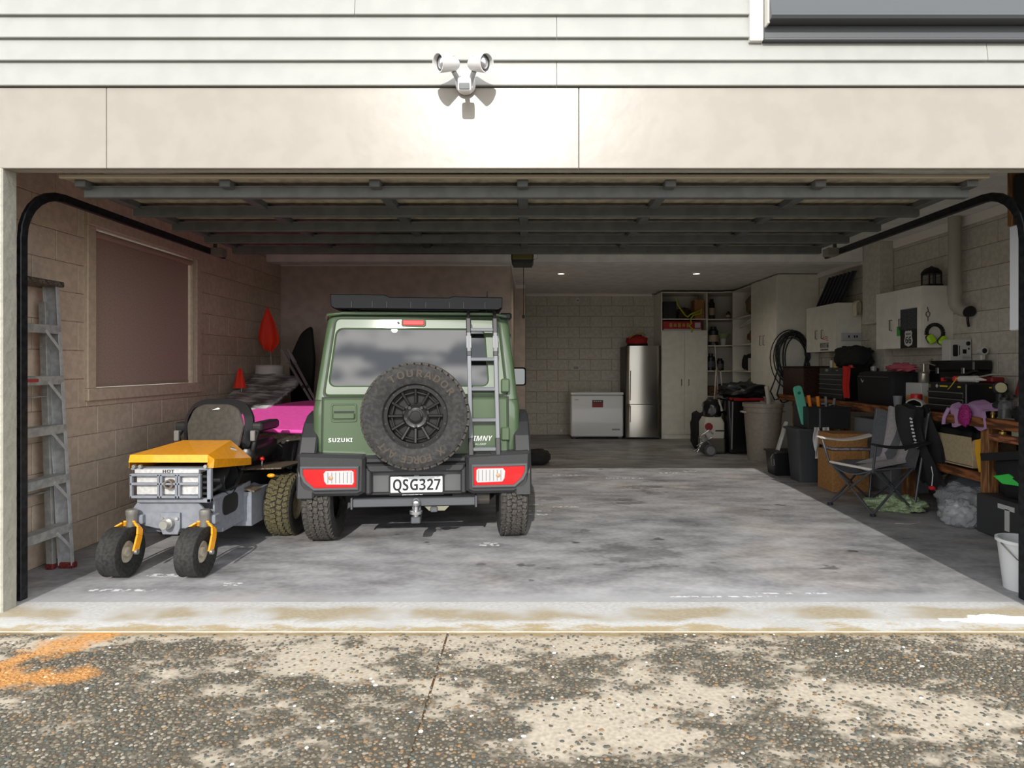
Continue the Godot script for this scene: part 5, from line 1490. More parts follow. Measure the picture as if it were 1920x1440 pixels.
# ---------------------------------------------------------------- built-in cupboards at the back right
func pull(parent: Node, at: Vector3, b: Basis, len := 0.1) -> void:
	obj("handle", tube(S(), [at + b * V(0, -len / 2, 0), at + b * V(0, -len / 2, 0.025), at + b * V(0, len / 2, 0.025), at + b * V(0, len / 2, 0)], 0.006, 8), mt("handle steel", 120, 116, 108, 0.35, 0.8), parent)

func build_cupboards() -> void:
	var wh := mt("melamine", 232, 229, 216, 0.42, 0, {"mot": 0.03, "s": 1.2})
	var inn := mt("melamine inside", 220, 213, 202, 0.5)
	var zf := -10.98
	var T := thing("tall_cupboard", "tall cream cupboard with two doors and open cubbies beside the fridge", "cupboard")
	for x in [2.345, 3.142]:
		obj("side_panel", bb(S(), x, x + 0.018, 0.0, 2.585, BACK + 0.002, zf, 0.001), wh, T)
	obj("back_panel", bb(S(), 2.363, 3.142, 0.08, 2.58, BACK + 0.003, BACK + 0.012, 0), inn, T)
	for y in [0.08, 1.89, 2.095, 2.567]:
		obj("shelf", bb(S(), 2.363, 3.142, y, y + 0.018, BACK + 0.012, zf, 0.001), wh, T)
	obj("plinth", bb(S(), 2.345, 3.16, 0.0, 0.08, zf - 0.1, zf, 0.001), wh, T)
	for k in 2:
		var x0 := 2.349 + k * 0.405
		var d := sub("door", T)
		obj("door_leaf", bb(S(), x0, x0 + 0.401, 0.084, 1.888, zf, zf + 0.018, 0.0015), wh, d)
		pull(d, V(2.752 + (-0.06 if k == 0 else 0.07), 0.99, zf + 0.018), Basis())
	var C := thing("corner_shelves", "open cream shelves in the back right corner", "shelf unit")
	for y in [0.0, 0.29, 0.735, 1.18, 1.625, 2.09, 2.567]:
		var poly := [Vector2(3.162, BACK + 0.004), Vector2(4.195, BACK + 0.004), Vector2(4.195, -10.93), Vector2(3.58, -10.93), Vector2(3.52, -10.9), Vector2(3.40, zf), Vector2(3.162, zf)]
		obj("shelf", prism(S(), poly.map(func(p): return Vector2(p.x, -p.y)), 0.018, Transform3D(RX(-90), V(0, y + 0.009, 0)), 0.001), wh, C)
		obj("shelf", bb(S(), 3.58, 4.195, y, y + 0.018, -10.912, -10.04, 0.001), wh, C)
	obj("divider", bb(S(), 3.58, 4.195, 0.0, 2.585, -10.93, -10.912, 0.001), wh, C)
	obj("back_panel", bb(S(), 4.185, 4.195, 0.02, 2.58, -10.91, -10.04, 0), inn, C)
	obj("back_panel", bb(S(), 3.165, 4.18, 0.02, 2.58, BACK + 0.003, BACK + 0.012, 0), inn, C)
	var D := thing("side_cupboard", "tall cream cupboard on the right wall with black hose on its side", "cupboard")
	obj("carcass", bb(S(), 3.6, 4.196, 0.0, 2.605, -10.03, -9.0, 0.002), wh, D)
	for k in 2:
		var z0 := -10.026 + k * 0.513
		var d := sub("door", D)
		obj("door_leaf", bb(S(), 3.582, 3.6, 0.084, 2.59, z0, z0 + 0.509, 0.0015), wh, d)
		pull(d, V(3.582, 1.67, -9.515 + (-0.07 if k == 0 else 0.07)), RY(-90), 0.14)
	# things in the cubbies
	one("picture_box", bb(S(), 2.39, 2.62, 2.113, 2.42, -11.3, -11.02, 0.003), mt("carton dark", 36, 40, 52, 0.5, 0, {"mot": 0.6, "s": 9.0}), "dark printed carton at the left of the top cubby", "box")
	one("brown_carton", bb(S(), 2.95, 3.12, 2.113, 2.45, -11.3, -11.05, 0.003), mt("cardboard", 168, 120, 70, 0.8, 0, {"mot": 0.1, "s": 5.0}), "upright brown carton at the right of the top cubby", "box")
	var bs := S()
	blob(bs, V(0, 0.09, 0), V(0.13, 0.11, 0.13), 0.25, 12, 14, 0.85, 0.0)
	one("brown_bundle", bs, mt("cloth brown", 84, 66, 46, 0.9, 0, {"bump": 0.4, "s": 7.0}), "dark brown bundle in the top cubby behind the yellow strap", "bundle", V(2.80, 2.113, -11.25))
	one("tie_strap", tube(S(), [V(2.60, 2.48, -10.99), V(2.63, 2.36, -10.965), V(2.69, 2.26, -10.95), V(2.76, 2.17, -10.95), V(2.80, 2.14, -10.95), V(2.86, 2.19, -10.95), V(3.0, 2.24, -10.95), V(3.04, 2.28, -10.95), V(3.03, 2.2, -10.95), V(2.9, 2.17, -10.955), V(2.85, 2.1, -10.95), V(2.87, 2.03, -10.95), V(2.83, 1.98, -10.95), V(2.9, 1.92, -10.95), V(2.87, 1.87, -10.955)], 0.013, 6), mt("strap lime", 176, 190, 40, 0.6), "lime yellow tie strap trailing out of the top cubby", "strap")
	var rbx := thing("red_case", "long red printed case in the lower cubby", "case", V(2.72, 1.908, -11.15))
	obj("case_body", bx(V(0, 0.08, 0), V(0.68, 0.16, 0.3), 0.006), mt("case red", 168, 24, 26, 0.4), rbx)
	obj("case_label", bx(V(0.27, 0.09, 0.151), V(0.1, 0.09, 0.003), 0.0), mt("sticker white"), rbx)
	obj("case_stripe", bx(V(0, 0.015, 0.151), V(0.66, 0.018, 0.003), 0.0), mt("sticker white"), rbx)
	for k in 5:
		obj("case_print", bx(V(-0.2 + k * 0.075, 0.09, 0.151), V(0.05, 0.06 if k % 2 else 0.075, 0.002), 0.0), mt("print gold", 176, 140, 60, 0.5), rbx)
	# things on the corner shelves
	var small := [
		["spray_bottle", "black and white spray bottle on the top corner shelf", "bottle", 3.27, 2.108, -11.1, 0.05, 0.36, "bottle black", 26],
		["small_tin", "small dark tin at the right of the top corner shelf", "tin", 3.53, 2.108, -11.0, 0.04, 0.13, "tin dark", 40],
		["storage_jar", "dark storage jar with brown label on the second corner shelf", "jar", 3.29, 1.643, -11.08, 0.085, 0.33, "jar dark", 36],
		["paint_tin", "black paint tin on the third corner shelf", "tin", 3.25, 1.198, -11.1, 0.07, 0.30, "tin black", 24],
		["paint_tin", "shorter black paint tin beside the other on the third corner shelf", "tin", 3.42, 1.198, -11.12, 0.065, 0.22, "tin black", 24],
	]
	for e in small:
		var o := thing(e[0], e[1], e[2], V(e[3], e[4], e[5]))
		obj("body", lathe(S(), [Vector2(0.0, 0.0), Vector2(e[6], 0.0), Vector2(e[6], e[7] * 0.78), Vector2(e[6] * 0.6, e[7] * 0.86), Vector2(e[6] * 0.6, e[7]), Vector2(0.0, e[7])], 20), mt(e[8], e[9], e[9], e[9], 0.4), o)
		obj("paper_label", lathe(S(), [Vector2(e[6] + 0.002, e[7] * 0.2), Vector2(e[6] + 0.002, e[7] * 0.55)], 20), mt("label pale", 170, 150, 128, 0.6) if e[0] != "paint_tin" else mt("label grey", 88, 88, 90, 0.6), o)
	var bw := S()
	lathe(bw, [Vector2(0.0, 0.0), Vector2(0.06, 0.0), Vector2(0.12, 0.09), Vector2(0.115, 0.09), Vector2(0.055, 0.012), Vector2(0.0, 0.012)], 24)
	one("green_bowl", bw, mt("bowl green", 150, 164, 120, 0.4), "pale green bowl on the second corner shelf", "bowl", V(3.48, 1.643 + 0.12, -11.12))
	one("white_cup", lathe(S(), [Vector2(0.0, 0.0), Vector2(0.045, 0.0), Vector2(0.055, 0.12), Vector2(0.05, 0.12), Vector2(0.04, 0.01), Vector2(0.0, 0.01)], 20), mt("cup white", 206, 204, 198, 0.4), "white cup under the pale green bowl", "cup", V(3.48, 1.643, -11.12))
	one("brown_crate", bb(S(), 3.19, 3.4, 0.753, 0.92, -11.4, -11.02, 0.004), mt("wood crate", 104, 74, 46, 0.7, 0, {"mot": 0.3, "s": Vector3(2, 9, 2)}), "low brown crate on the fourth corner shelf", "crate")
	var lumps := [
		["brown_bag", "crumpled brown paper bag on the top right shelf", "bag", V(3.9, 2.108, -10.45), V(0.22, 0.2, 0.26), "paper brown", 128, 104, 82, 21],
		["wicker_basket", "brown wicker basket on the second right shelf", "basket", V(3.9, 1.643, -10.42), V(0.2, 0.13, 0.22), "wicker", 108, 74, 48, 22],
		["black_pouch", "black pouch on the third right shelf", "pouch", V(3.78, 1.198, -10.6), V(0.13, 0.14, 0.16), "black fabric", 22, 22, 24, 23],
		["blue_cloth", "dark blue folded cloth on the fourth corner shelf", "cloth", V(3.46, 0.753, -11.15), V(0.09, 0.1, 0.12), "cloth blue", 42, 46, 66, 24],
		["green_sack", "pale green sack on the fourth right shelf", "sack", V(3.85, 0.753, -10.5), V(0.17, 0.16, 0.2), "sack green", 132, 134, 96, 25],
	]
	for e in lumps:
		var s := S()
		blob(s, V(0, e[4].y, 0), e[4], 0.16, e[9], 14, 0.8, 0.0)
		one(e[0], s, mt(e[5], e[6], e[7], e[8], 0.85, 0, {"bump": 0.4, "s": 6.0}), e[1], e[2], e[3])
	one("white_carton", bb(S(), 3.63, 3.83, 1.199, 1.41, -10.3, -10.08, 0.003), mt("carton white", 196, 194, 188, 0.5), "white carton at the near end of the third right shelf", "box")
	for k in 2:
		one("lamp_tube", cyl(S(), V(3.64, 1.93 + k * 0.035, -10.7), V(3.66, 2.03 + k * 0.035, -10.1), 0.013, 10), mt("cup white"), "white lamp tube above the wicker basket, " + ("lower one" if k == 0 else "upper one"), "lamp tube", Vector3.ZERO, 0, "lamp tubes on the right shelves")
	# poles standing in front of the shelves
	var poles := [["broom", "wooden broom handle standing before the corner shelves", V(2.93, 0, -9.75), V(2.99, 1.26, -9.85), 0.013, "pole wood", 128, 84, 54], ["mop", "pale mop handle left of the wooden broom", V(2.86, 0, -9.72), V(2.97, 1.22, -9.85), 0.011, "pole pale", 178, 172, 160], ["mop", "pale mop handle right of the wooden broom", V(3.1, 0, -9.75), V(3.04, 1.2, -9.85), 0.011, "pole pale", 178, 172, 160], ["fishing_rod", "thin grey rod rising highest before the corner shelves", V(3.0, 0, -9.66), V(2.95, 1.62, -9.85), 0.007, "pole grey", 150, 150, 150]]
	for e in poles:
		var o := thing(e[0], e[1], "pole", e[2])
		var tip: Vector3 = e[3] - e[2]
		obj("handle", cyl(S(), V(0, 0.03, 0), tip, e[4], 10), mt(e[5], e[6], e[7], e[8], 0.5), o)
		obj("head", bx(V(0, 0.04, 0), V(0.2 if e[0] != "fishing_rod" else 0.03, 0.08, 0.05), 0.01), mt("dark tub"), o)
		obj("end_cap", cyl(S(), tip, tip * 1.015, e[4] * 1.2, 10), mt("dark tub"), o)

# ---------------------------------------------------------------- things on the right wall
func build_right_wall() -> void:
	var wh := mt("melamine")
	# wall cupboards: doors face the room (-x), end panel faces the drive
	for e in [["near", -6.96, -6.16, "white wall cupboard with highway sign stickers and earmuffs hanging on it"], ["far", -8.70, -7.86, "white wall cupboard with small plate sticker beside the tall cupboard"]]:
		var W := thing("wall_cupboard", e[3], "cupboard", Vector3.ZERO, 0, "wall cupboards over the workbench")
		obj("carcass", bb(S(), 3.90, RIGHT - 0.001, 1.47, 2.083, e[1], e[2], 0.002), wh, W)
		var mid: float = (e[1] + e[2]) / 2
		for k in 2:
			var d := sub("door", W)
			obj("door_leaf", bb(S(), 3.882, 3.9, 1.472, 2.081, e[1] + 0.002 if k == 0 else mid + 0.0015, mid - 0.0015 if k == 0 else e[2] - 0.002, 0.0015), wh, d)
			pull(d, V(3.882, 1.72 if e[0] == "near" else 1.70, mid + (-0.1 if k == 0 else 0.07)), RY(-90), 0.11)
		var B := RY(-90)
		if e[0] == "near":
			# stickers on the nearer door
			obj("poster_sticker", bb(S(), 3.879, 3.8815, 1.66, 1.87, -6.50, -6.225, 0.0), mt("poster grey", 84, 88, 94, 0.4, 0, {"mot": 0.5, "s": Vector3(6, 22, 6)}), W)
			for yy in [1.652, 1.868]:
				obj("poster_edge", bb(S(), 3.8795, 3.8818, yy, yy + 0.01, -6.50, -6.225, 0.0), mt("sticker white"), W)
			var R6 := sub("highway_sign", W, V(3.8805, 1.565, -6.3625), B)
			obj("sign_sheet", bx(V(0, 0, 0), V(0.275, 0.19, 0.003), 0.0), mt("sign black", 22, 22, 22, 0.45), R6)
			var sh := [Vector2(-0.045, 0.085), Vector2(-0.02, 0.078), Vector2(0.0, 0.085), Vector2(0.02, 0.078), Vector2(0.045, 0.085), Vector2(0.062, 0.06), Vector2(0.054, 0.03), Vector2(0.07, -0.02), Vector2(0.058, -0.06), Vector2(0.0, -0.08), Vector2(-0.058, -0.06), Vector2(-0.07, -0.02), Vector2(-0.054, 0.03), Vector2(-0.062, 0.06)]
			obj("shield", prism(S(), sh, 0.002, TR(0, 0, 0.002), 0.0), mt("sign white", 206, 206, 204, 0.5), R6)
			text("lettering", "ROUTE", 0.019, mt("sign black"), R6, TR(0, 0.048, 0.0035), 0.001, 1.0, "Droid Sans", true)
			text("lettering", "66", 0.068, mt("sign black"), R6, TR(0, -0.015, 0.0035), 0.001, 1.0, "Droid Sans", true)
			obj("green_tag", bb(S(), 3.865, 3.88, 1.60, 1.70, -6.545, -6.50, 0.004), mt("tag green", 60, 170, 60, 0.5), W)
			# hook ornament on the end panel
			obj("hook_ring", tube(S(), [V(3.945, 1.77, -6.155), V(3.962, 1.785, -6.155), V(3.965, 1.81, -6.155), V(3.945, 1.83, -6.155), V(3.925, 1.81, -6.155), V(3.928, 1.785, -6.155)], 0.004, 6, true, true), mt("hook dark", 70, 60, 52, 0.5, 0.3), W)
			obj("hook_stem", tube(S(), [V(3.945, 1.77, -6.155), V(3.945, 1.73, -6.155)], 0.004, 6), mt("hook dark"), W)
			obj("hook_stem", tube(S(), [V(3.95, 1.83, -6.155), V(3.94, 1.87, -6.155)], 0.004, 6), mt("hook dark"), W)
		else:
			var pl := sub("plate_sticker", W, V(3.8805, 1.54, -8.17), B)
			obj("plate_sheet", bx(V(0, 0, 0), V(0.24, 0.115, 0.003), 0.0), mt("plate pale", 206, 204, 198, 0.5), pl)
			text("lettering", "ROUTE 66", 0.06, mt("sign black"), pl, TR(0, 0.012, 0.0025), 0.001, 0.62, "Droid Sans", true)
			obj("plate_line", bx(V(0, -0.043, 0.0018), V(0.2, 0.012, 0.002), 0.0), mt("sign black"), pl)
			for k in 3:
				obj("red_script", bx(V(3.8815, 1.63 + k * 0.018, -8.16 + k * 0.02), V(0.002, 0.008, 0.18 - k * 0.04), 0.0, RX(12)), mt("script red", 176, 70, 66, 0.6), W)
			obj("power_strip", bb(S(), 3.94, 4.19, 1.60, 1.70, -7.861, -7.835, 0.006), mt("strip grey", 186, 188, 190, 0.45), W)
			for x in [4.03, 4.10, 4.13]:
				obj("strip_socket", bb(S(), x - 0.008, x + 0.008, 1.64, 1.67, -7.836, -7.832, 0.0), mt("sign black"), W)
	# earmuffs
	var E := thing("earmuffs", "black and lime green earmuffs hanging on the wall cupboard end", "earmuffs", V(3.99, 1.61, -6.12))
	var hb := []
	for k in 15:
		var a := PI * 1.18 * k / 14 - 0.35
		hb.append(V(0.082 * cos(a), 0.085 * sin(a), 0))
	var band := S()
	for i in 14:
		bar(band, hb[i], hb[i + 1], 0.035, 0.018, V(0, 0, 1), 0.003)
	obj("headband", band, mt("sign black"), E)
	for e in [[-0.055, -0.055, 30.0], [0.06, -0.07, -40.0]]:
		obj("ear_cushion", prism(S(), rrect(-0.035, 0.035, -0.045, 0.045, 0.03, 5), 0.03, Transform3D(RZ(e[2]), V(e[0], e[1], 0.01)), 0.01), mt("sign black"), E)
		obj("ear_cup", prism(S(), rrect(-0.036, 0.036, -0.046, 0.046, 0.032, 5), 0.04, Transform3D(RZ(e[2]), V(e[0], e[1] - 0.005, 0.035)), 0.014), mt("lime plastic", 168, 214, 40, 0.4), E)
	# lantern on the near cupboard
	var Ln := thing("lantern", "black metal lantern on top of the near wall cupboard", "lantern", V(4.06, 2.083, -6.28))
	var bm := mt("lantern black", 22, 22, 22, 0.5, 0.3)
	obj("lantern_base", bx(V(0, 0.012, 0), V(0.15, 0.024, 0.15), 0.004), bm, Ln)
	for x in [-0.06, 0.06]:
		for z in [-0.06, 0.06]:
			obj("lantern_post", bx(V(x, 0.075, z), V(0.012, 0.11, 0.012), 0.002), bm, Ln)
	obj("lantern_bar", bx(V(0, 0.075, 0.062), V(0.01, 0.11, 0.008), 0.002), bm, Ln)
	obj("lantern_glass", bx(V(0, 0.075, 0), V(0.112, 0.11, 0.112), 0.0), mt("lantern pane", 96, 100, 96, 0.1, 0, {"alpha": 0.35}), Ln)
	obj("lantern_roof", lathe(S(), [Vector2(0.095, 0.128), Vector2(0.09, 0.15), Vector2(0.06, 0.185), Vector2(0.02, 0.2), Vector2(0.0, 0.215)], 16), bm, Ln)
	# ribbed black trays leaning on the far cupboard
	var Tr := thing("ribbed_tray", "ribbed charcoal plastic tray leaning on top of the far wall cupboard", "tray", V(4.02, 2.085, -8.2))
	var up := Basis(V(0, 0, 1), V(0.19, 0.98, 0).normalized(), V(0, 0, 1).cross(V(0.19, 0.98, 0).normalized()))
	var tb := Transform3D(up, Vector3.ZERO)
	obj("tray_back", prism(S(), [Vector2(-0.46, 0.0), Vector2(0.22, 0.0), Vector2(0.42, 0.40), Vector2(-0.22, 0.40)], 0.02, tb, 0.004), mt("tray charcoal", 48, 50, 55, 0.45), Tr)
	for k in 7:
		var x0 := -0.43 + k * 0.1
		obj("tray_rib", bar(S(), tb * V(x0, 0.01, 0.022), tb * V(x0 + 0.215, 0.395, 0.022), 0.022, 0.03, Vector3.RIGHT, 0.004), mt("tray charcoal"), Tr)
	one("oil_bottle", prism(S(), rquad([Vector2(-0.045, -0.1), Vector2(0.035, -0.1), Vector2(0.05, 0.0), Vector2(0.048, 0.08), Vector2(0.02, 0.11), Vector2(-0.03, 0.09), Vector2(-0.052, 0.04)], 0.02, 3), 0.09, TR(0, 0, 0), 0.02), mt("plastic ivory", 206, 202, 170, 0.45), "ivory plastic bottle on a nail beside the pilaster", "bottle", V(4.1, 2.0, -7.78))
	# downpipe
	var D := thing("waste_pipe", "beige waste pipe running down the right wall to an elbow", "pipe", V(4.09, 0, -5.98))
	var pv := mt("pipe beige", 172, 166, 152, 0.45)
	obj("pipe", cyl(S(), V(0, 1.88, 0), V(0, 2.72, 0), 0.055, 22), pv, D)
	obj("collar", cyl(S(), V(0, 1.97, 0), V(0, 2.06, 0), 0.062, 22), pv, D)
	obj("elbow", tube(S(), [V(0, 1.99, 0), V(0, 1.9, 0), V(0.01, 1.86, 0.01), V(0.03, 1.82, 0.05), V(0.04, 1.80, 0.12)], 0.056, 18), pv, D)
	obj("pipe_plug", tube(S(), [V(0.04, 1.80, 0.11), V(0.045, 1.8, 0.16)], 0.05, 14), mt("sign black"), D)
	obj("drip_hose", tube(S(), [V(0.05, 1.76, 0.1), V(0.055, 1.7, 0.1), V(0.05, 1.66, 0.12)], 0.012, 8), mt("sign black"), D)
	# hose coil on the side of the tall cupboard
	var Hc := thing("hose_coil", "black hose coiled on a hook on the tall cupboard side", "hose", V(3.80, 1.42, -8.955))
	obj("loops", coil(S(), TR(0, 0, 0), 0.25, 0.40, 11, 0.0085, 0.09, 3, 0.05), mt("hose black", 34, 38, 40, 0.55), Hc)
	obj("hanging_loop", tube(S(), [V(-0.2, -0.1, 0.01), V(-0.27, -0.35, 0.02), V(-0.33, -0.5, 0.02), V(-0.27, -0.62, 0.02), V(-0.15, -0.6, 0.02), V(-0.08, -0.45, 0.02), V(-0.12, -0.2, 0.02)], 0.0105, 6), mt("hose black"), Hc)
	obj("hanging_loop", tube(S(), [V(-0.18, -0.15, 0.025), V(-0.2, -0.4, 0.03), V(-0.24, -0.55, 0.03), V(-0.16, -0.67, 0.03), V(-0.04, -0.62, 0.03), V(-0.02, -0.4, 0.03)], 0.0105, 6), mt("hose black"), Hc)
	obj("hook", tube(S(), [V(0.0, 0.28, -0.05), V(0.0, 0.27, 0.06), V(0.0, 0.31, 0.075)], 0.008, 6), mt("handle steel"), Hc)

# ---------------------------------------------------------------- workbench and what stands on it
func build_bench() -> void:
	var wood := mt("bench wood", 150, 92, 52, 0.6, 0, {"mot": 0.45, "bump": 0.3, "s": Vector3(5.0, 5.0, 0.7)})
	var post := mt("post wood", 164, 112, 66, 0.6, 0, {"mot": 0.35, "bump": 0.2, "s": Vector3(6.0, 0.7, 6.0)})
	var W := thing("workbench", "long brown timber workbench along the right wall", "workbench")
	obj("bench_top", bb(S(), 3.615, RIGHT - 0.004, 0.825, 0.88, -8.96, -4.3, 0.004), wood, W)
	obj("front_rail", bb(S(), 3.585, 3.615, 0.805, 0.882, -8.96, -4.3, 0.004), wood, W)
	for z in [-4.95, -6.0, -7.2, -8.5]:
		obj("leg", bb(S(), 3.62, 3.70, 0.0, 0.825, z - 0.045, z + 0.045, 0.004), post, W)
		obj("leg", bb(S(), 4.08, 4.16, 0.0, 0.825, z - 0.045, z + 0.045, 0.004), post, W)
		obj("cross_rail", bb(S(), 3.70, 4.08, 0.76, 0.825, z - 0.02, z + 0.02, 0.003), post, W)
	obj("lower_shelf", bb(S(), 3.66, 4.17, 0.40, 0.42, -6.0, -4.99, 0.003), wood, W)
	obj("shelf_rail", bb(S(), 3.63, 3.66, 0.36, 0.43, -5.96, -4.99, 0.003), wood, W)
	var y := 0.883
	# chest
	var C := thing("wooden_chest", "dark brown wooden chest at the far end of the workbench", "chest", V(3.895, y, -8.52))
	obj("chest_body", bx(V(0, 0.19, 0), V(0.56, 0.38, 0.66), 0.006), mt("chest wood", 66, 40, 28, 0.45, 0, {"mot": 0.4, "s": Vector3(3.0, 9.0, 3.0)}), C)
	obj("chest_top", bx(V(0, 0.39, 0), V(0.585, 0.02, 0.685), 0.004), mt("chest wood"), C)
	# drawer toolbox
	var bk := mt("toolbox black", 26, 27, 29, 0.35, 0.2)
	var chr := mt("drawer trim", 150, 152, 154, 0.3, 0.8)
	var T1 := thing("drawer_toolbox", "black steel drawer toolbox between wooden chest and cube bag", "toolbox", V(3.87, y, -7.55))
	obj("case", bx(V(0, 0.19, 0), V(0.40, 0.38, 0.62), 0.008), bk, T1)
	for k in 5:
		var d := sub("drawer", T1)
		obj("drawer_front", bx(V(-0.205, 0.045 + k * 0.058, 0), V(0.014, 0.052, 0.58), 0.003), bk, d)
		obj("drawer_trim", bx(V(-0.216, 0.066 + k * 0.058, 0), V(0.01, 0.007, 0.58), 0.001), chr, d)
	obj("latch", bx(V(-0.205, 0.35, -0.1), V(0.012, 0.03, 0.06), 0.003), chr, T1)
	obj("latch", bx(V(-0.205, 0.35, 0.15), V(0.012, 0.015, 0.05), 0.003), chr, T1)
	var yt := y + 0.382
	for e in [["glue_bottle", "yellow glue bottle with red cap on the drawer toolbox", -7.70, 0.03, 0.13, "glue yellow", 206, 170, 90, 3.80], ["glue_bottle", "red squeeze bottle with orange cap on the drawer toolbox", -7.36, 0.035, 0.15, "bottle red", 206, 56, 36, 3.82], ["glue_bottle", "small white bottle beside the yellow glue bottle", -7.79, 0.022, 0.12, "cup white", 206, 204, 198, 3.79]]:
		var o := thing(e[0], e[1], "bottle", V(e[8 + 1], yt, e[2]))
		obj("body", lathe(S(), [Vector2(0.0, 0.0), Vector2(e[3], 0.0), Vector2(e[3], e[4] * 0.7), Vector2(e[3] * 0.4, e[4] * 0.8), Vector2(0.0, e[4] * 0.8)], 16), mt(e[5], e[6], e[7], e[8], 0.4), o)
		obj("cap", lathe(S(), [Vector2(e[3] * 0.42, e[4] * 0.78), Vector2(e[3] * 0.5, e[4] * 0.8), Vector2(e[3] * 0.2, e[4]), Vector2(0.0, e[4])], 12), mt("cap red", 176, 40, 30, 0.4), o)
	var b1 := S()
	blob(b1, V(0, 0.12, 0), V(0.16, 0.14, 0.23), 0.16, 41, 18, 0.7, 0.0)
	one("black_holdall", b1, mt("black fabric"), "black fabric holdall on top of the drawer toolbox", "bag", V(3.9, yt, -7.25 - 0.22))
	# cube bag with red rag
	var T2 := thing("cube_bag", "black square equipment bag on the bench with red rag beside it", "bag", V(3.83, y, -6.62))
	var cb := S()
	var rings := []
	for e in [[0.0, 0.0], [0.02, 0.02], [0.26, 0.025], [0.33, 0.01], [0.345, -0.03]]:
		var r := rrect(-0.15 - e[1], 0.15 + e[1], -0.32 - e[1], 0.32 + e[1], 0.06)
		r.reverse()
		rings.append(ring3(r, e[0]))
	obj("bag_body", loft(cb, rings), mt("black fabric"), T2)
	obj("bag_zip", bx(V(-0.176, 0.29, 0), V(0.006, 0.01, 0.6), 0.002), mt("zip dark", 60, 60, 62, 0.4), T2)
	obj("white_mark", prism(S(), [Vector2(-0.03, 0.03), Vector2(0.0, 0.0), Vector2(0.03, 0.012), Vector2(0.004, -0.018), Vector2(-0.02, 0.006)], 0.004, Transform3D(RY(-90), V(-0.177, 0.24, -0.2)), 0.0), mt("sticker white"), T2)
	one("red_rag", sheet(S(), func(u, v): return V(-0.02 - 0.012 * sin(u * 9.0) , 0.40 - v * 0.36, (u - 0.5) * (0.17 - 0.03 * v) + 0.01 * sin(v * 8)), 12, 14, 0.008), mt("rag red", 196, 34, 28, 0.85, 0, {"bump": 0.4, "s": 8.0}), "red rag hanging down beside the cube bag", "rag", V(3.645, y, -7.1))
	var pk := S()
	blob(pk, V(0, 0.04, 0), V(0.10, 0.045, 0.19), 0.3, 6, 16, 1.0, 0.0)
	one("pink_rag", pk, mt("rag pink", 186, 92, 104, 0.85, 0, {"bump": 0.4, "s": 8.0}), "crumpled pink rag on top of the cube bag", "rag", V(3.86, y + 0.345, -6.45))
	one("tape_measure", bx(V(0, 0.03, 0), V(0.05, 0.06, 0.06), 0.012), mt("tape grey", 150, 150, 148, 0.4, 0.2), "small grey tape measure on the cube bag", "tape measure", V(3.74, y + 0.345, -6.75))
	one("black_case", bb(S(), 4.0, 4.17, y, y + 0.33, -6.75, -6.32, 0.01), mt("case black", 30, 30, 32, 0.5), "plain black case against the wall behind the white carton", "case")
	one("grey_cup", lathe(S(), [Vector2(0.0, 0.0), Vector2(0.032, 0.0), Vector2(0.042, 0.11), Vector2(0.039, 0.11), Vector2(0.03, 0.008), Vector2(0.0, 0.008)], 20), mt("cup grey", 128, 130, 134, 0.45), "grey plastic cup next to the cube bag", "cup", V(3.655, y, -6.17))
	one("cutting_board", bb(S(), 3.60, 3.78, y, y + 0.018, -6.12, -5.72, 0.003), mt("board grey", 172, 168, 162, 0.6), "flat pale board on the bench edge under the goggles", "board", V(0, 0, -0.0))
	# printed white carton
	var PC := thing("printed_carton", "white carton with orange print behind the goggles", "box", V(3.92, y, -6.16))
	obj("carton", bx(V(0, 0.12, 0), V(0.24, 0.24, 0.26), 0.004), mt("carton white"), PC)
	obj("carton_print", bx(V(-0.121, 0.07, 0.0), V(0.003, 0.09, 0.2), 0.0), mt("print orange", 214, 150, 86, 0.6), PC)
	obj("carton_print", bx(V(0.0, 0.08, 0.131), V(0.18, 0.07, 0.003), 0.0), mt("print orange"), PC)
	one("red_tin", lathe(S(), [Vector2(0.0, 0.0), Vector2(0.05, 0.0), Vector2(0.05, 0.11), Vector2(0.045, 0.12), Vector2(0.0, 0.12)], 20), mt("tin red", 190, 36, 34, 0.35), "round red tin before the printed carton", "tin", V(3.715, y + 0.019, -5.97))
	var gg := thing("safety_goggles", "white rimmed safety goggles on the pale board", "goggles", V(3.63, y + 0.02, -5.85), -1.1)
	var go := rquad([Vector2(-0.085, 0.0), Vector2(0.085, 0.0), Vector2(0.075, 0.055), Vector2(0.0, 0.085), Vector2(-0.075, 0.055)], 0.025, 4)
	obj("goggle_rim", ring_plate(S(), go, inset(go, 0.013), 0.05, TR(0, 0, 0), 0.003), mt("cup white"), gg)
	obj("goggle_lens", prism(S(), inset(go, 0.011), 0.006, TR(0, 0, 0.012), 0.0), mt("lens black", 14, 14, 15, 0.1), gg)
	# spray gun
	var SG := thing("spray_gun", "metal trigger spray gun standing on the printed carton", "spray gun", V(3.92, y + 0.24, -6.18), -1.2)
	var sm := mt("gun steel", 186, 180, 168, 0.3, 0.8)
	obj("cup", lathe(S(), [Vector2(0.0, 0.0), Vector2(0.045, 0.0), Vector2(0.05, 0.01), Vector2(0.05, 0.09), Vector2(0.03, 0.11), Vector2(0.0, 0.11)], 20), sm, SG)
	obj("stem", cyl(S(), V(0, 0.1, 0), V(0, 0.2, 0), 0.014, 12), sm, SG)
	obj("barrel", cyl(S(), V(-0.03, 0.19, 0), V(0.07, 0.2, 0), 0.014, 12), sm, SG)
	obj("trigger", bar(S(), V(0.0, 0.19, 0), V(0.09, 0.235, 0), 0.015, 0.008), sm, SG)
	obj("grip", bar(S(), V(0.05, 0.19, 0), V(0.12, 0.17, 0), 0.018, 0.012), sm, SG)
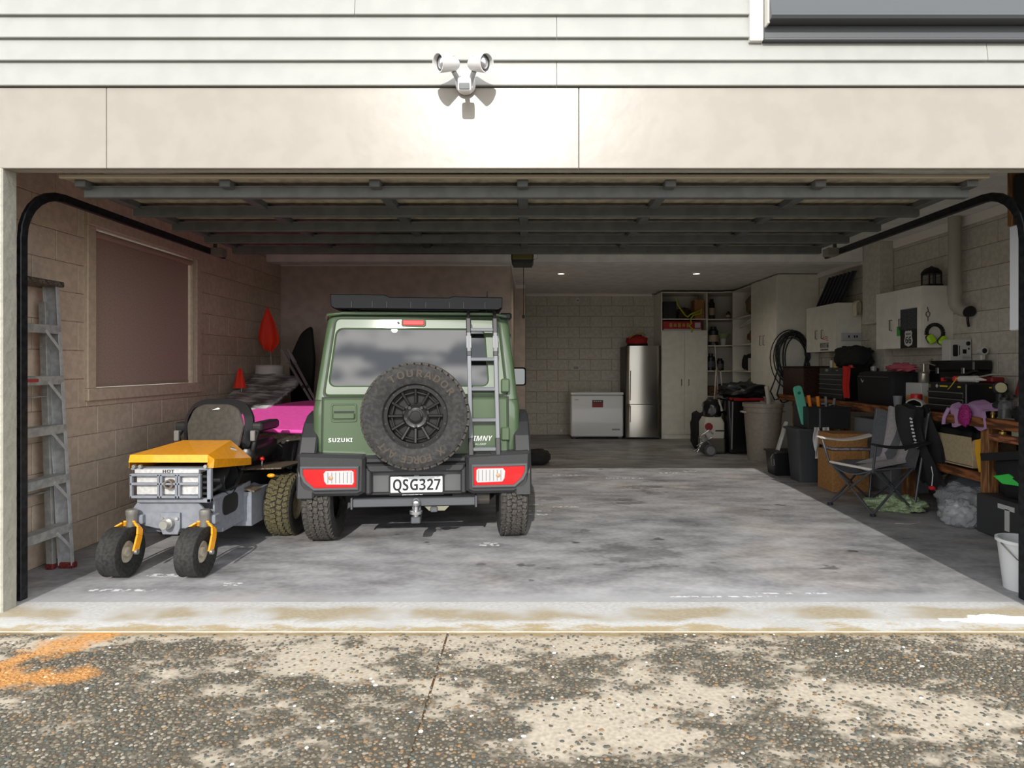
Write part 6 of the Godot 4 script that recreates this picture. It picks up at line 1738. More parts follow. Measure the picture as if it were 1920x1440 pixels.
	# near black toolbox with yellow marks
	var T3 := thing("drawer_toolbox", "black three-drawer toolbox with yellow marks near the purple gloves", "toolbox", V(3.865, y, -5.5))
	obj("case", bx(V(0, 0.13, 0), V(0.36, 0.26, 0.5), 0.008), bk, T3)
	for k in 3:
		var d := sub("drawer", T3)
		obj("drawer_front", bx(V(-0.185, 0.04 + k * 0.058, 0), V(0.014, 0.052, 0.46), 0.003), bk, d)
		obj("drawer_trim", bx(V(-0.197, 0.06 + k * 0.058, 0), V(0.01, 0.008, 0.46), 0.001), chr, d)
	for e in [[-0.03, 0.1], [0.17, 0.035]]:
		obj("yellow_mark", bx(V(-0.182, 0.228, e[0]), V(0.006, 0.013, e[1]), 0.0), mt("mark yellow", 206, 186, 50, 0.5), T3)
	obj("yellow_mark", bx(V(0.06, 0.225, 0.252), V(0.09, 0.012, 0.004), 0.0), mt("mark yellow"), T3)
	obj("mark_emblem", prism(S(), [Vector2(-0.018, 0), Vector2(0, -0.018), Vector2(0.018, 0), Vector2(0, 0.018)], 0.004, Transform3D(RY(-90), V(-0.182, 0.228, -0.12)), 0.0), mt("sticker white"), T3)
	obj("corner_plate", bx(V(-0.182, 0.225, -0.22), V(0.006, 0.03, 0.022), 0.0), mt("mark olive", 110, 104, 70, 0.5), T3)
	var LB := thing("tall_toolbox", "tall black toolbox against the wall under the camera carton", "toolbox", V(4.06, y, -5.92))
	obj("case", bx(V(0.03, 0.18, -0.0), V(0.17, 0.36, 0.62), 0.01), bk, LB)
	obj("lid", bx(V(0.03, 0.41, -0.0), V(0.178, 0.095, 0.63), 0.012), bk, LB)
	for z in [-0.18, 0.18]:
		obj("latch", bx(V(-0.06, 0.36, z), V(0.01, 0.06, 0.04), 0.003), chr, LB)
	var yl := y + 0.242
	one("red_tray", bx(V(0, 0.025, 0), V(0.12, 0.05, 0.18), 0.012), mt("tray red", 140, 30, 34, 0.5), "dark red tray on the near toolbox", "tray", V(4.02, y + 0.262, -5.42))
	one("wire_bundle", tube(S(), [V(0, 0.005, -0.15), V(-0.02, 0.05, -0.05), V(0, 0.07, 0.05), V(0.0, 0.075, 0.15)], 0.009, 6), mt("wire pale", 176, 172, 160, 0.5), "pale bent wire lying over the dark red tray", "wire", V(3.97, y + 0.262, -5.4))
	# caulking guns on the near toolbox
	var CG := thing("caulking_gun", "red caulking gun with white cartridge lying on the near toolbox", "caulking gun", V(3.76, y + 0.262, -5.45))
	obj("cartridge", cyl(S(), V(0, 0.03, 0.02), V(0.02, 0.035, 0.2), 0.028, 16), mt("cup white"), CG)
	obj("nozzle", cyl(S(), V(0.02, 0.035, 0.2), V(0.03, 0.03, 0.29), 0.018, 12, 0.005), mt("cup white"), CG)
	obj("cradle", cyl(S(), V(-0.01, 0.03, -0.16), V(0.0, 0.03, 0.03), 0.016, 10), mt("case black"), CG)
	obj("gun_head", bx(V(-0.01, 0.03, -0.02), V(0.04, 0.05, 0.05), 0.01), mt("stay bright red", 206, 44, 36, 0.45), CG)
	obj("gun_grip", bar(S(), V(-0.01, 0.02, -0.2), V(0.0, 0.03, -0.13), 0.03, 0.035), mt("stay bright red"), CG)
	obj("label_tag", tube(S(), [V(-0.05, 0.04, 0.05), V(-0.085, 0.0, 0.06), V(-0.12, -0.06, 0.04), V(-0.12, -0.02, 0.09)], 0.004, 5), mt("mark yellow"), CG)
	one("pry_bar", bar(S(), V(0, 0.02, -0.15), V(0.05, 0.10, 0.1), 0.05, 0.02), mt("case black"), "dark flat tool resting behind the caulking gun", "tool", V(3.9, y + 0.262, -5.6))
	# boxed camera carton and camera on the open toolbox lid
	var WB := thing("camera_carton", "white carton printed with camera pictures standing on the tall toolbox", "box", V(4.085, y + 0.458, -5.95))
	obj("carton", bx(V(0, 0.1, 0), V(0.2, 0.2, 0.12), 0.003), mt("carton white"), WB)
	obj("picture", prism(S(), rrect(-0.075, -0.028, 0.04, 0.15, 0.012), 0.003, TR(0, 0, 0.061), 0.0), mt("lens black"), WB)
	obj("picture", bx(V(-0.012, 0.095, 0.061), V(0.006, 0.09, 0.003), 0.0), mt("lens black"), WB)
	obj("picture", prism(S(), rrect(0.05, 0.09, 0.14, 0.18, 0.02), 0.003, TR(0, 0, 0.061), 0.0), mt("lens black"), WB)
	obj("picture", bx(V(0.035, 0.085, 0.061), V(0.035, 0.04, 0.003), 0.0), mt("lens black"), WB)
	obj("picture", bx(V(0.075, 0.11, 0.061), V(0.012, 0.02, 0.003), 0.0), mt("lens black"), WB)
	for k in 3:
		obj("print_line", bx(V(0.05, 0.04 - k * 0.012, 0.061), V(0.07, 0.004, 0.003), 0.0), mt("cup grey"), WB)
	var CM := thing("security_camera", "small white round-lens camera on the end of the tall toolbox", "camera", V(4.12, y + 0.458 + 0.056, -5.66))
	obj("camera_body", lathe(S(), [Vector2(0.0, -0.03), Vector2(0.03, -0.03), Vector2(0.036, 0.0), Vector2(0.036, 0.03), Vector2(0.0, 0.03)], 20, TR(0, 0.03, 0, RX(90))), mt("cup white"), CM)
	obj("camera_lens", lathe(S(), [Vector2(0.024, 0.031), Vector2(0.02, 0.036), Vector2(0.0, 0.036)], 18, TR(0, 0.03, 0, RX(90))), mt("lens black"), CM)
	obj("camera_foot", bx(V(0, -0.03, 0), V(0.04, 0.05, 0.03), 0.006), mt("cup white"), CM)
	# purple gloves hanging over the edge
	var PG := thing("purple_gloves", "pair of lilac and magenta gloves hanging over the bench edge", "gloves", V(3.72, y, -5.1))
	obj("lilac_glove", sheet(S(), func(u, v): return V(0.10 - v * 0.27 if v < 0.8 else -0.116 - 0.015 * sin(u * 8), 0.1 - 0.04 * v + 0.02 * sin(u * 9 + v * 4) - maxf(0.0, v - 0.8) * 0.75, (u - 0.5) * 0.42 + 0.02 * sin(v * 7)), 20, 16, 0.01), mt("glove lilac", 176, 138, 178, 0.75, 0, {"bump": 0.3, "s": 7.0}), PG)
	obj("magenta_glove", blob(S(), V(-0.15, 0.0, 0.0), V(0.03, 0.09, 0.065), 0.12, 51, 16), mt("glove magenta", 176, 34, 128, 0.7, 0, {"mot": 0.4, "bump": 0.5, "s": 12.0}), PG)
	obj("glove_cuff", tube(S(), [V(-0.13, 0.05, -0.22), V(-0.15, -0.03, -0.25), V(-0.15, -0.09, -0.26)], 0.016, 8), mt("glove lilac"), PG)
	# gauge, jars and odds at the near end
	var GA := thing("pressure_gauge", "round cream pressure gauge on a black regulator", "gauge", V(3.74, y, -5.0 + 0.06), -0.3)
	obj("regulator", lathe(S(), [Vector2(0.0, 0.0), Vector2(0.05, 0.0), Vector2(0.055, 0.1), Vector2(0.03, 0.13), Vector2(0.03, 0.19), Vector2(0.0, 0.19)], 18), mt("case black"), GA)
	obj("dial_case", lathe(S(), [Vector2(0.0, -0.03), Vector2(0.048, -0.03), Vector2(0.048, 0.01), Vector2(0.04, 0.012), Vector2(0.0, 0.006)], 24, TR(0, 0.235, 0.0, RX(80))), mt("case black"), GA)
	obj("dial_face", lathe(S(), [Vector2(0.04, 0.0125), Vector2(0.0, 0.0125)], 24, TR(0, 0.235, 0.0, RX(80))), mt("dial cream", 200, 192, 150, 0.5), GA)
	for e in [["glass_jar", "clear glass jar of screws nearer the pressure gauge", 3.67, -4.8, 0.045, 0.15], ["glass_jar", "wide glass jar nearer the red cone", 3.80, -4.82, 0.055, 0.17], ["glass_jar", "small glass jar behind the pressure gauge", 3.86, -5.06, 0.04, 0.2]]:
		var o := thing(e[0], e[1], "jar", V(e[2], y, e[3]), 0, "glass jars on the bench end")
		obj("jar_glass", lathe(S(), [Vector2(0.0, 0.0), Vector2(e[4], 0.0), Vector2(e[4], e[5] * 0.8), Vector2(e[4] * 0.7, e[5] * 0.9), Vector2(e[4] * 0.7, e[5])], 20), mt("jar pane", 120, 126, 126, 0.05, 0, {"alpha": 0.35}), o)
		obj("jar_fill", lathe(S(), [Vector2(0.0, 0.004), Vector2(e[4] * 0.92, 0.004), Vector2(e[4] * 0.92, e[5] * 0.5), Vector2(0.0, e[5] * 0.55)], 16), mt("screws", 84, 82, 80, 0.4, 0.7, {"mot": 0.5, "s": 30.0}), o)
		obj("jar_lid", lathe(S(), [Vector2(0.0, e[5] - 0.005), Vector2(e[4] * 0.75, e[5] - 0.005), Vector2(e[4] * 0.75, e[5] + 0.015), Vector2(0.0, e[5] + 0.015)], 18), mt("case black"), o)
	one("traffic_cone", lathe(S(), [Vector2(0.0, 0.0), Vector2(0.09, 0.0), Vector2(0.085, 0.02), Vector2(0.02, 0.34), Vector2(0.0, 0.345)], 20), mt("cone red", 150, 36, 32, 0.6), "dull red cone at the near end of the bench", "cone", V(3.95, y, -4.98))
	one("flat_bar", bb(S(), 3.64, 3.68, y, y + 0.012, -4.85, -4.33, 0.003), mt("gun steel"), "flat steel bar along the near bench edge", "bar")
	one("tool_pouch", blob(S(), V(0, 0.05, 0), V(0.08, 0.06, 0.1), 0.15, 17, 14, 0.8, 0.0), mt("black fabric"), "black pouch at the near corner of the bench", "pouch", V(3.70, y, -4.62))
	one("brass_fitting", lathe(S(), [Vector2(0.0, 0.0), Vector2(0.014, 0.0), Vector2(0.014, 0.025), Vector2(0.02, 0.03), Vector2(0.012, 0.05), Vector2(0.0, 0.05)], 14), mt("brass", 190, 160, 90, 0.35, 0.8), "small brass fitting lying near the purple gloves", "fitting", V(3.65, y, -4.9))

# ---------------------------------------------------------------- bins and tubs before the bench
func round_bin(o: Node, rt: float, rb: float, h: float, m: Material) -> void:
	obj("bin_wall", lathe(S(), [Vector2(0.0, 0.0), Vector2(rb, 0.0), Vector2(rb + 0.004, 0.01), Vector2(lerpf(rb, rt, 0.84), h * 0.84), Vector2(lerpf(rb, rt, 0.84) + 0.008, h * 0.85), Vector2(rt - 0.004, h * 0.93), Vector2(rt + 0.012, h * 0.94), Vector2(rt + 0.012, h), Vector2(rt - 0.006, h), Vector2(rb - 0.006, 0.012), Vector2(0.0, 0.012)], 40), m, o)

func build_bins() -> void:
	var beige := mt("bin beige", 158, 148, 134, 0.5, 0, {"mot": 0.08, "s": 3.0})
	var B := thing("rubbish_bin", "large round beige plastic rubbish bin before the tall cupboard", "bin", V(3.2, 0, -8.5))
	round_bin(B, 0.255, 0.195, 0.78, beige)
	for sg in [-1, 1]:
		obj("bin_handle", tube(S(), [V(sg * 0.25, 0.66, -0.06), V(sg * 0.285, 0.66, -0.05), V(sg * 0.285, 0.66, 0.05), V(sg * 0.25, 0.66, 0.06)], 0.012, 8), mt("handle pale", 186, 180, 170, 0.5), B)
	one("bin_hose", tube(S(), [V(0.05, 0.02, 0), V(0.06, 0.4, 0.02), V(0.05, 0.8, 0.0), V(0.06, 1.0, -0.1)], 0.03, 12), mt("handle pale"), "pale plastic tube standing in the beige bin", "tube", V(3.22, 0.0, -8.48))
	# black wheelie bin with red lid edge and a black bag
	var K := thing("wheelie_bin", "black wheelie bin with red lid edge beside the beige bin", "bin", V(3.12, 0, -9.28))
	var rings := []
	for e in [[0.02, 0.19, 0.2], [0.7, 0.245, 0.26], [0.78, 0.25, 0.265]]:
		var r := rrect(-e[1], e[1], -e[2], e[2], 0.05)
		r.reverse()
		rings.append(ring3(r, e[0]))
	obj("bin_body", loft(S(), rings), mt("bin black", 24, 25, 27, 0.22), K)
	obj("bin_lid", bx(V(0.02, 0.81, 0), V(0.55, 0.05, 0.58), 0.02), mt("bin black"), K)
	obj("lid_edge", bx(V(0.06, 0.8, 0.3), V(0.44, 0.035, 0.03), 0.01), mt("edge red", 176, 26, 30, 0.35), K)
	obj("lid_button", cyl(S(), V(-0.2, 0.81, 0.29), V(-0.2, 0.81, 0.32), 0.02, 12), mt("edge red"), K)
	obj("chrome_strip", bx(V(-0.165, 0.42, 0.252), V(0.022, 0.7, 0.012), 0.004, RX(4)), mt("strip chrome", 200, 200, 202, 0.3, 0.8), K)
	for sg in [-1, 1]:
		obj("bin_wheel", cyl(S(), V(sg * 0.19, 0.07, -0.2), V(sg * 0.235, 0.07, -0.2), 0.07, 20), mt("bin black"), K)
	var bg := S()
	blob(bg, V(0, 0.08, 0), V(0.33, 0.12, 0.26), 0.22, 61, 20, 0.9, 0.0)
	one("bin_bag", bg, mt("bag black", 28, 28, 31, 0.45, 0, {"bump": 0.5, "s": 5.0}), "black plastic bag lying on the wheelie bin lid", "bag", V(3.2, 0.836, -9.25))
	# washer machine with white tank left of it
	var Wt := thing("pressure_sprayer", "white tank sprayer with round red cap left of the wheelie bin", "sprayer", V(2.72, 0, -9.25))
	obj("tank", loft(S(), [[0.02, 0.13, 0.15], [0.1, 0.15, 0.17], [0.45, 0.15, 0.17], [0.53, 0.12, 0.12]].map(func(e): var r := rrect(-e[1], e[1], -e[2], e[2], 0.05); r.reverse(); return ring3(r, e[0]))), mt("tank white", 190, 186, 174, 0.35), Wt)
	obj("tank_base", bx(V(0, 0.13, 0.0), V(0.315, 0.24, 0.36), 0.03), mt("tank dark", 92, 86, 74, 0.45), Wt)
	obj("red_cap", cyl(S(), V(-0.09, 0.40, 0.16), V(-0.09, 0.40, 0.19), 0.055, 20), mt("cap dark red", 138, 24, 28, 0.4), Wt)
	obj("tank_slot", bx(V(0.07, 0.34, 0.172), V(0.13, 0.02, 0.006), 0.003), mt("sign black"), Wt)
	obj("carry_handle", tube(S(), [V(0.02, 0.5, 0.05), V(0.0, 0.68, 0.05), V(0.09, 0.78, 0.05), V(0.14, 0.62, 0.05)], 0.022, 8), mt("handle pale"), Wt)
	obj("pump_head", blob(S(), V(0.02, 0.64, -0.05), V(0.13, 0.16, 0.14), 0.1, 5, 14, 0.8), mt("bin black"), Wt)
	one("black_case_bag", blob(S(), V(0, 0.28, 0), V(0.12, 0.29, 0.16), 0.1, 71, 16, 0.6, 0.0), mt("black fabric"), "black upright bag behind the white tank sprayer", "bag", V(2.66, 0, -9.68))
	var Tc := thing("folding_trolley", "folded chrome trolley with round wheels on the floor by the cupboards", "trolley", V(2.55, 0, -9.0))
	var ch := mt("trolley chrome", 196, 196, 198, 0.2, 0.9)
	obj("frame_tube", tube(S(), [V(-0.17, 0.06, 0.05), V(-0.08, 0.12, 0.05), V(-0.05, 0.28, 0.0), V(0.06, 0.36, 0.0), V(0.12, 0.3, 0.0)], 0.011, 8), ch, Tc)
	obj("frame_tube", tube(S(), [V(-0.14, 0.14, 0.1), V(0.0, 0.22, 0.08), V(0.08, 0.14, 0.08)], 0.011, 8), ch, Tc)
	obj("frame_tube", tube(S(), [V(-0.1, 0.04, -0.02), V(-0.02, 0.2, -0.02), V(0.1, 0.24, -0.02)], 0.011, 8), ch, Tc)
	obj("bracket", bx(V(-0.03, 0.24, 0.06), V(0.1, 0.1, 0.05), 0.015, RZ(30)), ch, Tc)
	for e in [[0.04, 0.12], [0.04, -0.08]]:
		obj("trolley_wheel", cyl(S(), V(e[0], 0.085, e[1]), V(e[0], 0.085, e[1] + 0.04), 0.085, 22), mt("trolley tyre", 70, 70, 72, 0.5), Tc)
		obj("wheel_disc", cyl(S(), V(e[0], 0.085, e[1] + 0.03), V(e[0], 0.085, e[1] + 0.046), 0.06, 20), ch, Tc)
	# small black tub with plank
	var Tb := thing("small_tub", "low black tub holding a white plank", "tub", V(3.02, 0, -7.42))
	obj("tub_body", loft(S(), [[0.0, 0.12, 0.12], [0.015, 0.13, 0.13], [0.26, 0.15, 0.15], [0.275, 0.16, 0.16]].map(func(e): var r := rrect(-e[1], e[1], -e[2], e[2], 0.04); r.reverse(); return ring3(r, e[0]))), mt("tub black", 24, 24, 26, 0.4), Tb)
	obj("tub_rim", loft(S(), [[0.268, 0.168, 0.168], [0.285, 0.168, 0.168]].map(func(e): var r := rrect(-e[1], e[1], -e[2], e[2], 0.04); r.reverse(); return ring3(r, e[0]))), mt("tub black"), Tb)
	obj("clip", tube(S(), [V(-0.15, 0.27, 0.13), V(-0.185, 0.22, 0.14), V(-0.175, 0.13, 0.15), V(-0.15, 0.13, 0.15), V(-0.155, 0.2, 0.15)], 0.007, 6, true), mt("handle steel"), Tb)
	one("white_plank", bar(S(), V(2.96, 0.288, -7.4), V(3.08, 0.62, -7.44), 0.06, 0.03, Vector3.RIGHT, 0.004), mt("plank white", 196, 194, 188, 0.5), "short white plank leaning up out of the low black tub", "plank")
	# grey bin, gloves, crate, cartons
	var Gb := thing("grey_bin", "dark grey rectangular bin under the tool crate", "bin", V(3.12, 0, -7.02))
	obj("bin_body", loft(S(), [[0.0, 0.12, 0.13], [0.56, 0.155, 0.17], [0.575, 0.18, 0.195], [0.595, 0.18, 0.195]].map(func(e): var r := rrect(-e[1], e[1], -e[2], e[2], 0.03); r.reverse(); return ring3(r, e[0]))), mt("bin grey", 66, 68, 71, 0.5), Gb)
	var Gl := thing("work_gloves", "white work gloves hanging on the grey bin rim", "gloves", V(3.17, 0.6, -6.80))
	for k in 2:
		obj("glove", sheet(S(), func(u, v): return V(-0.03 + k * 0.1 + (u - 0.5) * (0.05 + 0.025 * sin(v * 5.0 + k)), 0.02 - v * (0.34 if k == 0 else 0.5), 0.012 + 0.01 * sin(u * 6 + v * 9)), 8, 14, 0.012), mt("glove white", 196, 194, 190, 0.8, 0, {"bump": 0.3, "s": 9.0}), Gl)
	var Cr := thing("tool_crate", "black plastic crate full of hand tools", "crate", V(3.28, 0.6, -6.98))
	var cm := mt("crate black", 34, 35, 37, 0.45)
	obj("crate_floor", bx(V(0, 0.008, 0), V(0.44, 0.016, 0.34), 0.003), cm, Cr)
	for sg in [-1, 1]:
		obj("crate_side", bx(V(sg * 0.225, 0.12, 0), V(0.012, 0.24, 0.36), 0.003, RZ(-sg * 2)), cm, Cr)
		obj("crate_end", bx(V(0, 0.12, sg * 0.175), V(0.45, 0.24, 0.012), 0.003), cm, Cr)
		obj("crate_rim", bx(V(0, 0.235, sg * 0.185), V(0.49, 0.02, 0.03), 0.004), cm, Cr)
	obj("crate_rib", bx(V(-0.1, 0.12, 0.183), V(0.018, 0.22, 0.012), 0.003), mt("crate rib", 92, 93, 95, 0.4), Cr)
	var tools := [["foam_paddle", "teal foam paddle sticking up out of the tool crate", V(-0.19, 0.03, 0.05), V(-0.30, 0.47, 0.06), 0.085, 0.02, "foam teal", 88, 172, 148], ["screwdriver", "left orange handled tool in the tool crate", V(-0.11, 0.03, 0.05), V(-0.17, 0.36, 0.06), 0.03, 0.03, "handle orange", 224, 130, 30], ["screwdriver", "right orange handled tool in the tool crate", V(-0.03, 0.03, 0.05), V(-0.07, 0.35, 0.06), 0.03, 0.03, "handle orange", 224, 130, 30], ["steel_clamp", "upright grey clamp bar in the tool crate", V(0.02, 0.03, 0.08), V(0.01, 0.35, 0.08), 0.02, 0.02, "clamp grey", 128, 132, 132], ["steel_clamp", "tilted grey clamp bar in the tool crate", V(0.06, 0.03, 0.08), V(0.11, 0.33, 0.08), 0.02, 0.02, "clamp grey", 128, 132, 132]]
	for e in tools:
		var o := thing(e[0], e[1], "tool", V(3.28, 0.6, -6.98))
		var tm := mt(e[6], e[7], e[8], e[9 - 0], 0.5)
		if e[0] == "foam_paddle":
			var dirv: Vector3 = (e[3] - e[2]).normalized()
			var fb := Basis(dirv.cross(V(0, 0, 1)), dirv, V(0, 0, 1)).orthonormalized()
			obj("blade", prism(S(), rrect(-0.05, 0.05, 0.0, 0.45, 0.045, 6), 0.03, Transform3D(fb, e[2]), 0.008), tm, o)
			obj("hang_hole", cyl(S(), fb * V(0, 0.37, 0.012) + e[2], fb * V(0, 0.37, 0.019) + e[2], 0.018, 14), mt("foam dark", 40, 104, 84, 0.6), o)
		elif e[0] == "screwdriver":
			obj("shank", cyl(S(), e[2], e[2].lerp(e[3], 0.6), 0.006, 8), mt("handle steel"), o)
			obj("handle", cyl(S(), e[2].lerp(e[3], 0.58), e[3], 0.018, 12, 0.02), tm, o)
		else:
			obj("bar", bar(S(), e[2], e[3], e[4], e[5]), tm, o)
			obj("jaw", bx(e[2].lerp(e[3], 0.75) + V(-0.02, 0, 0), V(0.06, 0.02, 0.025), 0.004), tm, o)
	var pl := S()
	blob(pl, V(0, 0.17, 0), V(0.17, 0.11, 0.12), 0.3, 81, 16)
	one("tool_bundle", pl, mt("tools dark", 60, 58, 56, 0.6, 0.2, {"mot": 0.5, "s": 10.0}), "dark jumble of small tools filling the crate", "tools", V(3.33, 0.57, -6.98))
	var Bx := thing("carton_box", "tall brown cardboard carton with printed text beside the grey bin", "box", V(3.29, 0, -6.52))
	obj("carton_body", bx(V(0, 0.21, 0), V(0.38, 0.42, 0.32), 0.004), mt("cardboard"), Bx)
	for k in 3:
		obj("print_line", bx(V(0.02, 0.33 - k * 0.035, 0.161), V(0.2 - k * 0.05, 0.012, 0.002), 0.0), mt("print brown", 92, 64, 40, 0.7), Bx)
	obj("tape", bx(V(0.13, 0.33, 0.161), V(0.035, 0.18, 0.002), 0.0), mt("tape tan", 178, 140, 84, 0.4), Bx)
	one("carton_box", bx(V(0, 0.07, 0), V(0.36, 0.14, 0.32), 0.004), mt("cardboard"), "low brown carton stacked on the printed carton", "box", V(3.29, 0.455, -6.53))
	one("magazine_stack", prism(S(), rquad([Vector2(-0.2, -0.12), Vector2(0.22, -0.14), Vector2(0.24, 0.12), Vector2(-0.18, 0.14)], 0.03, 3), 0.026, Transform3D(RX(-90), V(0, 0.014, 0)), 0.004), mt("paper lilac", 168, 162, 172, 0.5, 0, {"mot": 0.4, "s": 4.0}), "lilac and grey packet between the two brown cartons", "packet", V(3.31, 0.424, -6.50))
	one("steel_cabinet", bb(S(), 3.66, 4.05, 0.0, 0.72, -7.0, -6.3, 0.006), mt("cabinet grey", 140, 142, 146, 0.45, 0.1), "pale grey metal cabinet under the bench behind the crate", "cabinet")

# ---------------------------------------------------------------- folding camp chair
func build_chair() -> void:
	var C := thing("camp_chair", "grey folding camp chair with white-edged armrest in front of the bench", "chair", V(3.10, 0, -5.64), -1.245)
	var tubem := mt("chair tube", 84, 86, 90, 0.4, 0.4)
	var cloth := mt("chair cloth", 92, 94, 98, 0.85, 0, {"mot": 0.12, "bump": 0.3, "s": 8.0})
	var dk := mt("black fabric")
	var a := 0.235
	# feet: front (+z) and back (-z)
	var f := [V(-a, 0.02, a), V(a, 0.02, a), V(a, 0.02, -a), V(-a, 0.02, -a)]
	var seat_h := 0.40
	for i in 4:
		var p: Vector3 = f[i]
		var r: Vector3 = f[(i + 1) % 4]
		var hp := seat_h if i != 2 else 0.40
		obj("cross_leg", cyl(S(), p, V(r.x, hp, r.z), 0.0105, 10), tubem, C)
		obj("cross_leg", cyl(S(), r, V(p.x, hp, p.z), 0.0105, 10), tubem, C)
		obj("cross_joint", blob(S(), (p + V(r.x, hp, r.z)) / 2, V(0.018, 0.018, 0.018), 0, 1, 8), mt("chair joint", 40, 41, 43, 0.5), C)
		obj("foot", box(S(), p - V(0, 0.008, 0), V(0.04, 0.024, 0.04), 0.006), mt("chair joint"), C)
	for sg in [-1, 1]:
		obj("front_post", cyl(S(), V(sg * a, seat_h - 0.02, a), V(sg * 0.30, 0.62, a + 0.04), 0.0105, 10), tubem, C)
		obj("back_post", cyl(S(), V(sg * a, 0.02, -a), V(sg * 0.27, 0.88, -a - 0.13), 0.0105, 10), tubem, C)
		var ar := sub("armrest", C)
		obj("arm_cloth", sheet(S(), func(u, v): return V(sg * 0.30 + (u - 0.5) * 0.075, 0.625 - 0.035 * sin(PI * v) + 0.006 * sin(u * 6), lerpf(a + 0.06, -a - 0.09, v)), 6, 12, 0.012), mt("arm pale", 206, 198, 190, 0.8) if sg < 0 else dk, ar)
		if sg < 0:
			obj("cup_pocket", loft(S(), [[0.51, 0.036], [0.55, 0.042], [0.62, 0.042]].map(func(e): var rr := []; for k in 12: rr.append(V(-0.30 + e[1] * cos(-TAU * k / 12), e[0], 0.2 + e[1] * sin(-TAU * k / 12))); return rr)), mt("arm pale"), ar)
			obj("pocket_band", loft(S(), [[0.54, 0.045], [0.575, 0.045]].map(func(e): var rr := []; for k in 12: rr.append(V(-0.30 + e[1] * cos(-TAU * k / 12), e[0], 0.2 + e[1] * sin(-TAU * k / 12))); return rr)), mt("band brown", 70, 52, 46, 0.8), ar)
	obj("front_strap", cyl(S(), V(-a, seat_h, a), V(a, seat_h, a), 0.012, 8), mt("arm pale"), C)
	obj("seat_cloth", sheet(S(), func(u, v): return V((u - 0.5) * 2 * (a + 0.01), seat_h - 0.085 * sin(PI * u) * (0.35 + 0.65 * sin(PI * minf(v + 0.25, 1.0))), lerpf(a + 0.02, -a - 0.01, v)), 16, 14, 0.008), cloth, C)
	obj("back_cloth", sheet(S(), func(u, v): return V((u - 0.5) * 2 * lerpf(a + 0.0, 0.285, v), lerpf(seat_h - 0.03, 0.885, v) - 0.045 * sin(PI * u) * v, -a - 0.13 * v - 0.06 * sin(PI * u) * (1.0 - 0.3 * v)), 18, 16, 0.008), cloth, C)
	# grey shirt over the back
	var inv := C.transform
	var sh := sheet(S(), func(u, v): return V(lerpf(-0.17, 0.10, u) + 0.03 * sin(v * 5.0), (0.90 - 0.95 * v if v < 0.5 else lerpf(0.425, 0.36, (v - 0.5) * 2)) + 0.012 * sin(u * 11 + v * 3), (-a - 0.17 + 0.2 * v if v < 0.5 else lerpf(-a - 0.05, 0.06, (v - 0.5) * 2)) + 0.018 * sin(u * 8.0 + v * 4)), 20, 26, 0.01)
	var g := one("grey_shirt", sh, mt("shirt grey", 158, 152, 154, 0.9, 0, {"mot": 0.08, "bump": 0.25, "s": 6.0}), "pale grey shirt draped over the camp chair", "shirt")
	g.transform = inv
	# black jacket
	var J := thing("black_jacket", "black jacket with white lettering over the right of the camp chair", "jacket")
	J.transform = inv
	obj("jacket_body", sheet(S(), func(u, v): return V(lerpf(0.0, 0.27, u) * (1.0 - 0.25 * v) + 0.14 * v, 0.93 - v * 0.68 + 0.02 * sin(u * 9 + v * 6) - 0.05 * absf(u - 0.4), -a - 0.07 - 0.14 * v + 0.06 * sin(v * 3.1) + 0.025 * sin(u * 7 + v * 5)), 20, 28, 0.028), mt("jacket black", 22, 22, 24, 0.75, 0, {"bump": 0.4, "s": 5.0}), J)
	obj("jacket_back", sheet(S(), func(u, v): return V(lerpf(0.02, 0.27, u) + 0.08 * v, 0.93 - v * 0.6 + 0.02 * sin(u * 8), -a - 0.13 - 0.13 * v + 0.02 * sin(u * 8 + v * 5)), 16, 18, 0.02), mt("jacket black"), J)
	for k in 9:
		var v := 0.16 + k * 0.045
		var pz := -a - 0.07 - 0.14 * v + 0.06 * sin(v * 3.1) + 0.045
		obj("white_letter", box(S(), V(0.17 + 0.12 * v, 0.93 - v * 0.68, pz), V(0.026, 0.016, 0.004), 0.0, RZ(-20.0 + (k % 3) * 18)), mt("letter white", 210, 210, 212, 0.6), J)
	obj("draw_cord", tube(S(), [V(0.3, 0.42, -a - 0.12), V(0.31, 0.34, -a - 0.13), V(0.3, 0.24, -a - 0.13)], 0.004, 6), mt("letter white"), J)
	obj("red_toggle", blob(S(), V(0.3, 0.22, -a - 0.13), V(0.03, 0.02, 0.02), 0.1, 2, 10), mt("toggle red", 190, 30, 36, 0.5), J)
	# cloth heap under the chair
	var gc := S()
	blob(gc, V(0, 0.05, 0), V(0.2, 0.075, 0.15), 0.4, 91, 24, 1.0, 0.0)
	blob(gc, V(0.12, 0.05, 0.06), V(0.12, 0.06, 0.1), 0.45, 92, 18, 1.0, 0.0)
	one("green_cloth", gc, mt("cloth pale green", 172, 192, 150, 0.85, 0, {"mot": 0.3, "bump": 0.5, "s": 10.0}), "crumpled pale green cloth under the camp chair", "cloth", V(3.28, 0.0, -5.6))
	one("string_bit", tube(S(), [V(0, 0.004, 0), V(0.1, 0.004, 0.02), V(0.2, 0.004, -0.01), V(0.24, 0.004, -0.06)], 0.003, 5), mt("handle pale"), "bit of pale string on the floor by the camp chair", "string", V(3.0, 0.0, -5.1))

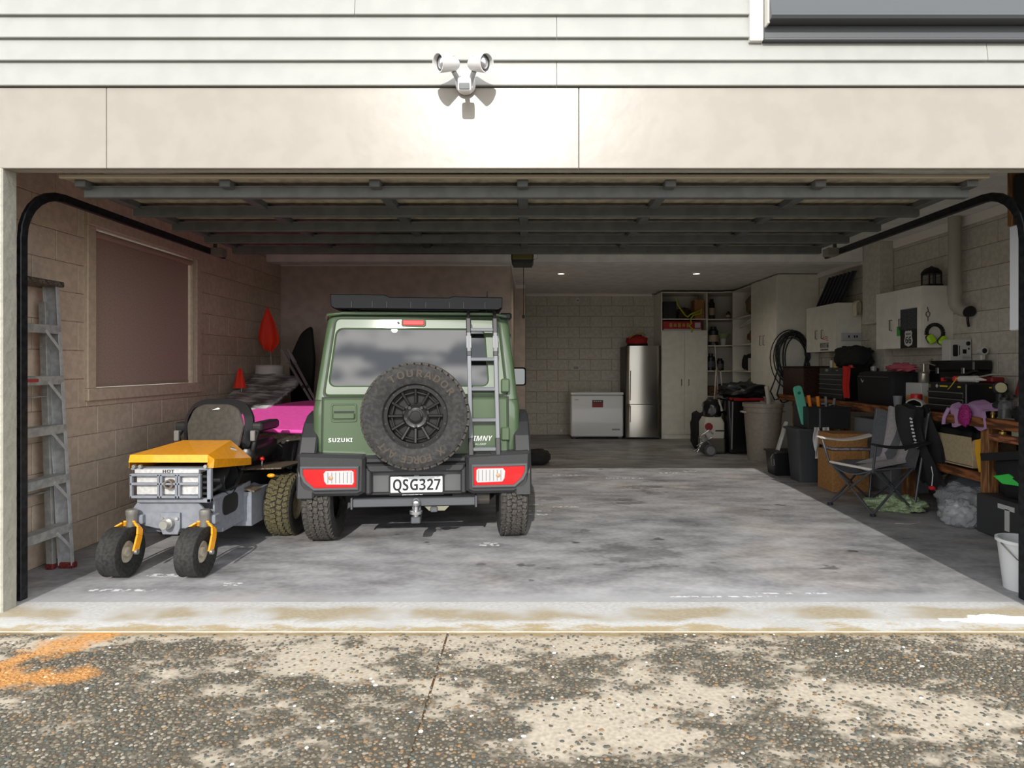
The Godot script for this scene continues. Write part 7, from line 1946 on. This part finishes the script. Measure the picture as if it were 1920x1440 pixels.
# ---------------------------------------------------------------- under and beside the near end of the bench
func build_near_right() -> void:
	var Bx := thing("shallow_carton", "open beige carton on the shelf under the bench", "box", V(3.80, 0.432, -5.45))
	obj("carton_front", bx(V(-0.14, 0.15, 0), V(0.012, 0.24, 0.62), 0.002, RZ(6)), mt("card beige", 178, 160, 128, 0.8, 0, {"mot": 0.06, "s": 4.0}), Bx)
	obj("carton_end", bx(V(0.04, 0.13, 0.31), V(0.36, 0.22, 0.01), 0.002), mt("card beige"), Bx)
	obj("carton_end", bx(V(0.04, 0.13, -0.31), V(0.36, 0.22, 0.01), 0.002), mt("card beige"), Bx)
	obj("carton_floor", bx(V(0.04, 0.02, 0), V(0.36, 0.012, 0.62), 0.002), mt("card beige"), Bx)
	var cl := S()
	blob(cl, V(0, 0.15, 0), V(0.15, 0.17, 0.28), 0.2, 95, 18, 0.8, 0.0)
	one("cable_heap", cl, mt("black fabric"), "black heap of cables in the beige carton", "cables", V(3.84, 0.46, -5.45))
	one("yellow_folder", bx(V(0, 0.13, 0), V(0.02, 0.27, 0.14), 0.002, RX(-14)), mt("folder yellow", 222, 168, 34, 0.6), "yellow folder leaning beside the beige carton", "folder", V(3.69, 0.432, -5.09 + 0.03))
	one("white_folder", bx(V(0, 0.14, 0), V(0.016, 0.28, 0.05), 0.002, RX(-14)), mt("carton white"), "narrow white folder against the yellow folder", "folder", V(3.67, 0.432, -5.03 + 0.03))
	# clear plastic bags on the floor
	var pb := S()
	blob(pb, V(0, 0.13, 0), V(0.18, 0.15, 0.26), 0.14, 101, 30, 0.9, 0.0)
	one("plastic_bag", pb, mt("bag film", 206, 210, 214, 0.18, 0, {"alpha": 0.35, "bump": 0.8, "s": 3.0}), "crumpled clear plastic bag on the floor under the bench", "bag", V(3.72, 0, -5.3))
	var pb2 := S()
	blob(pb2, V(0, 0.1, 0), V(0.13, 0.11, 0.14), 0.15, 103, 26, 0.9, 0.0)
	one("plastic_bag", pb2, mt("bag film"), "smaller clear plastic bag beside the bench leg", "bag", V(3.48, 0, -5.04))
	one("grey_sack", blob(S(), V(0, 0.18, 0), V(0.2, 0.19, 0.34), 0.15, 105, 18, 0.8, 0.0), mt("sack grey", 92, 94, 98, 0.7, 0, {"bump": 0.6, "s": 5.0}), "slumped grey sack against the wall under the bench", "sack", V(3.95, 0, -5.45))
	# low side table
	var rw := mt("rough wood", 172, 108, 70, 0.7, 0, {"mot": 0.5, "bump": 0.4, "s": Vector3(6, 6, 1.0)})
	var T := thing("side_shelf", "rough timber side shelf joined to the near bench leg", "shelf")
	obj("shelf_top", bb(S(), 3.60, 4.15, 0.71, 0.765, -4.88, -3.75, 0.004), rw, T)
	obj("shelf_leg", bb(S(), 4.05, 4.12, 0.0, 0.71, -3.9, -3.83, 0.004), mt("post wood"), T)
	obj("shelf_leg", bb(S(), 3.62, 3.69, 0.0, 0.71, -3.85, -3.78, 0.004), mt("post wood"), T)
	obj("shelf_leg", bb(S(), 4.05, 4.12, 0.0, 0.71, -4.85, -4.78, 0.004), mt("post wood"), T)
	one("brass_valve", lathe(S(), [Vector2(0.0, 0.0), Vector2(0.03, 0.0), Vector2(0.03, 0.02), Vector2(0.012, 0.025), Vector2(0.012, 0.05), Vector2(0.024, 0.055), Vector2(0.02, 0.07), Vector2(0.0, 0.072)], 16), mt("brass"), "brass valve standing on the rough side shelf", "valve", V(3.655, 0.766, -4.8))
	var J := thing("glass_jar", "squat glass jar with pale lid on the rough side shelf", "jar", V(3.68, 0.766, -4.66), 0, "glass jars on the bench end")
	obj("jar_glass", lathe(S(), [Vector2(0.0, 0.0), Vector2(0.055, 0.0), Vector2(0.058, 0.06), Vector2(0.05, 0.07)], 22), mt("jar milky", 170, 168, 146, 0.2, 0, {"alpha": 0.8}), J)
	obj("jar_lid", lathe(S(), [Vector2(0.0, 0.068), Vector2(0.055, 0.068), Vector2(0.055, 0.085), Vector2(0.0, 0.088)], 22), mt("lid pale", 186, 180, 158, 0.45), J)
	# black tool bag, green packets, spirit level
	var tb := S()
	blob(tb, V(0, 0.17, 0), V(0.2, 0.19, 0.28), 0.1, 111, 20, 0.75, 0.0)
	one("tool_bag", tb, mt("black fabric"), "large black tool bag under the rough side shelf", "bag", V(3.74, 0.3, -4.56))
	one("spirit_level", bar(S(), V(3.52, 0.585, -4.84), V(3.58, 0.665, -4.4), 0.03, 0.06, Vector3.UP, 0.004), mt("level black", 30, 30, 32, 0.4), "black spirit level lying across the tool bag", "level")
	one("green_packet", prism(S(), [Vector2(-0.1, 0.02), Vector2(0.0, 0.05), Vector2(0.1, 0.0), Vector2(0.09, -0.03), Vector2(-0.04, -0.03)], 0.02, Transform3D(RY(-60), Vector3.ZERO), 0.004), mt("packet green", 40, 190, 60, 0.5), "bright green packet on the black tool bag", "packet", V(3.53, 0.45, -4.58))
	var DB := thing("dark_box", "dark box with white tape cross under the tool bag", "box", V(3.74, 0, -4.58))
	obj("box_body", bx(V(0, 0.15, 0), V(0.46, 0.3, 0.62), 0.01), mt("box dark grey", 52, 53, 55, 0.6), DB)
	obj("tape_strip", bx(V(-0.231, 0.25, 0.0), V(0.004, 0.035, 0.16), 0.0), mt("tape white", 186, 188, 184, 0.6), DB)
	obj("tape_strip", bx(V(-0.231, 0.16, 0.01), V(0.004, 0.16, 0.045), 0.0), mt("tape white"), DB)
	obj("red_tape", bx(V(-0.231, 0.2, 0.25), V(0.004, 0.06, 0.08), 0.0), mt("toggle red"), DB)
	# white bucket by the right jamb
	var Bk := thing("white_bucket", "white plastic bucket on the floor at the right jamb", "bucket", V(2.87, 0, -3.62))
	obj("bucket_wall", lathe(S(), [Vector2(0.0, 0.0), Vector2(0.092, 0.0), Vector2(0.122, 0.27), Vector2(0.132, 0.272), Vector2(0.132, 0.29), Vector2(0.118, 0.29), Vector2(0.088, 0.008), Vector2(0.0, 0.008)], 32), mt("bucket white", 206, 207, 208, 0.35), Bk)
	obj("bail", tube(S(), [V(-0.128, 0.27, 0), V(-0.11, 0.2, 0.1), V(0.0, 0.16, 0.14), V(0.11, 0.2, 0.1), V(0.128, 0.27, 0)], 0.004, 6), mt("handle steel"), Bk)
	# white switch box hung on a timber stud behind the right jamb
	var SB := thing("switch_box", "tall white switch box on a timber stud at the right jamb", "switch box", V(3.0, 0, -3.66))
	obj("box_case", bb(S(), -0.04, 0.12, 1.51, 2.15, -0.18, 0.16, 0.006), mt("switch white", 214, 217, 220, 0.4), SB)
	obj("box_logo", ring_plate(S(), rrect(-0.024, 0.024, -0.021, 0.021, 0.003, 1), rrect(-0.02, 0.02, -0.017, 0.017, 0.002, 1), 0.003, Transform3D(RY(-90), V(-0.041, 1.57, 0.02)), 0.0005), mt("sign black"), SB)
	text("lettering", "K", 0.022, mt("sign black"), SB, Transform3D(RY(-90), V(-0.041, 1.57, 0.02)), 0.002, 1.2, "Droid Sans", true)
	obj("box_lock", cyl(S(), V(-0.041, 1.72, 0.03), V(-0.046, 1.72, 0.03), 0.006, 10), mt("handle steel"), SB)
	obj("timber_stud", bb(S(), -0.045, 0.05, 2.15, 2.72, -0.19, -0.15, 0.004), mt("post wood"), SB)
	obj("black_housing", bb(S(), -0.035, 0.12, 2.152, 2.45, -0.15, 0.16, 0.006), mt("case black"), SB)
	obj("wall_arm", bb(S(), 0.0, 0.08, 1.7, 1.9, 0.16, 0.294, 0.004), mt("post wood"), SB)
